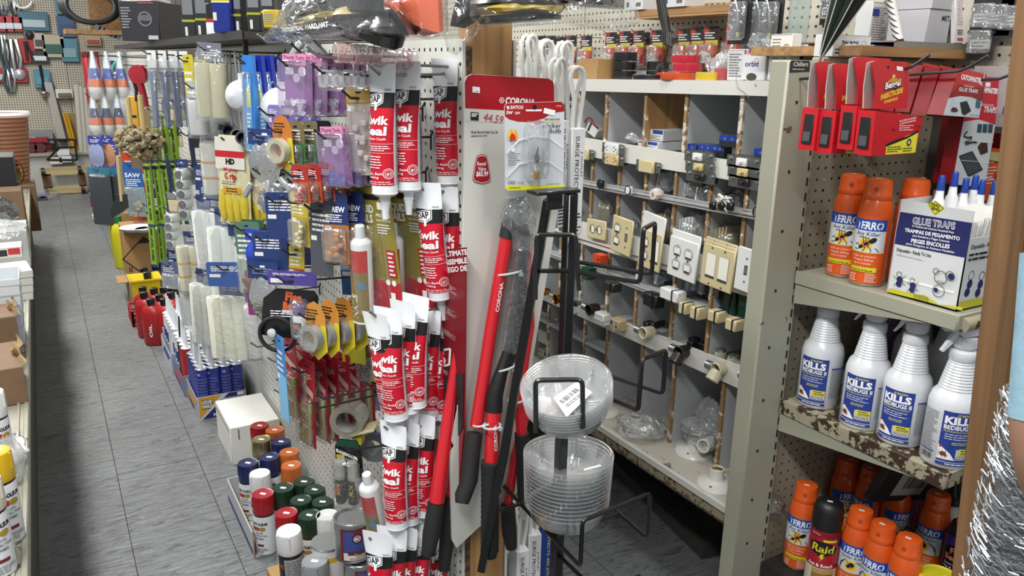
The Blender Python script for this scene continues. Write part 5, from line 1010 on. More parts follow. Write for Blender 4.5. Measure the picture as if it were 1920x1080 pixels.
for px,py,rz,l in[(1614,792,-1.25,'white bedbug spray bottle second from the steel upright'),(1686,822,-1.3,'white bedbug spray bottle third from the steel upright'),(1770,862,-.62,'white bedbug spray bottle at the shelf corner showing its barcode'),(1826,838,.2,'white bedbug spray bottle half hidden by the wood post'),(1700,742,.9,'white bedbug spray bottle in the back row, second'),(1762,765,1.4,'white bedbug spray bottle in the back row beside the corner bottle')]:
 _q.put(onZ(px,py,Z2),rz,l,GB)
t=thing('dark_spray_can','dark purple can at the back between the bedbug bottles','spray can',onZ(1655,720,Z2));b=MB();b.lathe(mt('2b1730',.35),[(.04,0),(.04,.2),(.03,.22)],28);b.build('can',t);p=Pr(wrap(.0402),step=.006);p.lines(mt('7a5a85'),-.05,.02,.05,.18,22,3);p.build('label',t)
# glue trap display box
TX=1.445;a=onZ(1664,549,Z1);TX=a.x;F=Pl('X',TX)
def fz(px,py):return onX(px,py,TX)
bl,br_,tl_,tr=fz(1664,548),fz(1805,584),fz(1690,371),fz(1826,399)
y0,y1=tr.y,tl_.y;zb,zt=Z1+.001,(tl_.z+tr.z)/2
t=thing('glue_trap_display','white and navy cardboard display box full of glue traps','box')
CW=mt('cdd0d2',.5);b=MB();D=.13
b.box(CW,(TX+.001,(y0+y1)/2,(zb+zt)/2),(.002,y1-y0,zt-zb));b.box(CW,(TX+D/2,y0+.001,(zb+.07)),(D,.002,.14));b.box(CW,(TX+D,(y0+y1)/2,zb+.09),(.002,y1-y0,.18));b.box(CW,(TX+D/2,y1,(zb+zt)/2),(D,.002,zt-zb));b.box(CW,(TX+D/2,(y0+y1)/2,zb+.001),(D,y1-y0,.002));b.build('carton',t,smooth=False)
p=F.pr();nv_=mt('25285f',.4)
def fl(pp,m,uvs):F.quad(pp,m,uvs)
fl(p,nv_,[(1688,397),(1823,418),(1812,484),(1677,457)]);fl(p,mt('d9d42c',.4),[(1739,383),(1755,376),(1772,391),(1753,404)]);fl(p,BK,[(1741,383),(1755,377.5),(1770,391),(1753,402.5)]);fl(p,mt('d9d42c',.4),[(1742.5,383.3),(1755,378.6),(1768,391),(1753,401)])
F.text(p,BK,'DEAD',(1746,386),(1763,389),5.5,bold=.04);F.text(p,BK,'END',(1747,393),(1762,396),5.5,bold=.04)
F.text(p,WH,'GLUE TRAPS',(1711,419),(1791,430),12,bold=.05);F.text(p,nv_,'GLUE TRAPS',(1712,418.3),(1790,429),11,bold=.0)
F.text(p,WH,'for Rodents and Common Household Pests',(1711,425),(1789,438),4.2,bold=.01);F.text(p,WH,'TRAMPAS DE PEGAMENTO',(1697,434),(1800,451),6.5,bold=.03);F.text(p,WH,'para Roedores y Plagas Comunes',(1712,443),(1781,455),4.2,bold=.01)
F.text(p,WH,'PIEGES ENCOLLES',(1709,454),(1781,466),7,bold=.03);F.text(p,WH,'pour Rongeurs et Animaux Nuisibles',(1700,458),(1790,475),4,bold=.01)
F.text(p,BK,'Disposable - Ready To Use',(1682,470),(1746,482),6,bold=.02);F.lines(p,BK,1682,476,1735,490,2,3,fill=.4)
fl(p,mt('bdb933',.45),[(1664.5,543),(1673,540),(1690,545),(1708,549),(1722,553),(1733,552),(1745,560),(1760,570),(1779,572),(1806,576),(1805,582),(1664.5,547)])
def ink(pp,cx,cy,s_,kind):
 if kind:
  F.disc(pp,nv_,(cx,cy),7*s_,16);F.disc(pp,nv_,(cx-2*s_,cy+9*s_),6.5*s_,16);F.ring(pp,BK,(cx-1*s_,cy-11*s_),6*s_,1,16)
  for k in(-1,1):
   fl(pp,BK,[(cx+k*5*s_,cy-3),(cx+k*14*s_,cy-9*s_),(cx+k*14*s_,cy-8*s_),(cx+k*5*s_,cy-1.6)]);fl(pp,BK,[(cx+k*5*s_,cy+5),(cx+k*13*s_,cy+12*s_),(cx+k*13*s_,cy+13*s_),(cx+k*5*s_,cy+6.4)])
ink(p,1688,524,.9,1);ink(p,1713,535,.85,1);F.ring(p,BK,(1783,517),9,1.3,18);F.disc(p,nv_,(1785,518),6,14);F.ring(p,BK,(1757,508),6,1.2,16);F.ring(p,BK,(1766,520),13,1.2,20);F.ring(p,BK,(1762,545),12,1.2,20);F.disc(p,nv_,(1757,543),4.5,12);F.text(p,BK,'VVV',(1758,529),(1772,532),5)
for k in range(9):fl(p,BK,[(1716+k*3.3,549+k*.9),(1717+k*3.3,549+k*.9),(1716.6+k*3.3,560+k),(1716+k*3.3,560+k)])
p.build('print',t)
q=Pl('Y',y0);p=q.pr();o_=onX(1806,500,TX)
def ux(f_):return TX+D*f_
for cx,cz,k in((.22,.05,1),(.5,.045,1),(.8,.055,0)):
 p.disc(nv_,ux(cx),zb+cz,.009,14);p.disc(nv_,ux(cx)-.004,zb+cz-.016,.009,14);p.ring(BK,ux(cx),zb+cz+.017,.009,.0012,16)
p.rect(mt('bdb933',.45),ux(.01),zb+.002,ux(.99),zb+.018);p.text(BK,'Disposable - Ready To Use',ux(.08),zb+.12,.008,w=.11,bold=.02);p.lines(BK,ux(.06),zb+.095,ux(.8),zb+.113,2,9);p.build('print',t)
rd=random.Random(9)
for k in range(34):
 b=MB();x=TX+.012+.0035*k;b.box(mt('d9d8d3',.6),(0,0,0),(.0016,(y1-y0)*.86,.135));o=b.build('glue_trap',t);o.location=(x,(y0+y1)/2+rd.uniform(-.004,.004),zb+.099+.0006*k+rd.uniform(-.002,.002));o.rotation_euler=(0,.18+.004*k,0)
for k,(px,py)in enumerate([(1765,345),(1790,338),(1810,350),(1828,344),(1841,353),(1864,354),(1884,365)]):
 t=thing('glue_syringe','blue capped white glue tube, %s from the upright, behind the trap box'%ORD[k],'glue tube',onY(px,py,.90+.01*(k%2)),0,'blue capped tubes behind the trap box')
 b=MB();b.lathe(mt('1f3f9a',.3),[(.0075,-.012),(.006,.014),(.0045,.017),(.001,.0175)],14,caps=(1,1));b.build('cap',t);b=MB();b.lathe(GLOSSW,[(.012,-.2),(.012,-.034),(.0085,-.028),(.007,-.012)],14);b.build('tube',t)
t=thing('brown_paper_liner','crumpled brown paper behind the trap sheets','paper',onY(1780,384,.93));b=MB();rq=random.Random(2);b.sheet(mt('85745c',.8),lambda i,j:(-.05+.1*i,.02*sin(5*i)+.006*sin(14*j+9*i),-.07+.09*j+.012*sin(9*i)),12,6);b.build('paper',t)
# hooks and carded goods
def ehook(tx,ty,Yt,l,Yb=EY+.03):
 tp=onY(tx,ty,Yt);b=MB();x,z=tp.x,tp.z-.03;b.tube(HOOKD,[(x,Yb,z-.03),(x,Yb-.01,z-.022),(x,(Yb+Yt)/2,z-.01),(x,Yt+.05,z),(x,Yt+.03,z+.008),(x,Yt,z+.028)],.003,7);return tag(b.build('peg_hook'),l,'hook','hooks on the steel display'),x
ehook(1744,100,.885,'black hook carrying the red insecticide boxes');ehook(1853,102,.86,'black hook carrying the red glue trap boxes');ehook(1930,118,.84,'black hook carrying the pale pantry trap boxes')
BR=mt('bf1d28',.35)
def make_beng():
 YF=.928;g=onY(1665,125,YF);P=Pl('Y',YF,g);t=thing('insecticide_box','box','box')
 P2=Pl('Y',YF-.012,g)
 b=P.slab(BR,[(1634,117),(1645,113.5),(1700,116),(1706,150),(1700,203),(1640,204),(1642,160)],.002);b.build('header_front',t)
 b=P.slab(mt('cfcac6',.5),[(1634,117),(1645,113.5),(1700,116),(1706,150),(1700,203),(1640,204),(1642,160)],.002,-.0);b.v=[(x-.002,y+.022*(1 if z<-.004 else .3),z-.001)for x,y,z in b.v];b.build('header_back',t)
 A=P2.at(1642,208);B_=P2.at(1733,216);C_=P2.at(1712,288);D_=P2.at(1630,293);bo=MB()
 xs=[(A[0],A[1]),(B_[0],B_[1]-.004),(C_[0]+.004,C_[1]),(D_[0]+.004,D_[1])]
 vs=[(u-g.x,YF-.012-g.y,v-g.z)for u,v in xs]+[(u-g.x,YF+.024-g.y,v-g.z)for u,v in xs];bo.add(vs,[(3,2,1,0),(4,5,6,7),(0,1,5,4),(1,2,6,5),(2,3,7,6),(3,0,4,7)],BR);bo.build('box_body',t,smooth=False)
 p=P2.pr();P2.quad(p,mt('ddd63a',.4),[(1662,272),(1722,245),(1716,286),(1660,290)]);P2.quad(p,BK,[(1660,271),(1680,262),(1702,255),(1722,243),(1722,248),(1702,259),(1662,275)])
 P2.ring(p,BK,(1704,267),7,3,16);P2.disc(p,mt('b9b6a8'),(1704,267),4,12);P2.lines(p,mt('5c5a2a'),1664,274,1690,285,3,3);P2.lines(p,mt('5c5a2a'),1693,276,1713,284,2,5)
 P2.text(p,WH,'KILLS PESTS ON INDOOR',(1686,229),(1717,222),3.2,bold=.01);P2.text(p,WH,'& OUTDOOR SURFACES',(1686,234),(1716,227),3.2,bold=.01);P2.lines(p,WH,1686,234,1712,245,3,4,fill=.3)
 for cx,cy in((1675,243),(1721,237),(1724,218)):P2.disc(p,BK,(cx,cy),2,8);[P2.quad(p,BK,[(cx,cy),(cx+s_*5,cy+d_),(cx+s_*5,cy+d_+.7)])for s_ in(-1,1)for d_ in(-3,0,3)]
 p.build('body_print',t)
 p=P.pr();P.text(p,mt('ddcf3a',.35),'INSECTICIDE',(1651,187),(1693,173),9,bold=.04,shear=.2);P.text(p,mt('ddcf3a',.35),'CONCENTRATE',(1657,194),(1683,187),5,bold=.04,shear=.2)
 P.text(p,BK,'Bengal',(1657.5,169),(1690.5,160),13.5,bold=.08,shear=.1);P.text(p,WH,'Bengal',(1659,167.5),(1689,159),12,bold=.03,shear=.1)
 P.disc(p,mt('c98a2c'),(1675,145),6,12);P.disc(p,mt('e3c98a'),(1675,143),3.5,10);P.quad(p,mt('c98a2c'),[(1664,152),(1670,147),(1682,147),(1688,151),(1688,153),(1664,155)]);P.quad(p,WH,[(1680,124),(1692,125.5),(1692,133),(1681,132)]);P.disc(p,BK,(1665,126),3,8)
 p.build('header_print',t)
 b=MB();x=vs[3][0]*.5+vs[0][0]*.5-.0012;zz=(vs[0][2]+vs[3][2])/2;b.box(BK,(x,YF+.006-g.y,zz),(.0015,.022,.056),Matrix.Identity(4),.0005);b.box(mt('4a4c50',.4),(x-.001,YF+.006-g.y,zz-.014),(.0015,.016,.018));b.build('window',t)
 return t,g
_bt,g=make_beng()
for k,(dy,dx,dz)in enumerate([(0,0,0),(.037,.002,.006),(.083,.004,-.006),(.121,.0,-.004)]):
 l=['red insecticide box at the hook tip, foremost','red insecticide box second on its hook','red insecticide box third on its hook','red insecticide box last on its hook beside the upright'][k]
 if k==0:_bt.location=g;tag(_bt,l,'box','red insecticide boxes on the first hook')
 else:dup(_bt,g+V((dx,dy,dz)),(0,.02*k,.04*(k-2)),l)
def trapbox(Yf,poly,hdr,l,dz=0,n=1,dep=.03,words=True,low=None,tall=False):
 P=Pl('Y',Yf);t=thing('glue_trap_box',l,'box',(0,0,0),0,'red glue trap boxes on hooks');b=P.slab(mt('8c1522',.35),poly,dep);b.build('box_body',t,smooth=False)
 return P,t
MR=mt('b81a28',.35);MD=mt('7d1019',.35)
rd=random.Random(3)
for k in range(6):
 Yf=.93+.036*(5-k);P=Pl('Y',.925);t=thing('glue_trap_box','red backed trap box, %s behind the front one on its hook'%ORD[5-k],'box',(0,.036*(6-k)-.0,.004*rd.uniform(-1,1)),0,'red glue trap boxes on hooks')
 P.slab(MD,[(1797,124),(1848,136),(1834,221),(1769,216)],.032).build('box_body',t,smooth=False);P.slab(MR,[(1797,119),(1845,130),(1848,136),(1797,124)],.002).build('hang_tab',t,smooth=False)
P=Pl('Y',.925);t=thing('glue_trap_box','front red box picturing a mouse and a small black trap','box');P.slab(MD,[(1799,128),(1850,139),(1835,221),(1768,216)],.034).build('box_body',t,smooth=False)
p=P.pr();P.quad(p,mt('bf1d2b',.35),[(1799,128),(1850,139),(1843,186),(1782,178)]);P.quad(p,mt('8c1420',.35),[(1795,158),(1846,164),(1842,187),(1781,180)]);P.quad(p,mt('c4cdd3',.4),[(1778,184),(1800,180),(1820,182),(1841,190),(1835,221),(1768,216)])
P.text(p,WH,'CATCHMASTER',(1801,148),(1839,156),8.5,bold=.05);P.text(p,WH,'GLUE TRAPS',(1797,170),(1832,175),6.5,bold=.02);P.text(p,WH,'MOUSE & INSECT',(1807,162),(1825,165),3);P.text(p,WH,'2',(1842,146),(1845,146.5),7,bold=.03);P.quad(p,WH,[(1833,146),(1839,148),(1841,162),(1836,158)])
P.quad(p,mt('2a2c2e',.4),[(1799,192),(1812,189),(1820,208),(1808,216),(1803,213)]);P.quad(p,mt('3d2c25',.6),[(1782,205),(1786,201),(1792,202),(1796,208),(1790,210),(1783,209)]);P.quad(p,mt('3a5f7a'),[(1830,186),(1838,187),(1836,203),(1828,201)]);P.text(p,mt('3d5f6a'),'non-toxic',(1817,216),(1833,218),3)
p.build('print',t)
Yq=.955;P=Pl('Y',Yq);t=thing('glue_trap_box','tall red and white box picturing a snake and a large trap','box')
poly=[(1806,222),(1842,143),(1884,146),(1868,232),(1850,330),(1843,368),(1780,335),(1785,330)]
P.slab(MD,[(1806,222),(1836,143),(1884,146),(1868,232),(1846,352),(1785,345)],.03).build('box_body',t,smooth=False)
p=P.pr();P.quad(p,mt('bf1d2b',.35),[(1836,143),(1884,146),(1868,232),(1866,235),(1806,226),(1806,222)]);P.quad(p,mt('c9ced2',.4),[(1806,228),(1835,224),(1866,234),(1846,352),(1785,345)])
P.text(p,WH,'HMASTER',(1844,173),(1870,176),9,bold=.05);P.quad(p,WH,[(1848,154),(1857,155),(1856,163),(1847,162)]);P.text(p,WH,'2',(1872,156),(1876,156.5),9,bold=.03);P.text(p,WH,'MOUSE & SNAKE',(1838,198),(1862,200),4);P.text(p,WH,'TRAPS',(1843,210),(1866,212),10,bold=.03)
for k in range(3):P.quad(p,mt('33485a'),[(1833+k*10,232),(1841+k*10,233),(1839+k*10,249),(1831+k*10,248)])
P.quad(p,mt('2f3236',.4),[(1797,292),(1822,283),(1842,318),(1815,332)]);P.quad(p,mt('46494e',.4),[(1800,294),(1821,286),(1838,317),(1815,328)]);P.quad(p,mt('3a2721',.6),[(1832,275),(1838,267),(1850,268),(1851,285),(1838,290)])
sn=[(1813,246),(1809,250),(1806,255),(1812,258),(1821,257),(1819,262),(1808,267),(1810,270),(1822,266),(1830,267)]
for a,c_ in zip(sn,sn[1:]):P.quad(p,mt('26282a',.5),[(a[0],a[1]-1.6),(c_[0],c_[1]-1.6),(c_[0],c_[1]+1.6),(a[0],a[1]+1.6)])
for y in(262,300,330):P.quad(p,mt('e0e4e6'),[(1800,y),(1860,y+4),(1860,y+4.8),(1800,y+.8)])
p.build('print',t)
for k in range(5):
 t=thing('glue_trap_box','tall dark red trap box, %s from the upright under the small ones'%ORD[k],'box',(0,0,0),0,'tall red trap boxes');P=Pl('Y',1.135-.034*k);P.slab(MD,[(1796-26*k*.0,222),(1862,232),(1842,352),(1776,345)],.030).build('box_body',t,smooth=False);t.location=(-.002*k,0,.0)
for k,(px,l)in enumerate([(1876,'pale grey pantry trap box nearest the red boxes'),(1893,'pale grey pantry trap box in the middle of its row'),(1912,'pale grey pantry trap box nearest the wood post')]):
 P=Pl('Y',.96-.02*k);t=thing('pantry_trap_box',l,'box',(0,0,0),0,'pantry trap boxes');P.slab(mt('a9a5a6',.45),[(px-4,124),(px+14,126),(px+6,240),(px-14,238)],.05).build('box_body',t,smooth=False)
 p=P.pr();P.text(p,BK,'Pantry Pest Trap',(px+2,163),(px-6,205),-5,bold=.02);P.lines(p,mt('6a5f70'),px-3,150,px+1,225,2,3,fill=.4);p.build('print',t)
P=Pl('Y',1.0);t=thing('garbage_guard_card','orange card with a grey garbage bin insect guard','card');P.slab(mt('d9582a',.4),[(1846,276),(1885,280),(1878,380),(1842,376)],.003).build('card',t)
p=P.pr();P.quad(p,mt('c9c08c'),[(1846,283),(1885,287),(1882,305),(1845,300)]);P.text(p,BK,'Garbage Guard',(1848,303),(1872,306),5,bold=.02);P.text(p,BK,'4',(1876,322),(1880,322),7,bold=.03);P.quad(p,mt('d6c92c'),[(1874,300),(1881,301),(1880,325),(1873,324)]);P.lines(p,WH,1848,312,1864,345,6,3,fill=.3);P.ring(p,BK,(1878,291),5,1.3);P.text(p,BK,'4',(1875,324),(1879,324),7,bold=.03);p.build('print',t)
b=MB();c=P.at(1867,345);b.lathe(mt('8f8c87',.4),[(.014,-.03),(.016,-.02),(.016,.022),(.012,.03)],16,Matrix.Translation((c[0],.985,c[1])));b.build('guard',t)
for k,(x0,l)in enumerate([(1880,'dark red packet behind the orange card'),(1895,'dark red packet beside the wood post')]):P=Pl('Y',1.06-.05*k);t=thing('dark_red_packet',l,'packet',group='dark red packets behind the orange card');P.slab(mt('5a1218',.35),[(x0-20,250),(x0+16,254),(x0+10,350),(x0-24,345)],.02).build('packet',t,smooth=False)
# wood post, chicken wire and the shopper's arm at the edge of view
t=thing('wood_corner_post','tan wooden corner post at the end of the steel display','post')
WP=wood_mat('tan_post_wood','7a5a3c','8f6c49','z',.8,.55);P0=onY(1868,480,.62);P1=onY(1800,1060,.62);t.rotation_euler=(0,math.atan2(P0.x-P1.x,P0.z-P1.z),0);t.location=(P1.x+.024,P1.y,P1.z-.05);P0=V((0,0,0))
for k,(dx,dy,w,d)in enumerate(((0,0,.03,.03),(.031,.008,.022,.03),(.054,.0,.028,.03))):
 b=MB();b.box(WP,(dx,dy,.75),(w,d,1.9),bev=.002);b.build('board',t)
def wire_mat():
 def fn(nt,b,L):
  b.inputs['Base Color'].default_value=lin('b9bdc1');b.inputs['Metallic'].default_value=.9;b.inputs['Roughness'].default_value=.3
 return nodes_mat('galvanized_wire',fn)
ar=onD(1988,900,.66);GM=wire_mat();b=MB();rd=random.Random(1)
top=onX(1975,758,ar.x).z
t=thing('chicken_wire_roll','standing roll of shiny galvanized chicken wire','wire roll',(ar.x,ar.y,0))
for k in range(2600):
 z0=top*(k/2600)**.8+rd.uniform(-.02,.02);a0=rd.uniform(0,2*pi);r=rd.uniform(.050,.061)*(1.0-.12*z0/top);n=7;s_=rd.uniform(-1.2,1.2)
 if z0<.35:continue
 P=[((r+.003*(j%2))*cos(a0+j*.17),(r+.003*(j%2))*sin(a0+j*.17),max(.003,min(top+.01,z0+.006*(j%2)+s_*j*.004)))for j in range(n)]
 b.tube(GM,P,.00055,3)
o=b.build('wire_mesh',t,smooth=False);o['kind']='stuff'
b=MB();b.lathe(mt('7b7f83',.5,.6,bump=.9,ns=300),[(.052,.0),(.052,top*.6),(.043,top-.03)],24);b.build('inner_turns',t)
A=[onD(2030,520,.50),onD(2022,690,.50),onD(2000,780,.50),onD(1990,865,.50),onD(2015,960,.52),onD(2080,1060,.56)]
t=thing('person','shopper in a pale blue short sleeved shirt, bent bare arm at the edge','person',(0,0,0))
b=MB();b.tube(mt('8d6a55',.5,noise=.05,ns=120),A,[.03,.034,.033,.029,.026,.022],18);o=b.build('arm',t);s_=o.modifiers.new('s','SUBSURF');s_.levels=1;s_.render_levels=2
b=MB();b.tube(mt('7f9fb0',.8,bump=.4,ns=60),[onD(2040,480,.50),onD(2028,640,.50),onD(2020,735,.50),onD(2012,800,.50)],[.037,.037,.037,.036],20);b.build('shirt_sleeve',t)
hd=V(A[-1]);b=MB();b.tube(mt('8d6a55',.5),[hd,hd+V((.02,.01,-.05)),hd+V((.03,.015,-.09))],[.022,.03,.026],14,flat=.55);b.build('hand',t)
for k in range(5):
 s0=hd+V((.008+.011*k,.012*(k-2),-.085 if k else-.045));b=MB();b.tube(mt('8d6a55',.5),[s0,s0+V((.004,.006*(k-2)*.3,-.03)),s0+V((.0,.01,-.055+.006*abs(k-2)))],[.008,.0075,.006],8);b.build('finger',t)
 # goods hanging along the aisle side of the partition
FB=film('f8fafa',.07,.75,.1,.8,45)
NV,FOIL=mt('24396f',.4),mt('c3c6c8',.2,.85,bump=1.0,ns=90)
def hdr(t,w,h,c,y=0,txt=None,dark=False):
 b=MB();b.box(mt(c,.4),(0,y,.012-h/2),(w,.0012,h));b.build('header_card',t)
 p=Pr(base=.0008-y);ik=WH if not dark else BK;p.rect(ik,-w*.08,-.002,w*.08,.003)
 if txt:p.text(ik,txt,-w*.4,.012-h*.62,h*.2,w=w*.8,bold=.02)
 else:p.lines(mt('8d9bd0')if c in('24396f','1f2b57')else ik,-w*.35,.012-h*.75,w*.35,.012-h*.35,3,int(w*999))
 p.build('print',t)
def k_card(w=.07,h=.12,bg='24396f',c2=None,body=None,txt=None,bl=True,dep=.02,tc=None,split=.45):
 t=thing('carded_pack','x','card');b=MB();b.prism(mt(bg,.4),[(-w/2,.008),(-w/2+.006,.013),(w/2-.006,.013),(w/2,.008),(w/2,.013-h),(-w/2,.013-h)],-.0007,.0007);b.build('card',t)
 p=Pr(base=.0009);z1=.013-h*split
 if c2:p.rect(mt(c2,.4),-w/2,.013-h,w/2,z1)
 ink=tc or(BK if bg in('d9d9d6','e8d83a','d98a3a','c98a3a')else WH);p.pol(BK,[(.006*cos(2*pi*k/10),.0025*sin(2*pi*k/10)+.002)for k in range(10)])
 if txt:p.text(ink,txt,-w*.42,.013-h*.27,h*.075,w=w*.8,bold=.03)
 p.lines(ink,-w*.4,z1+.004,w*.38,.013-h*(.3 if txt else .16),4,int(h*999));p.rect(mt('e5e5e2'),-w*.45,z1-.012,-w*.2,z1-.003);p.build('print',t)
 if bl:
  b=MB();b.box(FB,(0,-dep/2-.001,.013-h*(1+split)/2),(w*.86,dep,h*(1-split)*.9),None,.005);b.build('blister',t)
  if body:
   b=MB();rd=random.Random(int(w*1e4)+len(body))
   for k in range(7):b.box(mt(body,.35),(rd.uniform(-w*.25,w*.25),-dep*.5,.013-h*(split+.12+.75*(1-split)*rd.random())),(w*.22,dep*.5,h*.07),Matrix.Rotation(0,4,'Y'),.002)
   o=b.build('contents',t);o['kind']='stuff'
 return t
def k_pin(c,card='9a5fa8'):
 t=thing('push_pin_box','x','box');w,h,d=.066,.1,.022
 b=MB();b.box(mt(card,.35),(0,d/2,-.045),(w*.94,.001,h*.95));b.build('inner_card',t);b=MB();b.box(mt('d98ab0',.35),(0,-.0005,.002),(w*.8,.0012,.02));b.build('hang_tab',t)
 p=Pr(base=.0014);p.text(BK,'Thumb Tacks',-w*.36,.003,.006,w=w*.7);p.lines(mt('7a3a6a'),-w*.36,-.006,w*.3,.001,1,3);p.rect(WH,-w*.3,-.024,-w*.02,-.012);p.disc(mt('cfc3d6'),.005,-.03,.008,14);p.disc(mt('cfc3d6'),.018,-.018,.009,14);p.build('print',t)
 b=MB();b.box(film('b79cc4',.22,.9,.06,.15,20),(0,0,-.048),(w,d,h),None,.003);b.build('clear_box',t)
 b=MB();rd=random.Random(len(c)+ord(c[0]))
 for k in range(26):
  T=Matrix.Translation((rd.uniform(-w*.36,w*.36),rd.uniform(-.007,.007),-.097+rd.uniform(.002,.026)))@Euler((rd.uniform(0,3),rd.uniform(0,3),0)).to_matrix().to_4x4();b.lathe(mt(c,.3),[(.0055,0),(.0055,.0012),(.001,.002)],10,T)
 o=b.build('pins',t);o['kind']='stuff';return t
def k_sleeves(n=2,r=.022,h=.2,c='eceeec',hc='24396f',band=None,bag_=True):
 t=thing('roller_cover_pack','x','paint roller');w=n*2*r
 hdr(t,min(w,.08),.05,hc)
 for k in range(n):
  b=MB(Matrix.Translation(((k-(n-1)/2)*2*r,.004*(k%2),-.045-h)));m_=mt(c,.9,noise=.05,ns=30,bump=.25)
  pf=[(r*.5,-.002),(r*.55,0),(r*.97,.001),(r,.006)]+([(r,h*.3),(r,h*.3+.008),(r,h*.6),(r,h*.6+.008)]if band else[])+[(r,h-.006),(r*.95,h),(r*.5,h),(r*.45,h-.01)]
  ms=[m_]*(len(pf)-1)
  if band:ms[4]=mt(band,.8);ms[6]=mt(band,.8)
  b.lathe(ms,pf,18);b.build('roller_cover',t)
 if bag_:b=MB();b.sheet(FB,lambda i,j:((w/2+.006)*cos(2*pi*i)*(1 if j<.8 else 1-1.2*(j-.8)),(r+.005)*sin(2*pi*i)*(1 if j<.8 else 1-4*(j-.8))+.002*sin(9*i*6.28+8*j),-.055-h+(h+.05)*j),24,8);b.build('poly_bag',t)
 return t
def k_discs(n=5,r=.018,L=.05,c='d9dcdc'):
 t=thing('mini_roller_pack','x','paint roller');hdr(t,.05,.03,'24396f')
 for k in range(n):
  T=Matrix.Translation((0,0,-.04-2*r*k))@Matrix.Rotation(pi/2,4,'X');b=MB(T);b.lathe([mt('3b3d42',.5),mt(c,.9,bump=.3),mt(c,.9,bump=.3),mt(c,.9,bump=.3),mt(c,.9,bump=.3),mt('3b3d42',.5)],[(r*.2,-L/2),(r*.3,-L/2-.001),(r*.85,-L/2),(r,-L/2+.004),(r,L/2-.004),(r*.85,L/2),(r*.2,L/2)],18);b.build('mini_roller',t)
 b=MB();b.box(FB,(0,0,-.04-r*(n-1)),(2*r+.008,L+.01,2*r*n+.01),None,.01);b.build('tray',t);return t
def k_bag(w=.1,h=.18,hc='24396f',c=None,seed=3,foil=False,d=.03,txt=None):
 t=thing('hanging_bag','x','bag');hdr(t,w,h*.3,hc,txt=txt);rd=random.Random(seed);ph=[rd.uniform(0,6)for _ in range(4)]
 m_=FOIL if foil else(mt(c,.5,bump=.8,ns=60)if c else FB)
 def f(i,j):
  a=2*pi*i;r=1+.06*sin(5*a+ph[0]+6*j)+.05*sin(11*a+ph[1]);s_=sin(pi*(.06+.88*j))**.4;return(w/2*r*s_*cos(a),-d*(.3+.7*sin(pi*min(1,j*1.1)))*r*sin(a)*.5,.012-h*.28-(h*.72)*j+.004*sin(4*a+ph[2]))
 b=MB();b.sheet(m_,f,26,12);b.build('bag',t)
 if not foil and not c:
  b=MB()
  for k in range(8):b.box(mt(rd.choice(['b9bcc0','8d9196','d5d6d7']),.3,.6),(rd.uniform(-w*.3,w*.3),rd.uniform(-d*.2,d*.2),-h*rd.uniform(.35,.85)),(.012,.01,.04),Euler((0,rd.uniform(-1,1),0)).to_matrix().to_4x4(),.002)
  b.build('contents',t)['kind']='stuff'
 return t
def k_glove():
 t=thing('work_glove_bag','x','gloves');w,h=.105,.25
 def f(i,j):a=2*pi*i;return(w/2*(.92+.08*j+.03*sin(5*j+a))*cos(a),-.016*(.15+.85*sin(pi*min(.96,.05+j*.95)))*(1+.25*sin(6*a+9*j))*sin(a),.012-h*j+.004*sin(3*a)*j)
 b=MB();ym=mt('cdb93a',.4,bump=.9,ns=40);b.sheet(mt('d3cfa8',.3,bump=.3,ns=30),f,26,16);b.build('bag',t)
 p=Pr(lambda u,v,o:(u,-.018-o,v));p.rect(mt('d9d7cc',.3),-w*.46,-.08,w*.46,.008);p.rect(mt('c01f2c',.3),-w*.46,-.048,w*.46,-.03);p.text(BK,'HD',-.014,-.066,.014,w=.03,bold=.08);p.text(mt('b01f2c'),'Mighty',-.022,-.086,.010,w=.044,bold=.02);p.text(mt('b01f2c'),'Grip',-.02,-.108,.017,w=.04,bold=.04)
 p.rect(mt('d0992f',.4),-.026,-.148,.034,-.13);p.lines(BK,-.016,-.146,.024,-.132,2,3);p.lines(BK,-.03,-.125,.03,-.113,2,5,fill=.3);p.build('print',t)
 b=MB()
 for k in range(4):b.tube(ym,[(-.036+.023*k,-.004,-.14),(-.037+.0245*k,-.009,-.19),(-.034+.023*k,-.006,-.232+.006*abs(k-1.5))],[.012,.0125,.009],10)
 b.build('glove',t);return t
def k_strips(n=1,c='86a83a',h=.26,w=.028):
 t=thing('green_shim_pack','x','shim pack')
 for k in range(5):b=MB();b.box(mt(c,.4),((k%2)*.0015,-.003*k,-.02-h/2),(w,.0026,h));b.build('shim',t)
 p=Pr(base=.0145);p.text(BK,'LEVEL SHIMS LEVEL SHIMS',-.005,-.03,w*.42,w=h*.85,rot=-pi/2,bold=.02);p.build('print',t)
 for z in(-.03,-.01-h):b=MB();b.box(mt('24396f' if z<-.1 else '1b1c1e',.4),(0,-.006,z-.004),(w+.002,.018,.012));b.build('band',t)
 b=MB();b.tube(BK,[(0,-.005,-.025),(.004,-.005,.0),(-.004,-.005,.002),(0,-.005,-.025)],.001,4);b.build('tie',t);return t
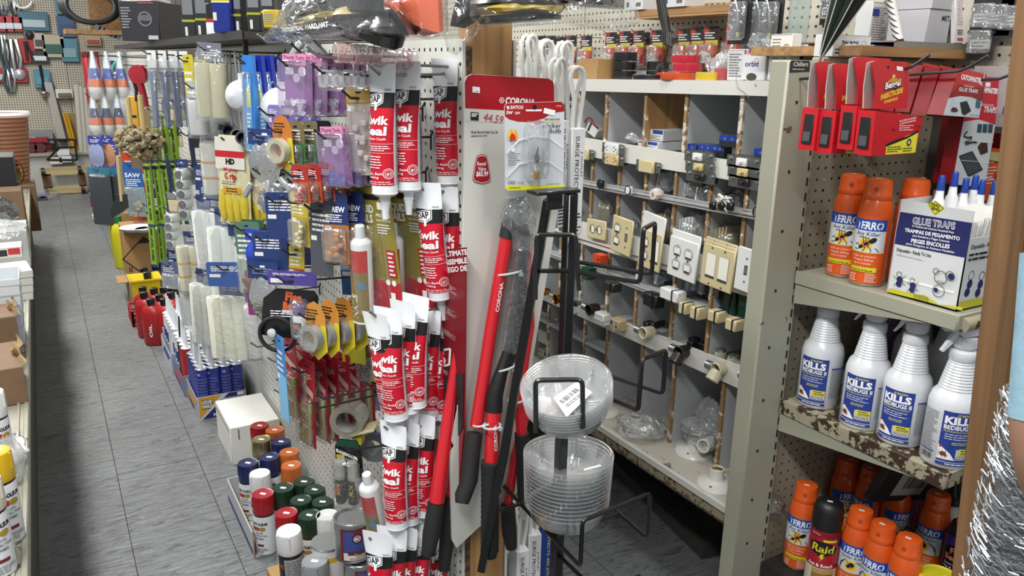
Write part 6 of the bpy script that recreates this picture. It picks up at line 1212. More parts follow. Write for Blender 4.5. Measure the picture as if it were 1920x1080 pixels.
def k_tape(c='c98a3a',rc='8d9190',r=.026):
 t=thing('carded_tape_roll','x','tape');w=.055;b=MB();b.prism(mt(c,.4),[(-w*.3,.02),(0,.028),(w*.3,.02),(w/2,.0),(w/2,-.075),(0,-.098),(-w/2,-.078),(-w/2,.0)],-.0006,.0006);b.build('card',t)
 p=Pr(base=.0008);p.pol(mt('d6c92f',.4),[(w/2,-.02),(w/2,-.075),(0,-.098),(-w*.1,-.09),(w*.22,-.06),(w*.26,-.02)]);p.lines(BK,-w*.38,-.012,w*.2,.012,4,3);p.build('print',t)
 b=MB(Matrix.Translation((-.004,-.004,-.046))@Matrix.Rotation(pi/2,4,'X'));b.lathe(mt(rc,.3),[(r*.62,0),(r,0),(r,.016),(r*.62,.016),(r*.62,0)],28,caps=(0,0));b.build('tape',t)
 b=MB(Matrix.Translation((-.004,-.002,-.046))@Matrix.Rotation(pi/2,4,'X'));b.lathe(FB,[(r*1.12,0),(r*1.1,.02),(.001,.021)],28,caps=(0,0));b.build('blister',t);return t
def k_red():
 t=thing('craft_brush_card','x','card');w,h=.062,.205;b=MB();b.prism(mt('a5202f',.35),[(-w/2,.005),(-w*.2,.02),(w/2,.02),(w/2,.02-h),(-w/2,.02-h)],-.0008,.0008);b.build('card',t)
 p=Pr(base=.001);p.pol(mt('d9b9ae',.4),[(-w*.38,-.03),(w*.38,-.052),(w*.38,-.068),(-w*.38,-.046)]);p.lines(mt('e6c9c4'),-w*.36,-.028,w*.3,-.012,3,3);p.pol(BK,[(.007*cos(2*pi*k/10),.004+.0022*sin(2*pi*k/10))for k in range(10)]);p.build('print',t)
 for k,c in enumerate(('3a6fb0','d9b93a','c97a8a','8fb03a')):b=MB();b.tube(mt(c,.4),[(-w*.3+w*.2*k,-.006,-.08),(-w*.3+w*.2*k,-.006,-.1)],.005,8);b.tube(mt('a08a4a',.6),[(-w*.3+w*.2*k,-.006,-.1),(-w*.3+w*.2*k,-.006,-.175)],.0042,6);b.build('drill_brush',t)
 b=MB();b.box(FB,(0,-.008,-.125),(w*.92,.016,.12),None,.004);b.build('blister',t);return t
def k_dome(r=.05):
 t=thing('plastic_dome','x','dome');b=MB(Matrix.Rotation(pi/2,4,'X')@Matrix.Translation((0,-.05,0)));m_=mt('dadfe3',.2,coat=.5)
 b.lathe(m_,[(r,0),(r*.99,.004),(r*.97,.006),(r*.93,.012),(r*.95,.014),(r*.85,.022),(r*.87,.024),(r*.7,.032),(r*.72,.034),(r*.4,.044),(.001,.048)],30,caps=(0,0));b.build('shell',t)
 b=MB();b.box(m_,(0,0,.0),(.02,.002,.022));b.build('hang_tab',t);return t
def k_frame():
 t=thing('roller_cage','x','roller frame');b=MB();b.tube(mt('c3c8cb',.25,.9),[(0,0,.004),(0,-.002,-.06),(.004,-.004,-.1)],.0035,8);b.tube(mt('c3c8cb',.25,.9),[(.012,0,.0),(.012,-.002,-.1)],.0035,8);b.build('rod',t)
 b=MB();T=Matrix.Translation((.004,-.02,-.12))@Matrix.Rotation(pi/2-.3,4,'X')@Matrix.Rotation(.5,4,'Y');b.lathe(mt('151a26',.4),[(.016,-.04),(.018,.03),(.019,.032),(.014,.032),(.013,.0)],20,T,(1,1));b.build('socket',t);return t
def k_tall(c='1c3fb0',h=.22,w=.03,clear=False,c2='3f9fe0'):
 t=thing('long_tool_pack','x','tool pack');b=MB();b.prism(mt(c,.3,coat=.5),[(-w/2,.01),(w/2,.01),(w*.62,-h*.35),(w*.5,-h),(-w*.4,-h),(-w*.62,-h*.35)],-.012,.0);b.build('pack',t)
 p=Pr(base=.0123);p.rect(mt(c2,.4),-w*.35,-h*.95,w*.3,-h*.2);p.rect(mt('d3c94a',.4),-w*.2,-h*.5,w*.2,-h*.3);p.lines(WH,-w*.25,-h*.9,w*.2,-h*.55,8,3);p.build('print',t)
 b=MB();b.box(FB,(0,-.018,-h*.55),(w*.9,.012,h*.85),None,.004);b.build('blister',t);return t
def k_long(c='6f7f9a',h=.26):
 t=thing('long_clear_pack','x','pack');b=MB();b.box(mt('d9dcdd',.3),(0,0,-h*.1),(.04,.002,h*.22));b.build('header_card',t);b=MB();b.box(mt(c,.4),(0,0,-h*.62),(.022,.012,h*.75),None,.003);b.build('tool',t);b=MB();b.box(FB,(0,0,-h*.55),(.038,.024,h*.9),None,.006);b.build('blister',t);return t
def k_cone(c='2a4fa0',c2='c9622a'):
 t=thing('bagged_scrub_brush','x','brush');b=MB();b.lathe([mt('cfd8de',.3),mt('cfd8de',.3),mt(c,.3),mt(c2,.4),mt('d6d8d9',.4),mt('d6d8d9',.4)],[(.008,.01),(.012,-.02),(.022,-.07),(.036,-.12),(.042,-.16),(.04,-.19),(.02,-.215)],16,ell=(1,.6));b.build('brush',t);b=MB();b.lathe(FB,[(.01,.012),(.028,-.07),(.047,-.16),(.044,-.2),(.02,-.225)],16,caps=(0,0),ell=(1,.7));b.build('poly_bag',t);return t
def k_brush(c='1f3566',bc='c9b894'):
 t=thing('paint_brush','x','brush');b=MB();b.lathe(mt(c,.35),[(.004,.012),(.009,.0),(.011,-.05),(.009,-.1),(.016,-.12)],14,ell=(1,.7));b.build('handle',t);b=MB();b.box(SVM,(0,0,-.135),(.05,.016,.03),None,.003);b.build('ferrule',t);b=MB();b.box(mt(bc,.9,bump=.6,ns=200),(0,0,-.175),(.052,.014,.05),None,.004);b.build('bristles',t);return t
_K={}
def rowof(px,py,X,step,items,rz=.5,g='',hook=True,hl=None,dz=0,m=None):
 """things one behind another on one hook, from its tip towards the board; every item is (kind, args, label)"""
 c=onX(px,py,X)
 for k,(fn,kw,l)in enumerate(items):
  key=(fn.__name__,tuple(sorted(kw.items())));_K.setdefault(key,Stock(lambda fn=fn,kw=kw:fn(**kw)));sd=random.Random(px*7+k)
  _K[key].put(c+V((step*k,.003*k,dz*k)),(sd.uniform(-.04,.04),sd.uniform(-.05,.05),FX+rz+sd.uniform(-.08,.08)),l,g or None)
 if hook:
  tip=c+V((-.035,0,.012));peg_hook(tip,m=m or HOOKD,lab=hl or('dark hook holding the '+' '.join(items[0][2].split(',')[0].split()[:11])),grp='wire hooks along the aisle side',tilt=.03,r=.0024)
def seq(fn,kw,n,base):return[(fn,kw,base%ORD[k])for k in range(n)]
P1='push pin boxes on the partition'
rowof(552,114,.41,.03,seq(k_pin,dict(c='c9cbd6'),5,'purple backed box of white push pins, %s from the aisle, upper hook')+[(k_pin,dict(c='1c2f9a'),'purple backed box of blue push pins at the end of the upper hook')],.6,P1)
rowof(622,250,.455,.028,[(k_pin,dict(c='1f3fb0'),'box of blue push pins foremost on the lower hook'),(k_pin,dict(c='24399a'),'box of blue push pins second on the lower hook'),(k_pin,dict(c='1a5a32'),'box of green push pins third on the lower hook'),(k_pin,dict(c='1c5c34'),'box of green push pins fourth on the lower hook'),(k_pin,dict(c='15402c'),'box of dark green push pins last on the lower hook')],.6,P1)
rowof(514,208,.44,.03,seq(k_card,dict(w=.04,h=.055,bg='7a70b8',bl=False),4,'small lavender card, %s on a hook under the white domes'),.5,'small lavender cards')
rowof(528,240,.44,.03,[(k_tape,dict(c='c9762f',rc='cfc8a8'),'orange tape card beside the navy bag header')]+seq(k_card,dict(w=.05,h=.1,bg='7a7050',c2='3a7a40',body='2a6a3a'),2,'yellow and green pack, %s behind the orange tape card')+[(k_card,dict(w=.05,h=.12,bg='1d1f23',txt='TUFF',c2='8f9396'),'black and white pack with bold lettering beside the pink boxes')],.5,'assorted packs beside the push pins')
for k,px in enumerate((512,527)):rowof(px,158+4*k,.5,.03,[(k_dome,{},['white ridged plastic dome nearest the blue packs, lower pair','white ridged plastic dome behind the first of the lower pair'][k])],.7,'white plastic domes',hook=not k)
rowof(452,145,.50,.03,[(k_dome,dict(r=.045),'white plastic dome wrapped in film left of the tall blue packs')],.8,hook=False)
rowof(470,112,.44,.022,seq(k_tall,dict(c='2f7fd0',h=.215),1,'light blue tall tool pack, %s of its hook')+seq(k_tall,dict(c='1a2f9a',h=.21),3,'deep blue tall tool pack, %s behind the light blue one'),.6,'tall blue tool packs')
rowof(496,252,.44,.04,[(k_bag,dict(w=.085,h=.12,foil=True),'navy headed foil bag of plastic anchors right of the yellow gloves')],.8)
rowof(500,252,.52,.04,[(k_bag,dict(w=.085,h=.12,hc='1f2b57',foil=True,seed=5),'navy headed foil bag behind the first one')],.8,hook=False)
c=onX(628,99,.435)
for k in range(5):
 t=thing('film_roll','clear roll printed in pink, %s from the aisle on the top hook'%ORD[k],'roll',c+V((.03*k,.002*k,-.002*k)),0,'pink printed clear rolls');b=MB(Matrix.Rotation(pi/2,4,'Y'));b.lathe(film('e0b9b4',.45,1.0,.1,.3,30),[(.015,0),(.0165,.001),(.0165,.027),(.015,.028)],24,caps=(0,0));b.build('roll',t)
 b=MB();rd=random.Random(k)
 for q in range(26):a=rd.uniform(0,2*pi);b.box(mt('b0555c',.5),(.004+.018*rd.random(),.0167*cos(a),.0167*sin(a)),(.004,.0009,.0009),None)
 b.build('printed_pattern',t)
peg_hook(c+V((-.02,0,.014)),lab='grey wire hook through the pink printed rolls',L=.27)
def k_clip():
 t=thing('clear_clip_pack','x','clips');b=MB();b.box(film('ffffff',.12,1.0,.05,.3,20),(0,0,-.02),(.05,.02,.035),None,.008);b.build('case',t);b=MB();[b.tube(film('ffffff',.25,1,.05,0),[(.014*q+.006*cos(a),-.004,-.02+.01*sin(a))for a in[pi*i/5 for i in range(10)]],.0016,5,True)for q in(-1,0,1)];b.build('clip',t);return t
rowof(620,128,.44,.04,[(k_clip,{},'clear plastic clip pack, %s over the purple boxes'%ORD[k])for k in range(4)],.7,'clear plastic clip packs')
rowof(578,90,.45,.05,[(k_bag,dict(w=.06,h=.05,hc='b9bcc0',seed=8),'small crumpled clear bag beside the pink rolls')],.7)
rowof(672,175,.50,.03,[(k_card,dict(w=.05,h=.16,bg='b3924a',c2='c9b3a8',body='cdb9b4',split=.2),'long clear pack with tan header left of the first caulk tube')],.8)
rowof(562,322,.40,.026,seq(k_card,dict(w=.045,h=.07,bg='a52a26',c2='b9552f',body='b8502c'),9,'small orange and red card, %s from the aisle in the crowded row'),.35,'small orange and red cards in a row')
rowof(528,372,.42,.03,[(k_card,dict(w=.075,h=.1,bg='24396f',bl=False),'navy card with red print beside the yellow carded pads')],.9)
rowof(560,372,.42,.034,seq(k_card,dict(w=.045,h=.11,bg='c7b84a',c2='b8a23a',body='d9cf9a'),3,'yellow carded pad pack, %s of three'),.6,'yellow carded pad packs')
rowof(602,388,.44,.03,[(k_card,dict(w=.05,h=.15,bg='4a4d55',bl=False),'dark grey printed card back beside the amber packs')],.75)
rowof(628,374,.46,.032,seq(k_card,dict(w=.055,h=.135,bg='1f2f63',c2='a86a2f',body='b8742c',txt='SCREW'),3,'navy and white card of amber hooks, %s from the aisle'),.65,'navy cards of amber hooks')
rowof(500,320,.44,.04,[(k_bag,dict(w=.08,h=.11,hc='3a3c40',seed=11),'clear bag with dark header under the foil bag')]+[(k_card,dict(w=.06,h=.09,bg='b9bcc0',c2='2647b0',body='cfd3d6'),'white and blue carded part left of the yellow pads')],.7)
rowof(505,445,.42,.05,[(k_card,dict(w=.085,h=.1,bg='24396f',bl=False),'large navy card with red lettering tilted over the foil bag'),(k_card,dict(w=.085,h=.085,bg='1f2b57',bl=False),'second navy card with red lettering, behind the first')],.95,'navy cards with red lettering')
rowof(492,500,.40,.05,[(k_bag,dict(w=.08,h=.14,hc='24396f',foil=True,seed=9),'large crumpled foil bag hanging below the navy cards')],.8)
rowof(515,430,.52,.04,[(k_bag,dict(w=.1,h=.14,hc='5a5c60',seed=13),'clear crumpled bag with grey header between navy cards'),(k_bag,dict(w=.08,h=.12,hc='3a3c40',seed=17),'clear bag with black strip behind the navy cards')],.8)
rowof(556,470,.46,.03,[(k_card,dict(w=.04,h=.09,bg='c9b83a',c2='b03a2c',body='b8963a',split=.6),'yellow and red card holding brass screws')],.7)
rowof(548,520,.40,.05,[(k_card,dict(w=.1,h=.03,bg='4d3f8f',bl=False),'purple topped card above the black flea collar card')],.9)
cc=onX(545,552,.40);t=thing('flea_collar_card','black card with orange lettering holding a curled black collar','card',cc,FX+.95);b=MB();b.prism(mt('17171a',.35),[(-.058,-.01),(-.03,.012),(.05,.01),(.058,-.002),(.05,-.10),(-.07,-.09)],-.001,.001);b.build('card',t)
p=Pr(base=.0012);p.text(mt('d9622f',.4),'Flea',-.012,-.012,.018,w=.036,bold=.06,rot=-.12);p.text(mt('d9622f',.4),'Beater-7',-.018,-.03,.014,w=.062,bold=.06,rot=-.12);p.lines(WH,-.045,-.05,.03,-.034,3,4,fill=.4);p.rect(mt('cfc9d6'),-.02,-.04,.04,-.033);p.build('print',t)
b=MB();b.tube(mt('1d1c1e',.35),[(-.03+.038*cos(a),-.008,-.085+.036*sin(a))for a in[2*pi*k/30 for k in range(30)]],.0045,8,True);b.build('collar',t);b=MB();b.lathe(mt('c9c9c6',.4),[(.008,0),(.009,.006),(.003,.008)],14,Matrix.Translation((-.04,-.01,-.08))@Matrix.Rotation(pi/2,4,'X'));b.build('buckle',t)
t=thing('glue_bottle','small white bottle with a purple cap in a blister','bottle',onX(562,575,.41),FX+.6);b=MB();b.lathe(mt('dcdfe4',.3),[(.014,-.062),(.0155,-.058),(.0155,-.02),(.012,-.012)],18);b.build('bottle',t);b=MB();b.lathe(mt('3b2470',.3),[(.0145,-.016),(.0145,.002),(.012,.004)],18);b.build('cap',t);p=Pr(wrap(.0158),step=.004);p.rect(BK,-.008,-.056,.012,-.03);p.text(mt('c9502f'),'HD',-.006,-.042,.008,w=.014,bold=.05);p.build('label',t);b=MB();b.box(FB,(0,0,-.028),(.04,.034,.085),None,.008);b.build('blister',t)
rowof(590,590,.43,.031,seq(k_tape,dict(),5,'orange and yellow carded tape roll, %s from the aisle'),.5,'orange and yellow carded tape rolls')
rowof(688,598,.575,.03,[(k_tape,dict(c='c97a34',rc='a87a44',r=.031),'larger orange card with a brown tape roll left of the clear caulk tubes')],.75)
rowof(668,480,.54,.02,[(k_card,dict(w=.08,h=.1,bg='a9c3d3',c2='3a6a9a',bl=False),'pale blue and white box tilted beside the first glue tube')],.8)
rowof(662,635,.54,.03,[(k_card,dict(w=.06,h=.07,bg='c9c43a',bl=False),'yellow and black card hanging under the carded tape rolls'),(k_card,dict(w=.045,h=.12,bg='1d2023',c2='c9bf3a',body='4a4c50'),'black and yellow pack behind the larger tape card')],.7)
rowof(697,718,.60,.03,[(k_card,dict(w=.05,h=.08,bg='24286a',c2='7a9ad0'),'dark blue printed card above the packing tape')],.7)
rowof(540,640,.41,.03,seq(k_red,{},3,'red carded bit pack, %s on the upper of two hooks'),.3,'red carded bit packs')
rowof(575,690,.44,.027,seq(k_red,{},6,'red carded bit pack, %s on the lower of two hooks'),.3,'red carded bit packs')
rowof(524,640,.37,.03,[(k_card,dict(w=.05,h=.19,bg='3f86c8',c2='7fb3d9',bl=False),'bright blue card edge at the aisle side of the red cards')],.15,hook=False)
t=thing('packing_tape','clear packing tape roll with a cream dispenser blade','tape',onX(655,783,.52),FX+.95);b=MB(Matrix.Rotation(pi/2,4,'X'));b.lathe(film('c4c2b4',.45,1.0,.1,.1),[(.026,-.025),(.038,-.025),(.038,.025),(.026,.025),(.026,-.025)],32,caps=(0,0));b.build('tape',t);b=MB(Matrix.Rotation(pi/2,4,'X'));b.lathe(mt('9d9c94',.4),[(.0255,-.026),(.024,-.026),(.024,.026),(.0255,.026)],30,caps=(0,0));b.build('core',t)
b=MB();b.box(mt('cfc9a0',.4),(.025,.0,-.034),(.06,.05,.006),Matrix.Rotation(-.3,4,'Y'),.001);b.box(mt('c9b93a',.4),(.02,.0,-.05),(.02,.03,.02),None,.001);b.build('dispenser',t)
t=thing('duct_tape','silver duct tape roll with a blue edge beside the caulk nozzles','tape',onX(706,832,.60),FX+.9);b=MB(Matrix.Rotation(pi/2,4,'X'));b.lathe(mt('8f9295',.3,.3),[(.02,-.024),(.036,-.024),(.036,.024),(.02,.024),(.02,-.024)],30,caps=(0,0));b.build('tape',t);b=MB(Matrix.Rotation(pi/2,4,'X'));b.lathe(mt('24439a',.4),[(.0365,.01),(.0365,.024)],30,caps=(0,0));b.build('label',t)
t=thing('marker_pen_pack','green and black card with two silver capped marker pens','marker pens',onX(652,838,.50),FX+.85);b=MB();b.prism(mt('15191a',.35),[(-.03,.0),(-.02,.018),(.022,.018),(.032,-.005),(.038,-.13),(-.028,-.13)],-.001,.001);b.build('card',t)
p=Pr(base=.0012);p.pol(mt('1c4a3a',.4),[(-.029,.0),(-.02,.017),(.02,.017),(.028,.0)]);p.pol(WH,[(-.027,-.006),(.02,-.022),(.024,-.03),(-.027,-.014)]);p.text(BK,'RESTORE',-.024,-.0125,.006,w=.04,rot=-.32,bold=.03);p.rect(mt('b9b02c'),-.027,-.036,-.008,-.02);p.build('print',t)
for s_,l in((-1,0),(1,1)):
 b=MB(Matrix.Translation((.015*s_,-.013,0)));b.lathe([mt('a9ab9f',.3,.2)]*5+[mt('1a3a30',.4),mt('1b1c1c',.4),mt('1b1c1c',.4),mt('1c4a3a',.4)],[(.001,-.026),(.0115,-.028),(.0115,-.06),(.0125,-.062),(.0125,-.066),(.0125,-.07),(.0125,-.076),(.0125,-.11),(.0125,-.128),(.009,-.132)],16,caps=(0,1));b.build('marker_pen',t)
 p=Pr(wrap(.0127),step=.004,T=Matrix.Translation((.015*s_,-.013,0)));p.text(mt('b9b02c'),'MIN',.003,-.108,.009,w=.028,rot=pi/2,bold=.04);
 if not l:p.rect(mt('d9502f'),-.008,-.1,.002,-.09)
 p.build('pen_label',t)
b=MB();b.box(FB,(0,-.014,-.082),(.06,.03,.12),None,.01);b.build('blister',t)
peg_hook(onX(640,832,.47),lab='dark hook holding the marker pens',m=HOOKD)
for px,py,X,l in[(512,728,.46,'bare wire hook low on the board beside the blue card'),(516,708,.44,'bare wire hook above the lowest left one'),(590,735,.42,'bare wire hook crossing the red cards, upper'),(582,752,.42,'bare wire hook crossing the red cards, lower'),(622,762,.5,'short wire hook above the packing tape'),(500,668,.46,'bare wire hook below the white roller covers'),(518,610,.42,'bare wire hook in front of the flea collar card'),(468,640,.42,'bare wire hook beside the last roller covers'),(508,150,.42,'bent grey hook above the lavender cards'),(480,60,.40,'grey hook rising over the tall blue packs'),(600,478,.5,'short wire hook under the amber packs'),(540,300,.40,'thick dark hook across the orange cards'),(535,330,.40,'grey hook across the orange cards, lower'),(575,362,.42,'long grey hook above the yellow pads'),(690,190,.54,'short bent hook beside the first caulk tube')]:
 peg_hook(onX(px,py,X),lab=l,m=HOOKD if px%4 else HOOKM,grp='bare wire hooks',tilt=-.02)
RC='roller cover packs'
rowof(437,262,.46,.05,seq(k_glove,{},3,'yellow work glove bag with red band, %s from the aisle'),.75,'yellow work glove bags')
rowof(392,88,.44,.04,[(k_sleeves,dict(n=2,r=.024,h=.15,c='d5cfae',hc='7a7f8a'),'cream roller cover pack with a grey header high on the board')],.75)
rowof(368,160,.42,.05,[(k_sleeves,dict(n=1,r=.03,h=.1,c='d8dadb',hc='b9bcc0'),'short white roller cover, %s on its hook below the cream ones'%ORD[k])for k in range(3)],.7,'short white roller covers')
for k,(px,py,l)in enumerate([(424,98,'chrome roller frame with black socket, upper hook, first'),(440,100,'chrome roller frame with black socket, upper hook, second'),(430,172,'chrome roller frame with black socket, lower hook, first'),(449,176,'chrome roller frame with black socket, lower hook, second'),(465,178,'chrome roller frame with black socket, lower hook, third')]):
 rowof(px,py,.50,.04,[(k_frame,{},l)],.7,'roller frames',hook=k in(0,2))
rowof(402,240,.46,.05,[(k_sleeves,dict(n=2,r=.026,h=.16,c='d8d5cc',hc='3a3d44',band='c9924a'),'white roller cover pack with gold stripes left of the gloves')],.8)
rowof(340,305,.42,.05,[(k_discs,dict(n=5),'upper mini roller tray showing five round ends')],.8);rowof(362,322,.46,.05,[(k_sleeves,dict(n=1,r=.028,h=.17,hc='3a3d44'),'single long white roller cover beside the mini roller tray')],.7)
rowof(322,390,.42,.05,[(k_discs,dict(n=4),'lower mini roller tray showing four round ends')],.8)
for k,(px,py)in enumerate([(382,318),(402,330),(412,345),(392,352),(410,376),(434,384),(446,398)]):
 rowof(px,py,.46+.015*(k%3),.04,[(k_card,dict(w=.075,h=.085,bg=('24396f','2c3f73')[k%2],bl=False),'navy header card, %s of the cluster above the long white covers'%ORD[k])],.8,'navy header cards',hook=k in(1,5))
rowof(384,372,.44,.05,[(k_sleeves,dict(n=3,r=.02,h=.23),'pack of three long white roller covers behind the navy headers')],.6,RC)
rowof(424,400,.44,.05,[(k_sleeves,dict(n=3,r=.022,h=.215,c='e6ebe6'),'pack of three long greenish white roller covers in front')],.75,RC)
rowof(362,440,.44,.05,[(k_sleeves,dict(n=3,r=.024,h=.17,c='d9d2b9',hc='2c3f73',band='c9a84a'),'speckled white and gold roller cover pack tilted forward')],.9,RC)
rowof(352,500,.42,.05,[(k_sleeves,dict(n=2,r=.022,h=.19),'white roller cover pack above the tall caulk nozzles')],.7,RC)
rowof(385,512,.42,.05,[(k_sleeves,dict(n=3,r=.022,h=.21,c='e6e8de'),'white roller cover pack below the speckled one')],.7,RC)
rowof(432,530,.42,.05,[(k_sleeves,dict(n=4,r=.0205,h=.185,c='ebebd8'),'large bag of four ivory roller covers lowest on the board')],.8,RC)
rowof(480,545,.47,.05,[(k_sleeves,dict(n=2,r=.022,h=.16,c='e2e3e1'),'pair of white roller covers beside the bare hooks')],.75,RC)
rowof(428,500,.40,.05,[(k_card,dict(w=.13,h=.07,bg='3a5a9a',bl=False),'wide blue header card of the ivory roller cover bag')],.95)
rowof(462,425,.42,.05,[(k_card,dict(w=.07,h=.19,bg='5a7a6a',c2='a8b8a8',body='7a3a34'),'green card with yellow lettering right of the long covers')],.8)
rowof(474,420,.47,.04,[(k_bag,dict(w=.07,h=.07,hc='2a5a34',c='2f8a4a',seed=21),'green crumpled bag above the blue and white pack')],.7);rowof(484,440,.42,.05,[(k_bag,dict(w=.075,h=.095,hc='2b45b8',c='2b45b8',seed=23),'bright blue and white wrapped pack on its hook')],.7)
t=thing('foam_tube_pack','pair of magenta foam tubes in clear film','foam tubes',onX(476,480,.44),FX+.7)
for k in(-1,1):b=MB();b.cyl(mt('8f2f7a',.6),(.014*k,0,-.0),(.014*k,0,-.16),.013,16);b.build('foam_tube',t)
rowof(318,495,.40,.04,[(k_card,dict(w=.08,h=.12,bg='5a6288',c2='a9acb8'),'blue grey carded pack behind the mini roller trays')],.8)
rowof(352,110,.44,.04,[(k_card,dict(w=.04,h=.3,bg='d3c23a',c2='1d1c1c',bl=False),'long yellow and black card, %s left of the cream roller covers'%ORD[k])for k in range(2)],.7,'long yellow and black cards')
rowof(356,250,.46,.04,[(k_brush,dict(c='1a2744',bc='1a2744'),'navy handled brush, %s above the mini rollers'%ORD[k])for k in range(3)],.6,'navy handled brushes')
rowof(283,96,.36,.035,seq(k_long,dict(c='5a688a'),4,'long clear pack with a slate blue tool, %s of the far row'),.6,'long clear tool packs')
rowof(312,138,.50,.04,[(k_brush,dict(),'blue handled paint brush, %s of the far brush row'%ORD[k])for k in range(3)],.6,'blue handled paint brushes');rowof(306,190,.48,.04,[(k_brush,dict(c='15254a'),'dark blue handled brush, %s of the low brush row'%ORD[k])for k in range(2)],.6,'dark blue handled brushes')
GS='green shim packs'
rowof(290,205,.44,.035,seq(k_strips,{},3,'green shim pack, %s of the uppermost hook'),.7,GS);rowof(277,298,.36,.032,seq(k_strips,{},5,'green shim pack, %s of the middle hook'),.7,GS);rowof(283,384,.38,.034,seq(k_strips,{},3,'green shim pack, %s of the lowest hook'),.7,GS)
rowof(172,100,.26,.06,[(k_cone,{},'blue and orange bagged scrub brush, %s of the upper far hook'%ORD[k])for k in range(3)],.6,'bagged scrub brushes');rowof(172,178,.26,.06,[(k_cone,dict(c='1b2b5a'),'navy and orange bagged scrub brush, %s of the lower far hook'%ORD[k])for k in range(3)],.6,'bagged scrub brushes')
for k in range(4):t=thing('red_marker_tube','dark red tube, %s of the far row by the back wall'%ORD[k],'tube',onX(160+6*k,98,.28+.03*k),FX,'dark red tubes');b=MB();b.lathe(mt('8f1c26',.3),[(.02,-.3),(.022,-.29),(.022,-.02),(.01,0)],12);b.build('tube',t);b=MB();b.lathe(mt('5d1219',.4),[(.023,-.03),(.023,.0),(.01,.004)],12);b.build('cap',t)
rowof(214,118,.42,.05,[(k_card,dict(w=.1,h=.36,bg='202c5a',c2='3a4a7a',body='b04a52'),'navy and red pack left of the grey film pack')],.9);rowof(234,145,.44,.05,[(k_bag,dict(w=.11,h=.28,hc='9aa0a4',c='a9aeb0',seed=31),'grey film wrapped pack beside the mint hoop')],.8)
peg_hook(onX(158,96,.25),lab='dark hook behind the dark red tubes',tilt=0)
t=thing('mint_hoop','thin mint green plastic hoop hanging far along the board','hoop',onX(233,128,.40),FX+.9);t.scale=(.6,)*3;b=MB();b.tube(mt('5fb89a',.4),[(.12*cos(a),0,-.08+.16*sin(a))for a in[2*pi*k/24*.55+1.6 for k in range(16)]],.011,8);b.build('hoop',t)
t=thing('tape_gun','dark red and black tape gun hanging beside the hoop','tool',onX(260,140,.42),FX+.9);t.scale=(.5,)*3;b=MB(Matrix.Rotation(pi/2,4,'X'));b.lathe(mt('8f1f2a',.35),[(.001,-.03),(.085,-.03),(.09,0),(.085,.03),(.03,.034),(.001,.034)],24,caps=(0,0));b.build('body',t);b=MB();b.tube(mt('8f1f2a',.35),[(.0,0,-.06),(.03,0,-.2),(.04,0,-.29)],[.035,.03,.028],10);b.build('handle',t);b=MB();b.tube(BK,[(-.06,0,-.04),(-.04,0,-.14),(-.05,0,-.24)],.016,8);b.build('trigger',t)
for k,(px,py,l)in enumerate([(248,262,'nearer fluffy beige lambswool duster'),(272,268,'fluffy beige lambswool duster behind the nearer one')]):
 t=thing('lambswool_duster',l,'duster',onX(px,py,.38),.3,'lambswool dusters');b=MB();rd=random.Random(k);wl=mt('8f8266',.95,noise=.35,ns=25,bump=1.0)
 for q in range(170):a,c_,r=rd.uniform(0,2*pi),rd.uniform(-1,1),rd.uniform(.6,1);s_=sqrt(1-c_*c_);p0=V((.085*s_*cos(a),.05*s_*sin(a),.065*c_))*r;b.lathe(wl,[(.0,-.02),(.009,-.012),(.011,0),(.008,.012),(.0,.02)],6,Matrix.Translation(p0)@Euler((rd.uniform(0,3),rd.uniform(0,3),0)).to_matrix().to_4x4(),(0,0))
 b.build('wool',t)['kind']='stuff';b=MB();b.cyl(mt('b8a06a',.6),(0,0,0),(.0,.0,.2),.012,8);b.build('handle',t)
t=thing('hatchet','hatchet with pale wooden handle and black head hanging down','axe',onX(222,292,.38),FX+.9);t.scale=(.68,)*3;b=MB();b.tube(mt('c4ad84',.6),[(0,0,0),(-.01,0,-.4)],.03,8,flat=.6);b.build('handle',t);b=MB();b.prism(mt('2f3133',.5),[(.03,-.34),(-.05,-.34),(-.13,-.5),(-.12,-.56),(-.02,-.5),(.03,-.46)],-.02,.02);b.build('head',t)
rowof(246,290,.50,.05,[(k_bag,dict(w=.16,h=.46,hc='d9522a',c='dd5a30',seed=33),'bright orange bagged vest behind the hatchet')],.9);rowof(246,308,.48,.05,[(k_card,dict(w=.14,h=.36,bg='2a62a8',c2='8fa8b4',body='b9b8a0',txt='SAW'),'blue and white carded saw in front of the orange vest')],.9)
rowof(184,318,.32,.05,[(k_card,dict(w=.18,h=.42,bg='3f7f9a',c2='4a4f52',bl=False,split=.12),'grey screen pack with a teal top, %s of the far low hook'%ORD[k])for k in range(2)],.9,'grey screen packs')
rowof(178,258,.30,.06,[(k_bag,dict(w=.11,h=.2,hc='3a3f9a',c=('8a94b8','b98a6a')[k],seed=35+k),'blue and white wrapped pack, %s below the bagged brushes'%ORD[k])for k in range(2)],.8,'blue and white wrapped packs');rowof(204,262,.42,.05,[(k_card,dict(w=.12,h=.28,bg='4a3f9a',c2='4f55a8',bl=False),'violet card beside the yellow and pink strip'),(k_card,dict(w=.03,h=.32,bg='d9c85a',c2='c98a8a',bl=False),'yellow and pink strip above the hatchet')],.9)
t=thing('yellow_level','small yellow level hanging beside the brown board','level',onX(247,182,.44),FX+.8);b=MB();b.box(mt('c9962a',.4),(0,0,-.16),(.06,.02,.33),None,.004);b.build('body',t);b=MB();b.box(BK,(0,-.011,-.1),(.05,.002,.012));b.box(BK,(0,-.011,-.24),(.05,.002,.012));b.build('vial',t)
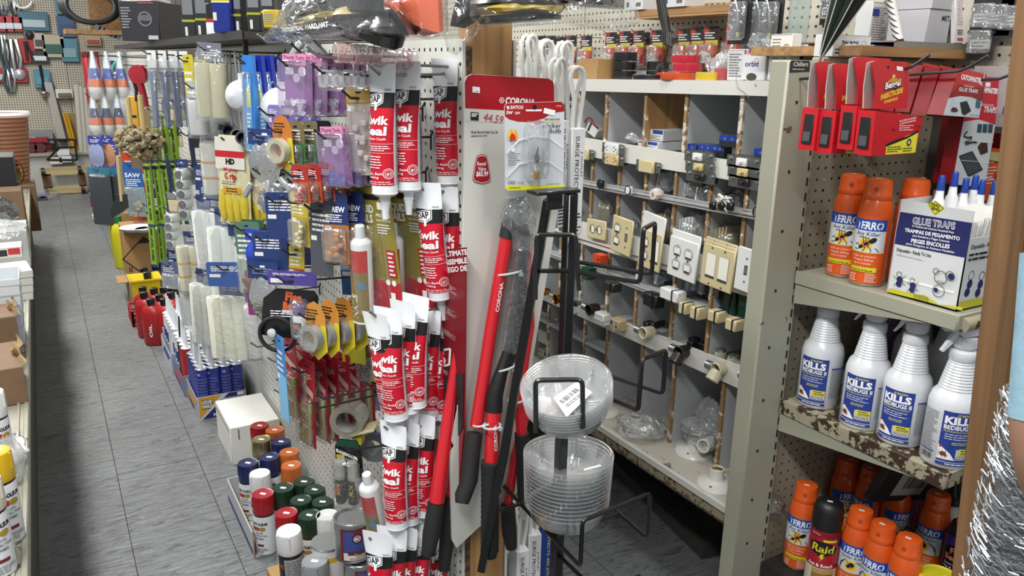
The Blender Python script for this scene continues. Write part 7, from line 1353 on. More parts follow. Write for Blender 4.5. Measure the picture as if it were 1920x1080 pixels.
t=thing('brown_hardboard','square of brown hardboard hanging behind the yellow level','board',onX(262,190,.50),FX+.8);b=MB();b.box(mt('7a6a54',.7),(0,0,-.2),(.2,.004,.36));b.build('board',t);b=MB();b.box(mt('b9b2a2'),(0,-.0025,-.03),(.1,.001,.02));b.build('sticker',t)
rowof(285,300,.48,.04,[(k_brush,dict(c='14254a',bc='14254a'),'navy handled tool among the green shims')],.6,hook=False);rowof(314,300,.40,.05,[(k_brush,dict(c='14254a'),'long navy handle hanging right of the green shims')],.6)
rowof(308,372,.42,.05,[(k_bag,dict(w=.06,h=.13,hc='d6d6d4',c='cfcfca',seed=41),'white cloth bundle between the green shims and mini rollers')],.7)
rowof(330,470,.46,.05,[(k_card,dict(w=.09,h=.12,bg='24396f',bl=False),'navy card behind the lower mini roller tray')],.8)
# goods standing on the floor along the partition
def at0(px,py,z=0.0):c=onZ(px,py,z);return V((c.x,c.y,0))
def k_can(cap,lab='white',brand=None):
 t=thing('spray_paint_can','x','spray paint');r=.033;b=MB();b.lathe(SVM,[(r-.001,0),(r,.003),(r,.006)],24,caps=(1,0));b.lathe(mt('d3d6da' if lab=='white' else '1d1d1f',.35),[(r,.006),(r,.128),(r*.96,.134)],28,caps=(0,0));b.build('can',t)
 c=mt(cap,.3,.9 if cap=='b0a078' else 0);b=MB();b.lathe(mt('17181a',.5),[(r*.97,.131),(r*.97,.138)],24);b.build('rim',t)
 b=MB();b.lathe(c,[(r*.99,.138),(r*1.0,.139),(r*1.01,.155),(r*.98,.193),(r*.94,.197),(r*.86,.1955),(.001,.1955)],32,caps=(0,0));[b.box(c,(r*.985*cos(a),r*.985*sin(a),.178),(.004,.004,.034),Matrix.Rotation(0,4,'Z'))for a in(-2.2,-1.0)];b.build('cap',t)
 p=Pr(lambda u,v,o:(u,v,.1957+o));p.rect(WH,-.009,-.005,.009,.005);p.build('price_sticker',t)
 p=Pr(wrap(r+.0002),step=.005)
 if lab=='white':
  p.text(BK,'RUST-OLEUM',-.026,.106,.0085,w=.052,bold=.05);p.rect(mt('a81f35'),-.034,.088,.0,.1);p.disc(mt('a08a2f'),.01,.094,.007,14,1.5)
  for k in range(3):p.rect(WH,-.026+.009*k,.088,-.0255+.009*k,.1)
  for k,s_ in enumerate(('GLOSS','PROTECTIVE','ENAMEL')):p.text(mt('3c4a66'),s_,0 if k!=1 else-.0,.078-.0095*k,.0055,al='c',bold=.01)
  p.rect(mt('6a1f2a'),-.008,.036,.012,.043);p.lines(mt('7c8088'),-.028,.012,.026,.03,4,3)
 else:p.rect(mt('a9abad',.4),.0,.008,.07,.128);p.lines(INK,.004,.012,.066,.124,18,3);p.text(mt('c97a3a'),'HD',-.02,.1,.012)
 p.build('label',t);return t
_cn={}
CN=[(487,798,'8f1a20','dark red capped can at the back by the white box'),(515,806,'b5602c','orange capped can nearest the white box'),(490,824,'b0a078','shiny gold capped can'),(527,828,'1b2550','navy capped can, rearmost of three navy'),(542,848,'b5602c','orange capped can, rear one of the orange pair'),(505,857,'1b2550','navy capped can, middle of three navy'),(465,868,'1b2550','navy capped can nearest the aisle'),(546,873,'b5602c','orange capped can, front one of the orange pair'),(487,888,'d9dadb','white capped can in the cardboard tray'),(493,926,'9a1c28','bright red capped can at the tray corner'),(531,915,'1b3324','green capped can with two price stickers'),(570,903,'1b3324','green capped can, rearmost of the green ones'),(590,918,'1b3324','green capped can second from the back'),(564,938,'1b3324','green capped can in the middle of the greens'),(605,941,'1b3324','green capped can touching the white pegboard'),(580,966,'1b3324','green capped can foremost of the greens'),(537,962,'9a1c28','dark red capped can among the greens'),(613,966,'d9dadb','white capped can beside the paint tins'),(545,992,'d9dadb','white capped can with black label, tilted, in front'),(590,1052,'8d9194','grey capped can at the very front')]
for k,(px,py,c,l)in enumerate(CN):
 lb='black' if k in(18,)else 'white';key=(c,lb);_cn.setdefault(key,Stock(lambda c=c,lb=lb:k_can(c,lb)));p=onZ(px,py,.195+(.0 if k<18 else .07));p.z=0 if k<18 else .07
 if k>=18:p.z=.07
 _cn[key].put(V((min(p.x,.615),p.y,p.z)),(.05 if k==18 else 0,0,FX*.2+.1*(k%3)-.5),'spray paint: '+l,'spray paint cans on the floor')
b=MB();q=at0(567,1075,.07);b.box(KR,(q.x,q.y-.02,.034),(.16,.2,.068),None,.003);b.box(mt('e0dfd8'),(q.x,q.y-.121,.035),(.12,.001,.04));tag(b.build('carton_riser'),'closed cardboard carton under the two foremost spray cans','box')
t=thing('cardboard_tray','low white and blue cardboard tray open at the aisle side','box');c0=at0(497,1030);w_,d_=.15,.36;y0=c0.y-.03;x0=c0.x-.04;TRM=mt('a9acb0',.55)
b=MB();b.box(TRM,(x0,y0+d_/2,.045),(.003,d_,.09));b.box(TRM,(x0+w_/2,y0+d_,.045),(w_,.003,.09));b.box(KR,(x0+.0025,y0+d_/2,.045),(.002,d_,.088));b.box(TRM,(x0+w_/2,y0+d_/2,.0015),(w_,d_,.003));b.build('tray',t);b=MB();b.box(mt('2a2f66'),(x0-.0018,y0+d_/2,.02),(.0006,d_,.018));b.build('stripe',t)
t=thing('stick','white stick lying against the cardboard tray','stick');b=MB();b.cyl(WH,at0(462,978)+V((-.01,0,.006)),at0(498,1036)+V((-.012,0,.006)),.005,8);b.build('stick',t)
def k_tin(lab=True):
 t=thing('paint_tin','x','paint tin');r,h=.043,.1;b=MB();b.lathe(SVM,[(r,0),(r+.001,.002),(r,.004),(r,h-.006),(r+.0015,h-.004),(r+.0015,h),(r-.003,h),(r-.004,h-.004),(r-.007,h-.001),(r-.009,h-.004),(.001,h-.004)],36,caps=(1,0));b.build('tin',t)
 p=Pr(wrap(r+.0004),step=.005);p.rect(mt('7a2127',.4),-.068,.008,.13,.088);p.pol(mt('3b4a8c',.4),[(-.06,.03),(-.008,.03),(-.008,.058),(-.03,.074),(-.045,.086),(-.06,.086)])
 for k in range(7):p.rect(mt('2c3a75'),-.056+.0068*k,.031,-.0555+.0068*k,.056)
 p.disc(mt('1c2450'),-.028,.066,.0125,20);p.disc(WH,-.028,.066,.0085,18);p.disc(mt('a3242c'),-.028,.066,.0075,18);p.text(WH,'SC',-.034,.0625,.007,w=.012,bold=.05)
 p.rect(mt('d6d3cc',.4),-.06,.01,-.0,.03);p.rect(mt('5a2a22'),-.05,.024,.0,.033);p.text(mt('9c3a3a'),'ALKYD',-.034,.0185,.005,w=.03);p.text(mt('9c3a3a'),'ENAMEL',-.045,.0115,.006,w=.044);p.rect(WH,.001,.01,.0025,.088);p.rect(WH,.03,.01,.07,.088);p.lines(INK,.033,.012,.068,.085,14,3);p.build('label',t)
 b=MB();b.tube(SVM,[(r*1.02*sin(a),-r*1.02*cos(a)*.2-r*.9,h*.75-.05*cos(a*.5))for a in(-1.5,-.8,0,.8,1.5)],.0012,5);b.build('bail_handle',t);return t
_tn=Stock(k_tin);c=onD(660,968,1.86);zt=c.z;
for k,l in enumerate(('topmost barn red paint tin under the marker pens','second barn red paint tin from the top of the stack','third paint tin from the top of the stack','lowest paint tin of the stack near the floor')):_tn.put(V((c.x+.012*(k%2)-.0,c.y-.02*(k%2),zt-.1-.1025*k)),.55+.3*(k%2),l,'stacked pint paint tins')
b=MB();z_=zt-.1-.1025*3;b.box(KR,(c.x,c.y,z_/2-.001),(.12,.16,z_-.002));
if z_>.02:tag(b.build('carton_riser'),'closed cardboard carton under the stack of paint tins','box')
c=onD(622,1012,2.0);t=thing('paint_tin','white and yellow labelled tin partly behind the barn red tins','paint tin',(c.x-.01,c.y,c.z-.16));b=MB();b.lathe([SVM,mt('d6d7d8',.4),mt('c9a52c',.4),mt('d6d7d8',.4),SVM,SVM],[(.04,0),(.0405,.004),(.0405,.12),(.0405,.135),(.0405,.152),(.042,.156),(.042,.16)],30);b.build('tin',t)
t=thing('red_jug','red plastic bottle with a black cap among the spray cans','bottle',at0(602,1060,.2)+V((0,0,.06)));b=MB();b.lathe(mt('b02a24',.35),[(.03,0),(.034,.01),(.034,.1),(.026,.13),(.012,.145)],20,ell=(1.3,.8));b.build('bottle',t);b=MB();b.lathe(BK,[(.014,.142),(.0145,.168),(.012,.17)],18);b.box(WH,(0,-.0148,.158),(.008,.001,.012));b.build('cap',t)
c=at0(602,1060,.2);b=MB();b.box(KR,(c.x,c.y,.029),(.09,.07,.058));tag(b.build('carton_riser'),'small cardboard pad under the red bottle','box')
c=at0(437,873);t=thing('white_carton','large plain white carton lying on the floor behind the spray paint','box',(c.x+.09,c.y+.14,0),.0);b=MB();b.box(mt('dddcd6',.45,noise=.06,ns=8),(0,0,.075),(.18,.28,.15),None,.002);b.build('carton',t);b=MB();b.box(mt('6b4f33',.8),(-.0905,0,.128),(.001,.25,.004));b.box(mt('6b4f33',.8),(-.06,-.1405,.12),(.004,.001,.04));b.build('torn_edge',t)
def k_cart(c='2b3687',top_='b9bcc0',noz='dfe3e6',lab=None):
 t=thing('adhesive_cartridge','x','cartridge');r=.0245;b=MB();b.lathe([SVM]+[mt(c,.35)]*2+[mt(top_,.3,.7 if top_=='b9bcc0' else 0)]*3,[(r,0),(r,.004),(r,.19),(r,.215),(r+.0006,.217),(r-.002,.219),(r*.4,.212)],20);b.build('tube',t);b=MB();b.lathe(mt(noz,.4),[(.0085,.21),(.0075,.235),(.003,.315)],12);b.build('nozzle',t)
 if c=='2b3687':p=Pr(wrap(r+.0003),step=.005);p.rect(mt('8f94c8'),-.02,.19,-.006,.2);p.lines(mt('7f86c0'),-.03,.06,.03,.18,9,3,fill=.2);p.build('label',t)
 elif lab:p=Pr(wrap(r+.0003),step=.005);p.rect(mt('2b3687'),-.03,.1,.03,.15);p.lines(INK,-.03,.02,.03,.09,8,3);p.build('label',t)
 return t
_ct={}
def cart(c,nz,x,y,l,g):
 k=(c,nz);_ct.setdefault(k,Stock(lambda:k_cart(c,'b9bcc0' if c=='2b3687' else 'd9dbdd',nz,c=='d9dbdd')));_ct[k].put(V((x,y,.004)),random.Random(int(x*999+y*777)).uniform(-.6,.2),l,g)
a,b2=at0(372,790),at0(459,752);xA=a.x+.004;yA=a.y
def tray(nm,l,x,y,w,d,h,cols,face=None):
 t=thing(nm,l,'box',(x,y,0));b=MB();b.box(cols[0],(w/2,0,h/2),(w,.002,h));b.box(cols[1],(0,d/2,h/2*.9),(.002,d,h*.9));b.box(cols[0],(w/2,d,h/2),(w,.002,h));b.box(cols[0],(w,d/2,h/2),(.002,d,h));b.box(cols[0],(w/2,d/2,.0015),(w,d,.003));b.build('tray',t,smooth=False)
 if face:p=Pr(base=.0014);face(p,w,h);p.build('print',t)
 s=Pr(lambda u,v,o:(-.0012-o,-u,v));s.pol(cols[2],[(-d,.01),(-d*.5,.01),(-.02,h*.75),(-d*.6,h*.8)]);s.rect(cols[3],-d*.9,.004,-d*.4,h*.3);s.build('side_print',t)
def lnf(p,w,h):
 y_=mt('cf9a2c',.4);n_=mt('242a66',.4);p.rect(mt('c9cbd3',.45),0,0,w,h);p.pol(y_,[(.003,.006),(.004,h-.003),(w*.5,h-.003)]);p.pol(n_,[(.012,.003),(w*.64,h*.98),(w-.004,h*.98),(w-.004,.003)]);p.pol(mt('c9cbd3'),[(w*.42,h*.66),(w*.46,h*.8),(w-.004,h*.78),(w-.004,h*.62)])
 p.text(BK,'PANEL, SUBFLOOR & MOLDING',w*.46,h*.7,h*.07,w=w*.46,bold=.02);p.lines(mt('6a72b0'),w*.4,h*.3,w*.85,h*.56,4,3);p.text(WH,'POWER GRAB',w*.3,h*.1,h*.12,w=w*.45,bold=.04)
 p.text(BK,'LIQUID',w*.075,h*.67,h*.16,w=w*.24,bold=.14);p.text(WH,'LIQUID',w*.08,h*.68,h*.15,w=w*.22,bold=.04);p.text(BK,'NAILS',w*.08,h*.5,h*.16,w=w*.21,bold=.14);p.text(WH,'NAILS',w*.085,h*.51,h*.15,w=w*.19,bold=.04);p.rect(WH,w*.82,h*.82,w*.96,h*.96)
wA=.615-xA;Yc=mt('c9922c',.4);Nc=mt('262d6b',.4)
tray('printed_tray','blue, white and orange tray holding blue adhesive cartridges',xA,yA,wA,.27,.105,[mt('8f94a0',.5),mt('9aa0b0',.5),Yc,Nc],lnf)
for j in range(5):
 for i in range(4):
  cart('2b3687','b9bcc6' if(i+j)%3 else 'dfe3e6',xA+.03+i*.0515*wA/.215,yA+.028+j*.052,'blue adhesive cartridge, %s across and %s back in the orange tray'%(ORD[i],ORD[j]),'blue adhesive cartridges in the printed tray')
tray('printed_tray','blue tray of mixed caulk cartridges behind the orange one',xA-.012,yA+.285,wA,.30,.10,[mt('8f94a0',.5),mt('5a6a9a',.5),mt('b5454a',.45),Nc]);tray('printed_tray','white and blue tray of white caulk cartridges farthest back',xA-.02,yA+.60,wA,.34,.10,[mt('a9adb8',.5),mt('b9bdc6',.5),mt('2f4f9a',.45),mt('c9ccd3')])
for j in range(11):
 for i in range(4):
  q=random.Random(i*17+j*5);c_=q.choice(['d9dbdd','d9dbdd','d9dbdd','b02a2c' if j<5 else 'd9dbdd','2a2a2c' if j<4 else 'c9cccf']);
  if i==0 and j<2:c_='b02a2c'
  cart(c_,'1c1c1e' if(i,j)==(0,3)else 'dfe3e6',xA+.018+i*.0515*wA/.215,yA+.315+j*.055+(.03 if j>4 else 0),'%s caulk cartridge, %s across and %s row behind the blue ones'%({'d9dbdd':'white','b02a2c':'red','2a2a2c':'black','c9cccf':'grey white'}[c_],ORD[i],ORD[j]),'caulk cartridges behind the blue ones')
def k_oil(c='a3262a',cap='17181a',s=1.0,label=True):
 t=thing('oil_bottle','x','bottle');b=MB();b.lathe(mt(c,.35),[(.04,0),(.048,.008),(.048,.17),(.04,.2),(.018,.215),(.017,.225)],20,ell=(1.1,.72));b.build('bottle',t);b=MB();b.lathe(mt(cap,.4),[(.02,.222),(.02,.25),(.017,.252)],16);b.build('cap',t)
 if label:p=Pr(lambda u,v,o:(u,-.0352-o,v));p.text(WH,'OIL',.006,.05,.014,w=.07,rot=pi/2,bold=.03);p.build('label',t)
 return t
_oil=Stock(k_oil)
for k,(px,py)in enumerate([(282,560),(269,548),(267,538),(298,552),(307,560),(320,548),(288,540),(306,538)]):p=onZ(px,py,.25);_oil.put(V((p.x,p.y,0)),-.5,'red oil bottle with black cap, %s counted from the aisle corner'%ORD[k],'red oil bottles on the floor')
_jug=Stock(lambda:k_oil('1d1b1c','101011'));
for k,(px,py,l)in enumerate([(269,498,'black oil jug in the open carton, nearer'),(275,506,'black oil jug in the open carton, farther'),(292,494,'large black oil jug beside the open carton'),(312,492,'black oil jug against the partition')]):p=onZ(px,py,.28);_jug.put(V((p.x,p.y,.004)),-.5,l,'black oil jugs',sc=1.05 if k<2 else(1.3,1.3,1.12))
def fbox(l,px0,py,px1,h,d,z0=0,m=KR,dia=False,nm='cardboard_carton'):
 a,b_=onZ(px0,py,z0),onZ(px1,py,z0);w=(b_-a).length*.92;t=thing(nm,l,'box',(a.x+w/2,a.y+d/2,z0));b=MB();b.box(m,(0,0,h/2),(w,d,h),None,.003);b.build('carton',t)
 p=Pr(base=d/2+.001)
 if dia:
  for s_,m_ in((1,BK),(.93,m)):p.pol(m_,[(0,h*.5-h*.36*s_),(h*.36*s_,h*.5),(0,h*.5+h*.36*s_),(-h*.36*s_,h*.5)])
  p.pol(BK,[(0,h*.86),(h*.12,h*.74),(-h*.12,h*.74)]);p.pol(BK,[(0,h*.14),(h*.12,h*.26),(-h*.12,h*.26)]);p.rect(mt('7a2a22',.6),-w/2,0,w/2,h*.12);[p.rect(BK,-w*.44+.012*k,h*.18,-w*.44+.012*k+.005,h*.36)for k in range(2)]
 else:p.lines(BK,-w*.3,h*.3,w*.3,h*.6,2,3)
 p.build('print',t);b=MB();b.box(mt('8a6a48',.7),(0,0,h+.0006),(.06,d*.98,.0008));b.build('tape_strip',t);return t
fbox('brown carton with a black diamond mark under white plates',242,540,318,.39,.28,dia=True);fbox('brown diamond marked carton farther back by the shims',230,492,290,.36,.3,dia=True)
t=thing('open_carton','low open brown carton holding black oil jugs','box',at0(243,568)+V((.12,.1,0)));b=MB()
for c_,s_ in(((0,-.1,.07),(.22,.004,.14)),((0,.1,.07),(.22,.004,.14)),((-.11,0,.07),(.004,.2,.14)),((.11,0,.07),(.004,.2,.14)),((0,0,.002),(.22,.2,.004))):b.box(KR,c_,s_)
b.build('carton',t,smooth=False);b=MB();b.box(KR,(-.14,0,.13),(.06,.19,.004),Matrix.Rotation(0,4,'Y'));b.build('flap',t)
t=thing('yellow_bin','bright yellow plastic bin on a red crate','bin',at0(252,606)+V((.08,.02,.1)));b=MB();b.lathe(mt('d9c21f',.35),[(.085,0),(.105,.15),(.118,.152),(.118,.162),(.112,.162),(.102,.155),(.082,.01)],4,Matrix.Rotation(pi/4,4,'Z'),(1,0));b.build('bin',t)
t=thing('red_crate','red plastic crate under the yellow bin','crate',at0(252,606)+V((.08,.02,0)));b=MB()
for z in(.01,.05,.088):b.tube(mt('a3242a',.35),[(-.09,-.09,z),(.09,-.09,z),(.09,.09,z),(-.09,.09,z)],.008,6,True)
for x in(-.09,-.03,.03,.09):b.cyl(mt('a3242a',.35),(x,-.09,0),(x,-.09,.09),.007,6);b.cyl(mt('a3242a',.35),(-.09,x,0),(-.09,x,.09),.007,6)
b.build('frame',t)
for k in range(2):c=onZ(256+20*k,432,.39);t=thing('paper_plate_pack','white round plates, %s pile on the diamond marked carton'%ORD[k],'plates',(c.x,c.y,.392),0,'white plates on a carton');b=MB();b.lathe(WH,[(.08,0),(.1,.02),(.095,.022),(.07,.012),(.001,.012)],20,caps=(1,0));b.build('plate',t);b=MB();b.lathe(mt('c9cacb'),[(.081,.0),(.1,.018)],20,caps=(0,0));b.build('rim_edge',t)
_ylw=Stock(lambda:k_oil('d3cd2a','1f7a3a',label=False))
for k,(px,py)in enumerate([(232,502),(226,480),(222,458),(219,440)]):c=at0(px,py);_ylw.put(V((c.x,c.y,0)),-.8,'yellow cleaner bottle, %s from the near end of its row'%ORD[k],'yellow cleaner bottles',sc=(1.2,1.2,1.5))
t=thing('blue_bucket','blue plastic bucket far along the floor','bucket',V((.47,at0(224,408).y,0)));t.scale=(.75,)*3;b=MB();b.lathe(mt('1f4f9a',.35),[(.18,0),(.21,.3),(.22,.31),(.2,.31),(.17,.01)],28,caps=(1,0));b.build('bucket',t);b=MB();b.tube(SVM,[(.2*cos(a),-.2*sin(a)*.3-.05,.3-.12*sin(a))for a in[pi*k/8 for k in range(9)]],.004,5);b.build('handle',t)
t=thing('wood_block','pale wooden block lying on the floor by the bucket','block',at0(192,412));b=MB();b.box(mt('c9b98f',.6),(0,0,.03),(.16,.1,.05),None,.004);b.build('block',t);b=MB();b.box(mt('8a7a58',.7),(0,-.0505,.03),(.12,.001,.004));b.build('groove',t)
for px,py,c_,l in((180,388,'a3242a','small red and white carton on the far floor'),(197,398,'c9c24a','small yellow and white carton by the blue bucket'),(212,425,'24459a','dark blue carton in front of the bucket')):fbox(l,px-9,py,px+9,.13,.1,m=mt(c_,.5),nm='small_carton')
t=thing('film_scrap','crumpled blue and clear plastic packaging on the aisle floor','litter',at0(60,375));b=MB();rd=random.Random(3);b.sheet(mt('3a3f8a',.4,bump=.6),lambda i,j:(.28*i-.14,.2*j-.1,.03+.02*sin(9*i)*cos(7*j)),12,8);b.build('film',t);b=MB();b.sheet(FB,lambda i,j:(.4*i-.15,.26*j-.13,.05+.03*sin(7*i+3*j)),12,8);b.build('clear_film',t)
a,c=onZ(1120,830,.02),onZ(1335,1035,.02);t=thing('strip_light_body','grey metal strip light body lying on the floor under the bins','strip light',(0,0,0));d=(c-a);n_=V((d.y,-d.x,0)).normalized()*.035;b=MB();P=[a-n_,a+n_,c+n_,c-n_];b.add([(p.x,p.y,z)for z in(.001,.045)for p in P],[(3,2,1,0),(4,5,6,7),(0,1,5,4),(1,2,6,5),(2,3,7,6),(3,0,4,7)],mt('4b4d4a',.4,.4));b.build('body',t,smooth=False)
b=MB();[b.box(mt('202220',.6),tuple(a+d*f+V((0,0,.0255+.0))),(.012,.03,.001))for f in(.12,.4,.7,.92)];b.build('slots',t)['kind']='stuff'
# goods on top of the partition
def puff(P,pts,th,m,d=0,sd=1,rough=.35):
 """a crumpled wrapped shape with a crisp outline, swelling away from its outline on both sides"""
 Q=[V(P.at(*p))for p in pts];n=len(Q);B=[]
 for i in range(n):a,b_=Q[i],Q[(i+1)%n];k=max(2,int((b_-a).length/.012));B+=[a.lerp(b_,j/k)for j in range(k)]
 c=sum(Q,V((0,0)))/n;nb=len(B);J=9;vs=[]
 for s_ in(1,-1):
  for j in range(J+1):
   for q in B:
    w=c.lerp(q,j/J);h=sqrt(max(0,1-(j/J)**2));z=mnoise.noise(V((w.x*22+sd,w.y*22,s_)))*rough+mnoise.noise(V((w.x*60+sd,w.y*60,s_)))*rough*.5
    vs.append(P.mp(w.x,w.y,d+s_*th*(h*(1+z))+.004*z))
 F_=[]
 for s_ in(0,1):
  o=s_*(J+1)*nb;F_+=[(o+j*nb+i,o+j*nb+(i+1)%nb,o+(j+1)*nb+(i+1)%nb,o+(j+1)*nb+i)for j in range(J)for i in range(nb)]
 o=J*nb;o2=o+(J+1)*nb;F_+=[(o+i,o+(i+1)%nb,o2+(i+1)%nb,o2+i)for i in range(nb)]
 return MB().add(vs,F_,m)
def wrapped(nm,l,P,shapes,text=None):
 t=thing(nm,l,'pack')
 for k,(pn,m,th,d,pts)in enumerate(shapes):puff(P,pts,th,m,d,k*3.1+len(l)).build(pn,t,ang=28)
 if text:p=P.pr();p.o=text[4];P.text(p,WH,text[0],text[1],text[2],text[3],bold=.03);p.build('print',t)
BL,YB2,ORP=mt('0f1113',.25,coat=.4),mt('a08a35',.35),mt('cc5a35',.4)
b=MB();b.box(mt('3a3631',.7),(.60,4.0,1.512),(.26,3.7,.016));b.box(mt('1b1b1c',.4),(.47,4.0,1.512),(.004,3.7,.022));tag(b.build('top_shelf'),'dark narrow shelf running along the top of the partition','shelf')
FL2=film('f2f2ee',.03,.5,.08,.7,30)
wrapped('work_glove_pack','black and yellow wrapped pack with white lettering on the partition top',Pl('X',.47),[('bag',BL,.03,0,[(538,38),(560,-10),(640,-40),(716,-30),(720,22),(690,30),(640,34),(590,30)]),('yellow_band',YB2,.03,.004,[(546,50),(598,26),(690,8),(704,24),(640,40),(566,64)]),('bag_foot',BL,.028,.006,[(555,66),(630,42),(696,32),(704,56),(640,64),(590,72)]),('clear_film',FL2,.045,0,[(500,78),(530,38),(560,-20),(720,-40),(730,50),(704,74),(600,76),(540,84)])],('INDUSTRIAL HARD HAT',(572,62),(664,52),8,.044))
wrapped('black_bag','crumpled shiny black bag spilling over the top of the board',Pl('X',.50),[('bag',BL,.04,.01,[(662,48),(684,22),(715,8),(748,18),(768,44),(780,66),(752,72),(748,94),(728,84),(702,60),(682,78),(672,62)])])
wrapped('orange_pack','orange pack with small black print in clear film',Pl('X',.535),[('bag',ORP,.025,.0,[(712,-20),(820,-30),(824,62),(794,68),(770,48),(748,24),(724,14)]),('clear_film',FL2,.032,.0,[(700,-20),(830,-30),(832,66),(800,74),(776,58),(752,70),(744,34),(716,20)])],('not a substitute for gloves',(764,2),(794,30),4,.034))
wrapped('film_pack','clear film wrapped black pack hanging over the board corner',Pl('Y',1.27),[('bag',BL,.02,.02,[(834,50),(848,-10),(908,-30),(902,10),(884,40),(862,54)]),('clear_film',FL2,.028,.02,[(816,20),(830,-20),(912,-30),(900,30),(868,84),(846,104),(832,98),(822,62)])])
wrapped('work_glove_pack','long black and yellow pack in loose clear film above the loppers',Pl('Y',1.20),[('bag',BL,.04,.0,[(882,8),(900,-40),(1172,-50),(1170,18),(1120,14),(1060,8),(1000,12),(950,2),(920,14)]),('yellow_band',YB2,.036,.004,[(890,16),(930,2),(1000,8),(1062,10),(1044,28),(960,24),(902,28)]),('bag_foot',BL,.034,.004,[(892,32),(960,24),(1050,28),(1046,38),(960,44),(898,46)]),('clear_film',FL2,.048,.0,[(880,30),(886,-30),(1176,-40),(1202,42),(1166,60),(1112,56),(1062,42),(990,50),(900,56)])])
for px,py,X,l in((648,70,.50,'black flat upright bar rising behind the wrapped packs'),(462,120,.52,'black flat upright bar above the tall blue packs')):c=onX(px,py,X);b=MB();b.box(mt('161616',.4),(c.x,c.y,c.z+.35),(.012,.02,.7));tag(b.build('shelf_upright'),l,'upright','black shelf uprights')
def tb(l,px0,py0,px1,py1,X,m,d=.1,pf=None,nm='boxed_item'):
 a,b_=onX(px0,py1,X),onX(px1,py0,X);h=onX(px0,py0,X).z-a.z;D=(a.x*_f.x+a.y*_f.y);w=(px1-px0)/FPX*D;c=(a+b_)/2;t=thing(nm,l,'box',(c.x,c.y,max(1.521,a.z)),FX+1.0);b=MB();b.box(m,(0,0,h/2),(w,d,h),None,.003);b.build('carton',t);p=Pr(base=d/2+.001);(pf or(lambda p,w,h:(p.lines(mt('8d8f93'),-w*.4,h*.2,w*.3,h*.8,5,int(px0)),p.rect(WH,w*.1,h*.05,w*.4,h*.15))))(p,w,h);p.build('print',t);return t
tb('large dark grey heater carton on the partition top',268,24,330,90,.50,mt('2b2a30',.4),.3,lambda p,w,h:(p.lines(mt('8a8a90'),-w*.45,h*.3,-w*.2,h*.85,8,3),p.ring(mt('6a6a72'),w*.15,h*.55,w*.18,.006),p.rect(mt('55565c'),-.0,h*.5,w*.3,h*.65),p.rect(mt('a9a9ad'),w*.2,h*.04,w*.45,h*.14),p.rect(mt('a03a4a'),w*.0,h*.93,w*.4,h*.96)))
t=tb('white and yellow small carton lying on the heater carton',256,8,304,26,.50,WC,.2,lambda p,w,h:(p.rect(mt('cfc22c'),-w*.2,0,-w*.1,h),p.disc(mt('cfc22c'),w*.15,h*.5,h*.2)))
tb('tall blue and yellow carton beside the black packs',408,-30,440,82,.48,mt('1c2f86',.35),.06,lambda p,w,h:(p.rect(mt('cdbd2c',.4),-w/2,h*.5,w/2,h),p.text(mt('2a2f7a'),'LEI',-w*.1,h*.74,h*.07,bold=.05),p.rect(mt('d9d9d6'),-w*.45,h*.2,-w*.25,h*.33),p.rect(WH,-w/2,h*.49,w/2,h*.505)))
DG=mt('2c2e30',.35);dkf=lambda p,w,h:(p.rect(mt('7a7d82',.4),-w*.4,h*.4,w*.4,h*.95),p.rect(mt('a3a832',.4),-w*.5,h*.28,w*.5,h*.32),p.rect(mt('d9d9d6'),-w*.3,h*.05,-w*.1,h*.2))
for k,(a_,b_)in enumerate([(345,368),(370,392),(442,466),(468,492),(494,518)]):tb('dark carded tool pack with a lime stripe, %s along the partition top'%ORD[k],a_,-30,b_,82,.52,DG,.03,dkf,'tool_pack')
tb('black and red carton with white label left of the blue one',393,10,408,70,.50,mt('17171a'),.05,lambda p,w,h:(p.rect(mt('b5342c'),-w/2,h*.4,w/2,h*.52),p.rect(WH,-w/2,.0,w/2,h*.4)))
tb('yellow stacked tubs on the partition top',502,24,530,58,.50,mt('b8a02c',.4),.06)
t=thing('wooden_shelf_board','wooden plank shelf and panel high up near the back wall','shelf',(0,0,0));a,b_=onD(248,62,6.2),onD(136,62,6.2);b=MB();b.box(wood_mat('far_board','7a5836','a37c50','y'),((a.x+b_.x)/2,a.y+.2,a.z),(.52,.4,.035));b.build('plank',t);b=MB();b.box(wood_mat('far_board','7a5836','a37c50','y'),(a.x-.12,a.y+.3,a.z+.2),(.3,.04,.4));b.build('panel',t)
t=thing('black_hose_coil','coil of black hose and blades lying on the far plank','hose',((a.x+b_.x)/2-.06,a.y+.12,a.z+.03));b=MB();[b.tube(mt('1b1c1e',.4),[((.17+.012*k)*cos(q),.05*sin(q)+.02*k,.17+.13*sin(q))for q in[2*pi*i/24 for i in range(24)]],.02,8,True)for k in range(4)];b.build('coil',t);b=MB();[b.box(mt('6a7076',.3,.6),(.02+.03*k,-.07,.01+.004*k),(.04,.02,.05),Matrix.Rotation(.5,4,'Y'))for k in range(6)];b.build('blades',t)['kind']='stuff'
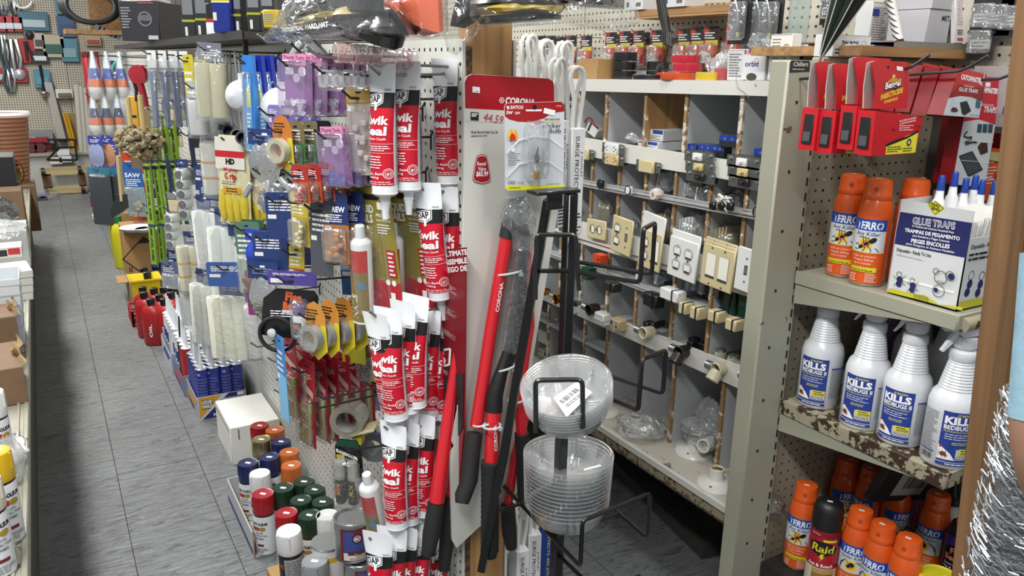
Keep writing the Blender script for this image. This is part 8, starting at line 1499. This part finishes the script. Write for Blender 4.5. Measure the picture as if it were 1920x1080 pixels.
# the low shelf beside the shopper and what stands on it
LZ=.50;e0,e1=onZ(53,1075,LZ),onZ(47,602,LZ);LXE=(e0.x+e1.x)/2
t=thing('low_steel_shelf','low cream steel shelf with a perforated deck along the open aisle','shelf');DK=peg_mat('perforated_deck','b5b2a3','Y',rad=.003)
b=MB();b.box(worn_mat('dirty_deck','9d998b','4f473c',.44,30),(LXE-.35,4.0,LZ-.006),(.70,6.6,.01));b.build('deck',t);b=MB();b.box(STL,(LXE,4.0,LZ-.02),(.012,6.6,.045),bev=.003);b.box(STL,(LXE-.018,4.0,LZ+.002),(.006,6.6,.006));b.build('front_edge',t)
b=MB()
for k in range(60):b.cyl(mt('2a2824',.8),(LXE-.05-.03*(k%2),1.4+.035*k,LZ-.0005),(LXE-.05-.03*(k%2),1.4+.035*k,LZ+.0006),.004,6)
b.build('deck_holes',t)['kind']='stuff'
b=MB();b.box(mt('4a4843',.7),(LXE-.36,4.0,.245),(.66,6.56,.48));b.build('base_panel',t)
def sh(px,py,dx=0):c=onZ(px,py,LZ);return V((min(c.x+dx,LXE-.02),c.y,LZ+.001))
_cn2={}
for px,py,c_,l in[(14,1012,'c9a41c','yellow capped spray can at the low shelf edge'),(2,880,'d9dadb','white capped spray can behind the yellow capped one'),(-4,1075,'c9c6b4','cream capped spray can nearest the shopper on the low shelf')]:
 o=Stock(lambda:k_can(c_)).put(sh(px,py),.5,'spray paint: '+l,'spray cans on the low shelf',sc=1.0);o.location.x=sh(px,py).x
def lb(l,px,py,sz,m,rz=0,pf=None,z=0,nm='carton',cat='box'):return carton(nm,l,0,0,sz,m,rz=rz-FX,print_=pf,loc=sh(px,py)+V((0,0,z)),cat=cat)
KB=mt('735a42',.75,noise=.1,ns=20)
for px,py,sz,z,l in[(4,735,(.12,.25,.11),0,'open torn brown carton on the low shelf'),(8,672,(.1,.16,.16),0,'tall brown carton beyond the torn one')]:
 o=lb(l,px,py,sz,KB,.06,z=z);b=MB();q=random.Random(px);b.sheet(mt('b79a72',.8),lambda i,j:(sz[0]*(.5-.1*j)+.012*sin(9*i),sz[1]*(i-.5),sz[2]+.03*j*abs(sin(11*i+1))),14,3);b.build('torn_flap',o)
bag('white_bag','white printed bag lying on the low shelf before the spray cans',sh(12,870),.1,.07,.13,'f4f4f4',.85,seed=61,prn=True);bag('poly_bag','clear bag corner poking over the low shelf edge',sh(40,905),.05,.12,.06,'d0d0ce',.25,seed=62)
t=thing('storage_tub','white ribbed plastic tub on the low shelf','tub',sh(-4,640));t.scale=(1.15,1.15,2.1);b=MB();b.lathe(mt('d6dce0',.35),[(.1,0),(.112,.1),(.116,.102),(.116,.112),(.112,.112),(.1,.006)],4,Matrix.Rotation(pi/4,4,'Z'),(1,0));b.build('tub',t);b=MB();[b.lathe(mt('d9dfe4',.35),[(.104+.003*k,.03+.018*k),(.107+.003*k,.033+.018*k)],4,Matrix.Rotation(pi/4,4,'Z'),(0,0))for k in range(4)];b.build('ribs',t)
t=thing('blue_sign_board','thin blue board standing on edge at the low shelf','board',sh(38,668));b=MB();b.box(mt('1f4fa8',.35),(0,.05,.07),(.004,.14,.16),Matrix.Rotation(.05,4,'X'));b.build('board',t);b=MB();b.box(WH,(.0025,.05,.07),(.0008,.1,.02));b.build('stripe',t)
for k,(px,py,l)in enumerate([(14,640,'silver hardware packet behind the blue board'),(20,625,'red and silver hardware packet behind the blue board')]):bag('parts_bag',l,sh(px,py),.09,.09,.07,'b04a52' if k else 'c3c6c8',.3,seed=63+k,inner=[('contents',stackin(SVM,4,.05,.07))])
for k in range(4):lb('flat white package, %s from the bottom of its stack on the low shelf'%ORD[k],10,556,(.2,.2,.028),mt('c4c4be',.5),.04*k,None,.03*k,'white_package')
lb('red, black and white packaged tool on the white packages',6,536,(.18,.12,.045),mt('c9c6c4',.4),0,lambda p,w,h:(p.rect(BK,-w*.45,h*.2,w*.2,h*.8),p.rect(mt('b5242c'),w*.22,h*.3,w*.46,h*.9)),.13,'tool_package');bag('poly_bag','crumpled clear bag on the packaged tool',sh(10,520)+V((0,0,.17)),.2,.09,.1,body=.3,seed=66)
lb('open grey white carton holding bagged black goods',4,492,(.24,.3,.17),mt('b9bbb9',.5),0);bag('poly_bag','bag with black goods and a purple label in the grey carton',sh(2,490)+V((0,0,.17)),.2,.14,.14,'2a2a30',.6,seed=67);lb('brown carton beyond the grey white carton',2,440,(.26,.3,.26),KB);lb('black box on the brown carton by the pinwheel',0,432,(.24,.25,.16),mt('17181b',.4),z=.262)
t=thing('pinwheel','rainbow coloured foil pinwheel in a clear bag','toy',onX(12,324,-.20),FX+1.35);t.scale=(.4,)*3;
for k in range(12):
 a0,a1=2*pi*k/12,2*pi*(k+.85)/12;b=MB();b.add([(0,0,0),(.2*cos(a0),-.02,.2*sin(a0)),(.2*cos(a1),.03,.2*sin(a1))],[(0,1,2)],mt(['8f8a2c','a8702a','9a3a26','8a1f28','6a1f30','4a2a5a','24407a','2a5a4a','3a6a34','5a7a2a','3a7a3a','6f8a2a'][(k+1)%12],.3));b.build('vane',t,smooth=False)
b=MB();b.tube(BK,[(.22*cos(a),0,.22*sin(a))for a in[2*pi*i/28 for i in range(28)]],.007,6,True);b.build('rim',t);b=MB();b.cyl(mt('b9a92c',.4),(0,-.05,0),(0,.03,0),.015,12);b.build('hub',t);b=MB();b.cyl(BK,(0,.04,0),(0,.06,-.45),.012,8);b.build('stand',t)
t=thing('folding_trolley','grey and black folded trolley frame at the shelf end','trolley',onZ(38,470,0));b=MB();b.tube(mt('55575a',.5),[(-.02,.3,.7),(-.05,.1,.45),(-.1,0,.2)],.05,8,flat=.3);b.build('panel',t);b=MB();b.tube(SVM,[(-.12,0,.3),(.02,-.02,.3),(.02,.2,.3),(-.12,.2,.3)],.012,6,True);b.build('frame',t)
for y in(0,.2):b=MB();b.cyl(mt('3a2a28',.6),(-.03,y,.04),(.0,y,.04),.04,14);b.build('wheel',t)
# the far wall
YW=10.53
def wall_item(nm,l,cat,x0,y0,x1,y1,c,c2=None,sub='pack',rot=0,th=.03,kind='card'):
 a,b_=onY((x0+x1)/2,y0,YW-.02),onY((x0+x1)/2,y1,YW-.02);w=(x1-x0)/FPX*11.1;h=a.z-b_.z;t=thing(nm,l,cat,(a.x,YW-.03,a.z));t.rotation_euler=(0,rot,0);b=MB();b.box(mt(c,.4),(0,0,-h/2),(w,th,h),None,.006);b.build('backing',t)
 b=MB();m2=mt(c2 or 'b9bcc0',.35,.5 if not c2 else 0)
 if kind=='round':b.lathe(m2,[(w*.3,0),(w*.38,.02),(w*.2,.04),(.001,.045)],14,Matrix.Translation((0,-th/2,-h*.45))@Matrix.Rotation(pi/2,4,'X'))
 elif kind=='tool':[b.tube(m2,[(s_*w*.06,-th,-h*.12),(s_*w*.1,-th,-h*.45),(s_*w*.2,-th,-h*.9)],w*.09,6)for s_ in(-1,1)]
 else:b.box(m2,(0,-th*.6,-h*.62),(w*.75,th*.5,h*.4),None,.004)
 b.build(sub,t);return t
for a in[('red_tool_pack','red tool pack first in the row of three on the far wall','tool pack',-6,30,8,60,'a3242c'),('red_tool_pack','red tool pack second in the row of three on the far wall','tool pack',9,30,22,60,'b04048'),('red_tool_pack','red tool pack third in the row of three on the far wall','tool pack',24,31,38,60,'a3242c'),('teal_blister_pack','large teal blister pack beside the wall seam','pack',42,22,80,58,'3f6a78','a9b9bf','blister'),('white_tool_card','white card with a small tool above the gauge','card',64,62,79,92,'b9aaa4','4a4540'),('gauge_pack','dark pack with a white framed gauge','pack',61,95,84,118,'2a3236','d0d3d4','gauge'),('striped_card','cream, green and red card right of the wall seam','card',83,65,112,108,'b0a993','2f5a50','panel'),('blue_tool_pack','slate blue pack under the hose coil','pack',110,30,133,70,'40587c','35496a'),('teal_tool_pack','teal pack at the top edge by the hose','pack',104,-10,118,27,'4f8494','5a93a3'),('teal_tool_pack','long light teal pack below the slate blue pack','pack',116,72,139,116,'4f8494','7fa0a8'),('red_tool_pack','red pack with a silver ball low on the far wall','tool pack',25,127,45,155,'a3242c',None,'ball',0,.03,'round'),('red_tool_pack','red pack at the edge below the silver tools','tool pack',-6,127,4,155,'a3242c'),('plier_card','red card holding black handled pliers','card',36,72,56,118,'a3242c','1b1b1c','pliers',-.12,.02,'tool'),('round_gadget','dark round gadget under the teal blister pack','gadget',47,58,62,75,'6a6860','2c2b2a','disc',0,.02,'round'),('teal_spoon_card','teal card behind the long black spoon','card',66,130,88,165,'4f8494','5a8fa0'),('outlet_box','white wall outlet box on the far pegboard','outlet',108,167,131,184,'d6d2c4','6a655c','sockets',0,.09),('picture_card','small framed red and tan picture card by the partition end','card',162,67,184,86,'b39a7c','9c4a4a'),('bakeware_box','red and grey bakeware box under the pegboard','box',30,245,86,268,'7d8488','8f2433','banner',0,.3)]:wall_item(*a)
t=wall_item('bakeware_box','red box with round dark pan openings by the trolley','box',38,268,86,330,'8f2433','c9c4bc','window',0,.3)
for k in range(4):c=onY(56+16*(k%2)+3,277+20*(k//2),YW-.3);b=MB();b.cyl(mt('5a2a2a',.4),(c.x-t.location.x,-.18,c.z-t.location.z),(c.x-t.location.x,-.24,c.z-t.location.z),.055,14);b.build('pan',t)
p=Pr(lambda u,v,o:(u,v,0));q=Pl('Y',YW-.26);pr=q.pr();q.text(pr,WH,'AMBAKE',(49,262),(84,265),6,bold=.03);pr.build('lettering',bpy.data.objects['bakeware_box'])
bpy.data.objects['bakeware_box'].children[-1].matrix_parent_inverse=bpy.data.objects['bakeware_box'].matrix_world.inverted()if False else Matrix.Translation(-V(bpy.data.objects['bakeware_box'].location))
for k,(x0,y0,x1,y1)in enumerate([(-4,66,8,112),(8,74,30,128),(-4,8,8,22),(18,2,32,20),(6,128,22,162)]):
 t=thing('bright_metal_tool','bright metal hand tool cluster, %s on the far pegboard'%ORD[k],'tool',onY((x0+x1)/2,y0,YW-.03),0,'bright metal tools on the far wall')
 for q in range(3):b=MB();w=(x1-x0)/1481*11;h=(y1-y0)/1481*11;b.tube(SVM if q else mt('3a4a50',.4),[(w*(q-1)*.3,0,0),(w*(q-1)*.45,-.02,-h*.5),(w*(q-1)*.2,0,-h)],w*.14,6);b.build('blade',t)
def wl(nm,l,cat,pts,r,m,Y=YW-.05,part='body',flat=1):t=thing(nm,l,cat);b=MB();b.tube(m,[onY(x,y,Y)for x,y in pts],r,8,flat=flat);b.build(part,t);return t
wl('white_ring','white plastic ring hanging at the top of the far wall','ring',[(43+16*cos(a),2+13*sin(a))for a in[pi*k/10 for k in range(11)]],.012,WH,part='ring')
t=wl('ladle','black handled steel ladle hanging on the far wall','ladle',[(75,122),(80,150),(82,170)],.016,BK,part='handle');c=onY(83,174,YW-.07);b=MB();b.lathe(SVM,[(.001,-.05),(.035,-.03),(.05,0),(.046,.012)],14,Matrix.Translation(c));b.build('bowl',t)
t=thing('wide_ruler','wide pale straightedge leaning diagonally on the far wall','ruler');q=Pl('Y',YW-.06);q.slab(mt('aaa69f',.4),[(82,154),(97,155),(124,262),(108,262)],.02).build('blade',t);q.slab(mt('3a3733',.6),[(97,153),(99,153),(127,262),(124,262)],.03).build('edge',t)
for k in range(2):wl('yellow_stick','yellow stick, %s of a pair leaning near the white posts'%('nearer the ruler','nearer the posts')[k],'stick',[(119+6*k,212),(146+5*k,304)],.014,mt('c9961c',.4),YW-.14,part='stick')
for k in range(3):wl('white_corner_post','tall white moulding strip, %s at the partition end'%ORD[k],'post',[(144+8*k,158+3*k),(158+8*k,330+3*k)],.035,mt('b5b1a6',.5),10.2,part='strip')
t=thing('tan_panel','tan plywood panel behind the yellow sticks','panel');Pl('Y',YW-.03).slab(mt('8f7d4a',.6),[(118,212),(150,212),(158,300),(132,300)],.02).build('panel',t)
a,b_=onY(42,295,10.1),onY(170,295,10.1);t=thing('white_cabinet','low white cabinet at the foot of the far wall','cabinet',((a.x+b_.x)/2,10.2,0));h=onY(100,292,10.1).z;b=MB();b.box(mt('b3b2ac',.5),(0,.1,h/2),(b_.x-a.x,.3,h));b.build('body',t,smooth=False);b=MB();b.box(mt('9a9484',.5),(0,.08,h+.01),(b_.x-a.x+.04,.36,.02));b.build('counter',t)
c=onZ(118,352,0);t=thing('wooden_dolly','pale wooden furniture dolly on its side with four black casters','dolly',(0,0,-.05));q=Pl('Y',9.9);PN=wood_mat('pale_pine','a08c62','c4b084','x',.5)
for pts,m_ in(([(72,307),(159,303),(160,318),(74,321)],PN),([(80,343),(162,338),(163,352),(81,356)],PN),([(76,318),(94,318),(98,344),(81,344)],mt('6a4a34',.7)),([(144,317),(158,316),(162,340),(148,341)],mt('6a4a34',.7))):q.slab(m_,pts,.05).build('rail',t)
for x,y in((79,314),(148,310),(85,350),(154,346)):p0=onY(x,y,9.84);b=MB();b.cyl(BK,p0-V((.015,0,0)),p0+V((.02,0,0)),.045,14);b.build('caster',t)
t=thing('wire_rack','black wire rack with white boxes by the yellow sticks','rack');b=MB();[b.tube(BK,[onY(x0,y0,10.0),onY(x1,y1,10.0)],.012,5)for x0,y0,x1,y1 in((88,262,142,262),(88,278,142,276),(88,300,112,276),(140,262,144,300),(88,300,144,300))];b.build('frame',t)
for k,(x,y)in enumerate(((118,282),(122,295),(104,298))):c=onY(x,y,10.05);carton('small_box','white box %s in the far wire rack'%ORD[k],0,0,(.12,.1,.07),WC,rz=-FX,loc=c+V((0,0,-.05)))
c=onX(0,222,-.5);c=onY(2,215,7.0);t=thing('ribbed_basket','brown corrugated basket with a white rim at the frame edge','basket',c);b=MB();pf=[(.12,-.5)];[pf.extend([(.12+.003*k,-.48+.03*k),(.128+.003*k,-.465+.03*k)])for k in range(16)];b.lathe(mt('7d4f36',.6),pf,28);b.build('body',t);b=MB();b.lathe(WH,[(.17,-.01),(.185,.0),(.18,.02),(.165,.01)],28,caps=(0,0));b.build('rim',t);c.z-=.5
carton('brown_box','plain brown carton under the corrugated basket',0,0,(.4,.3,.35),KB,rz=-FX,loc=V((c.x-.05,c.y,c.z-.351)))
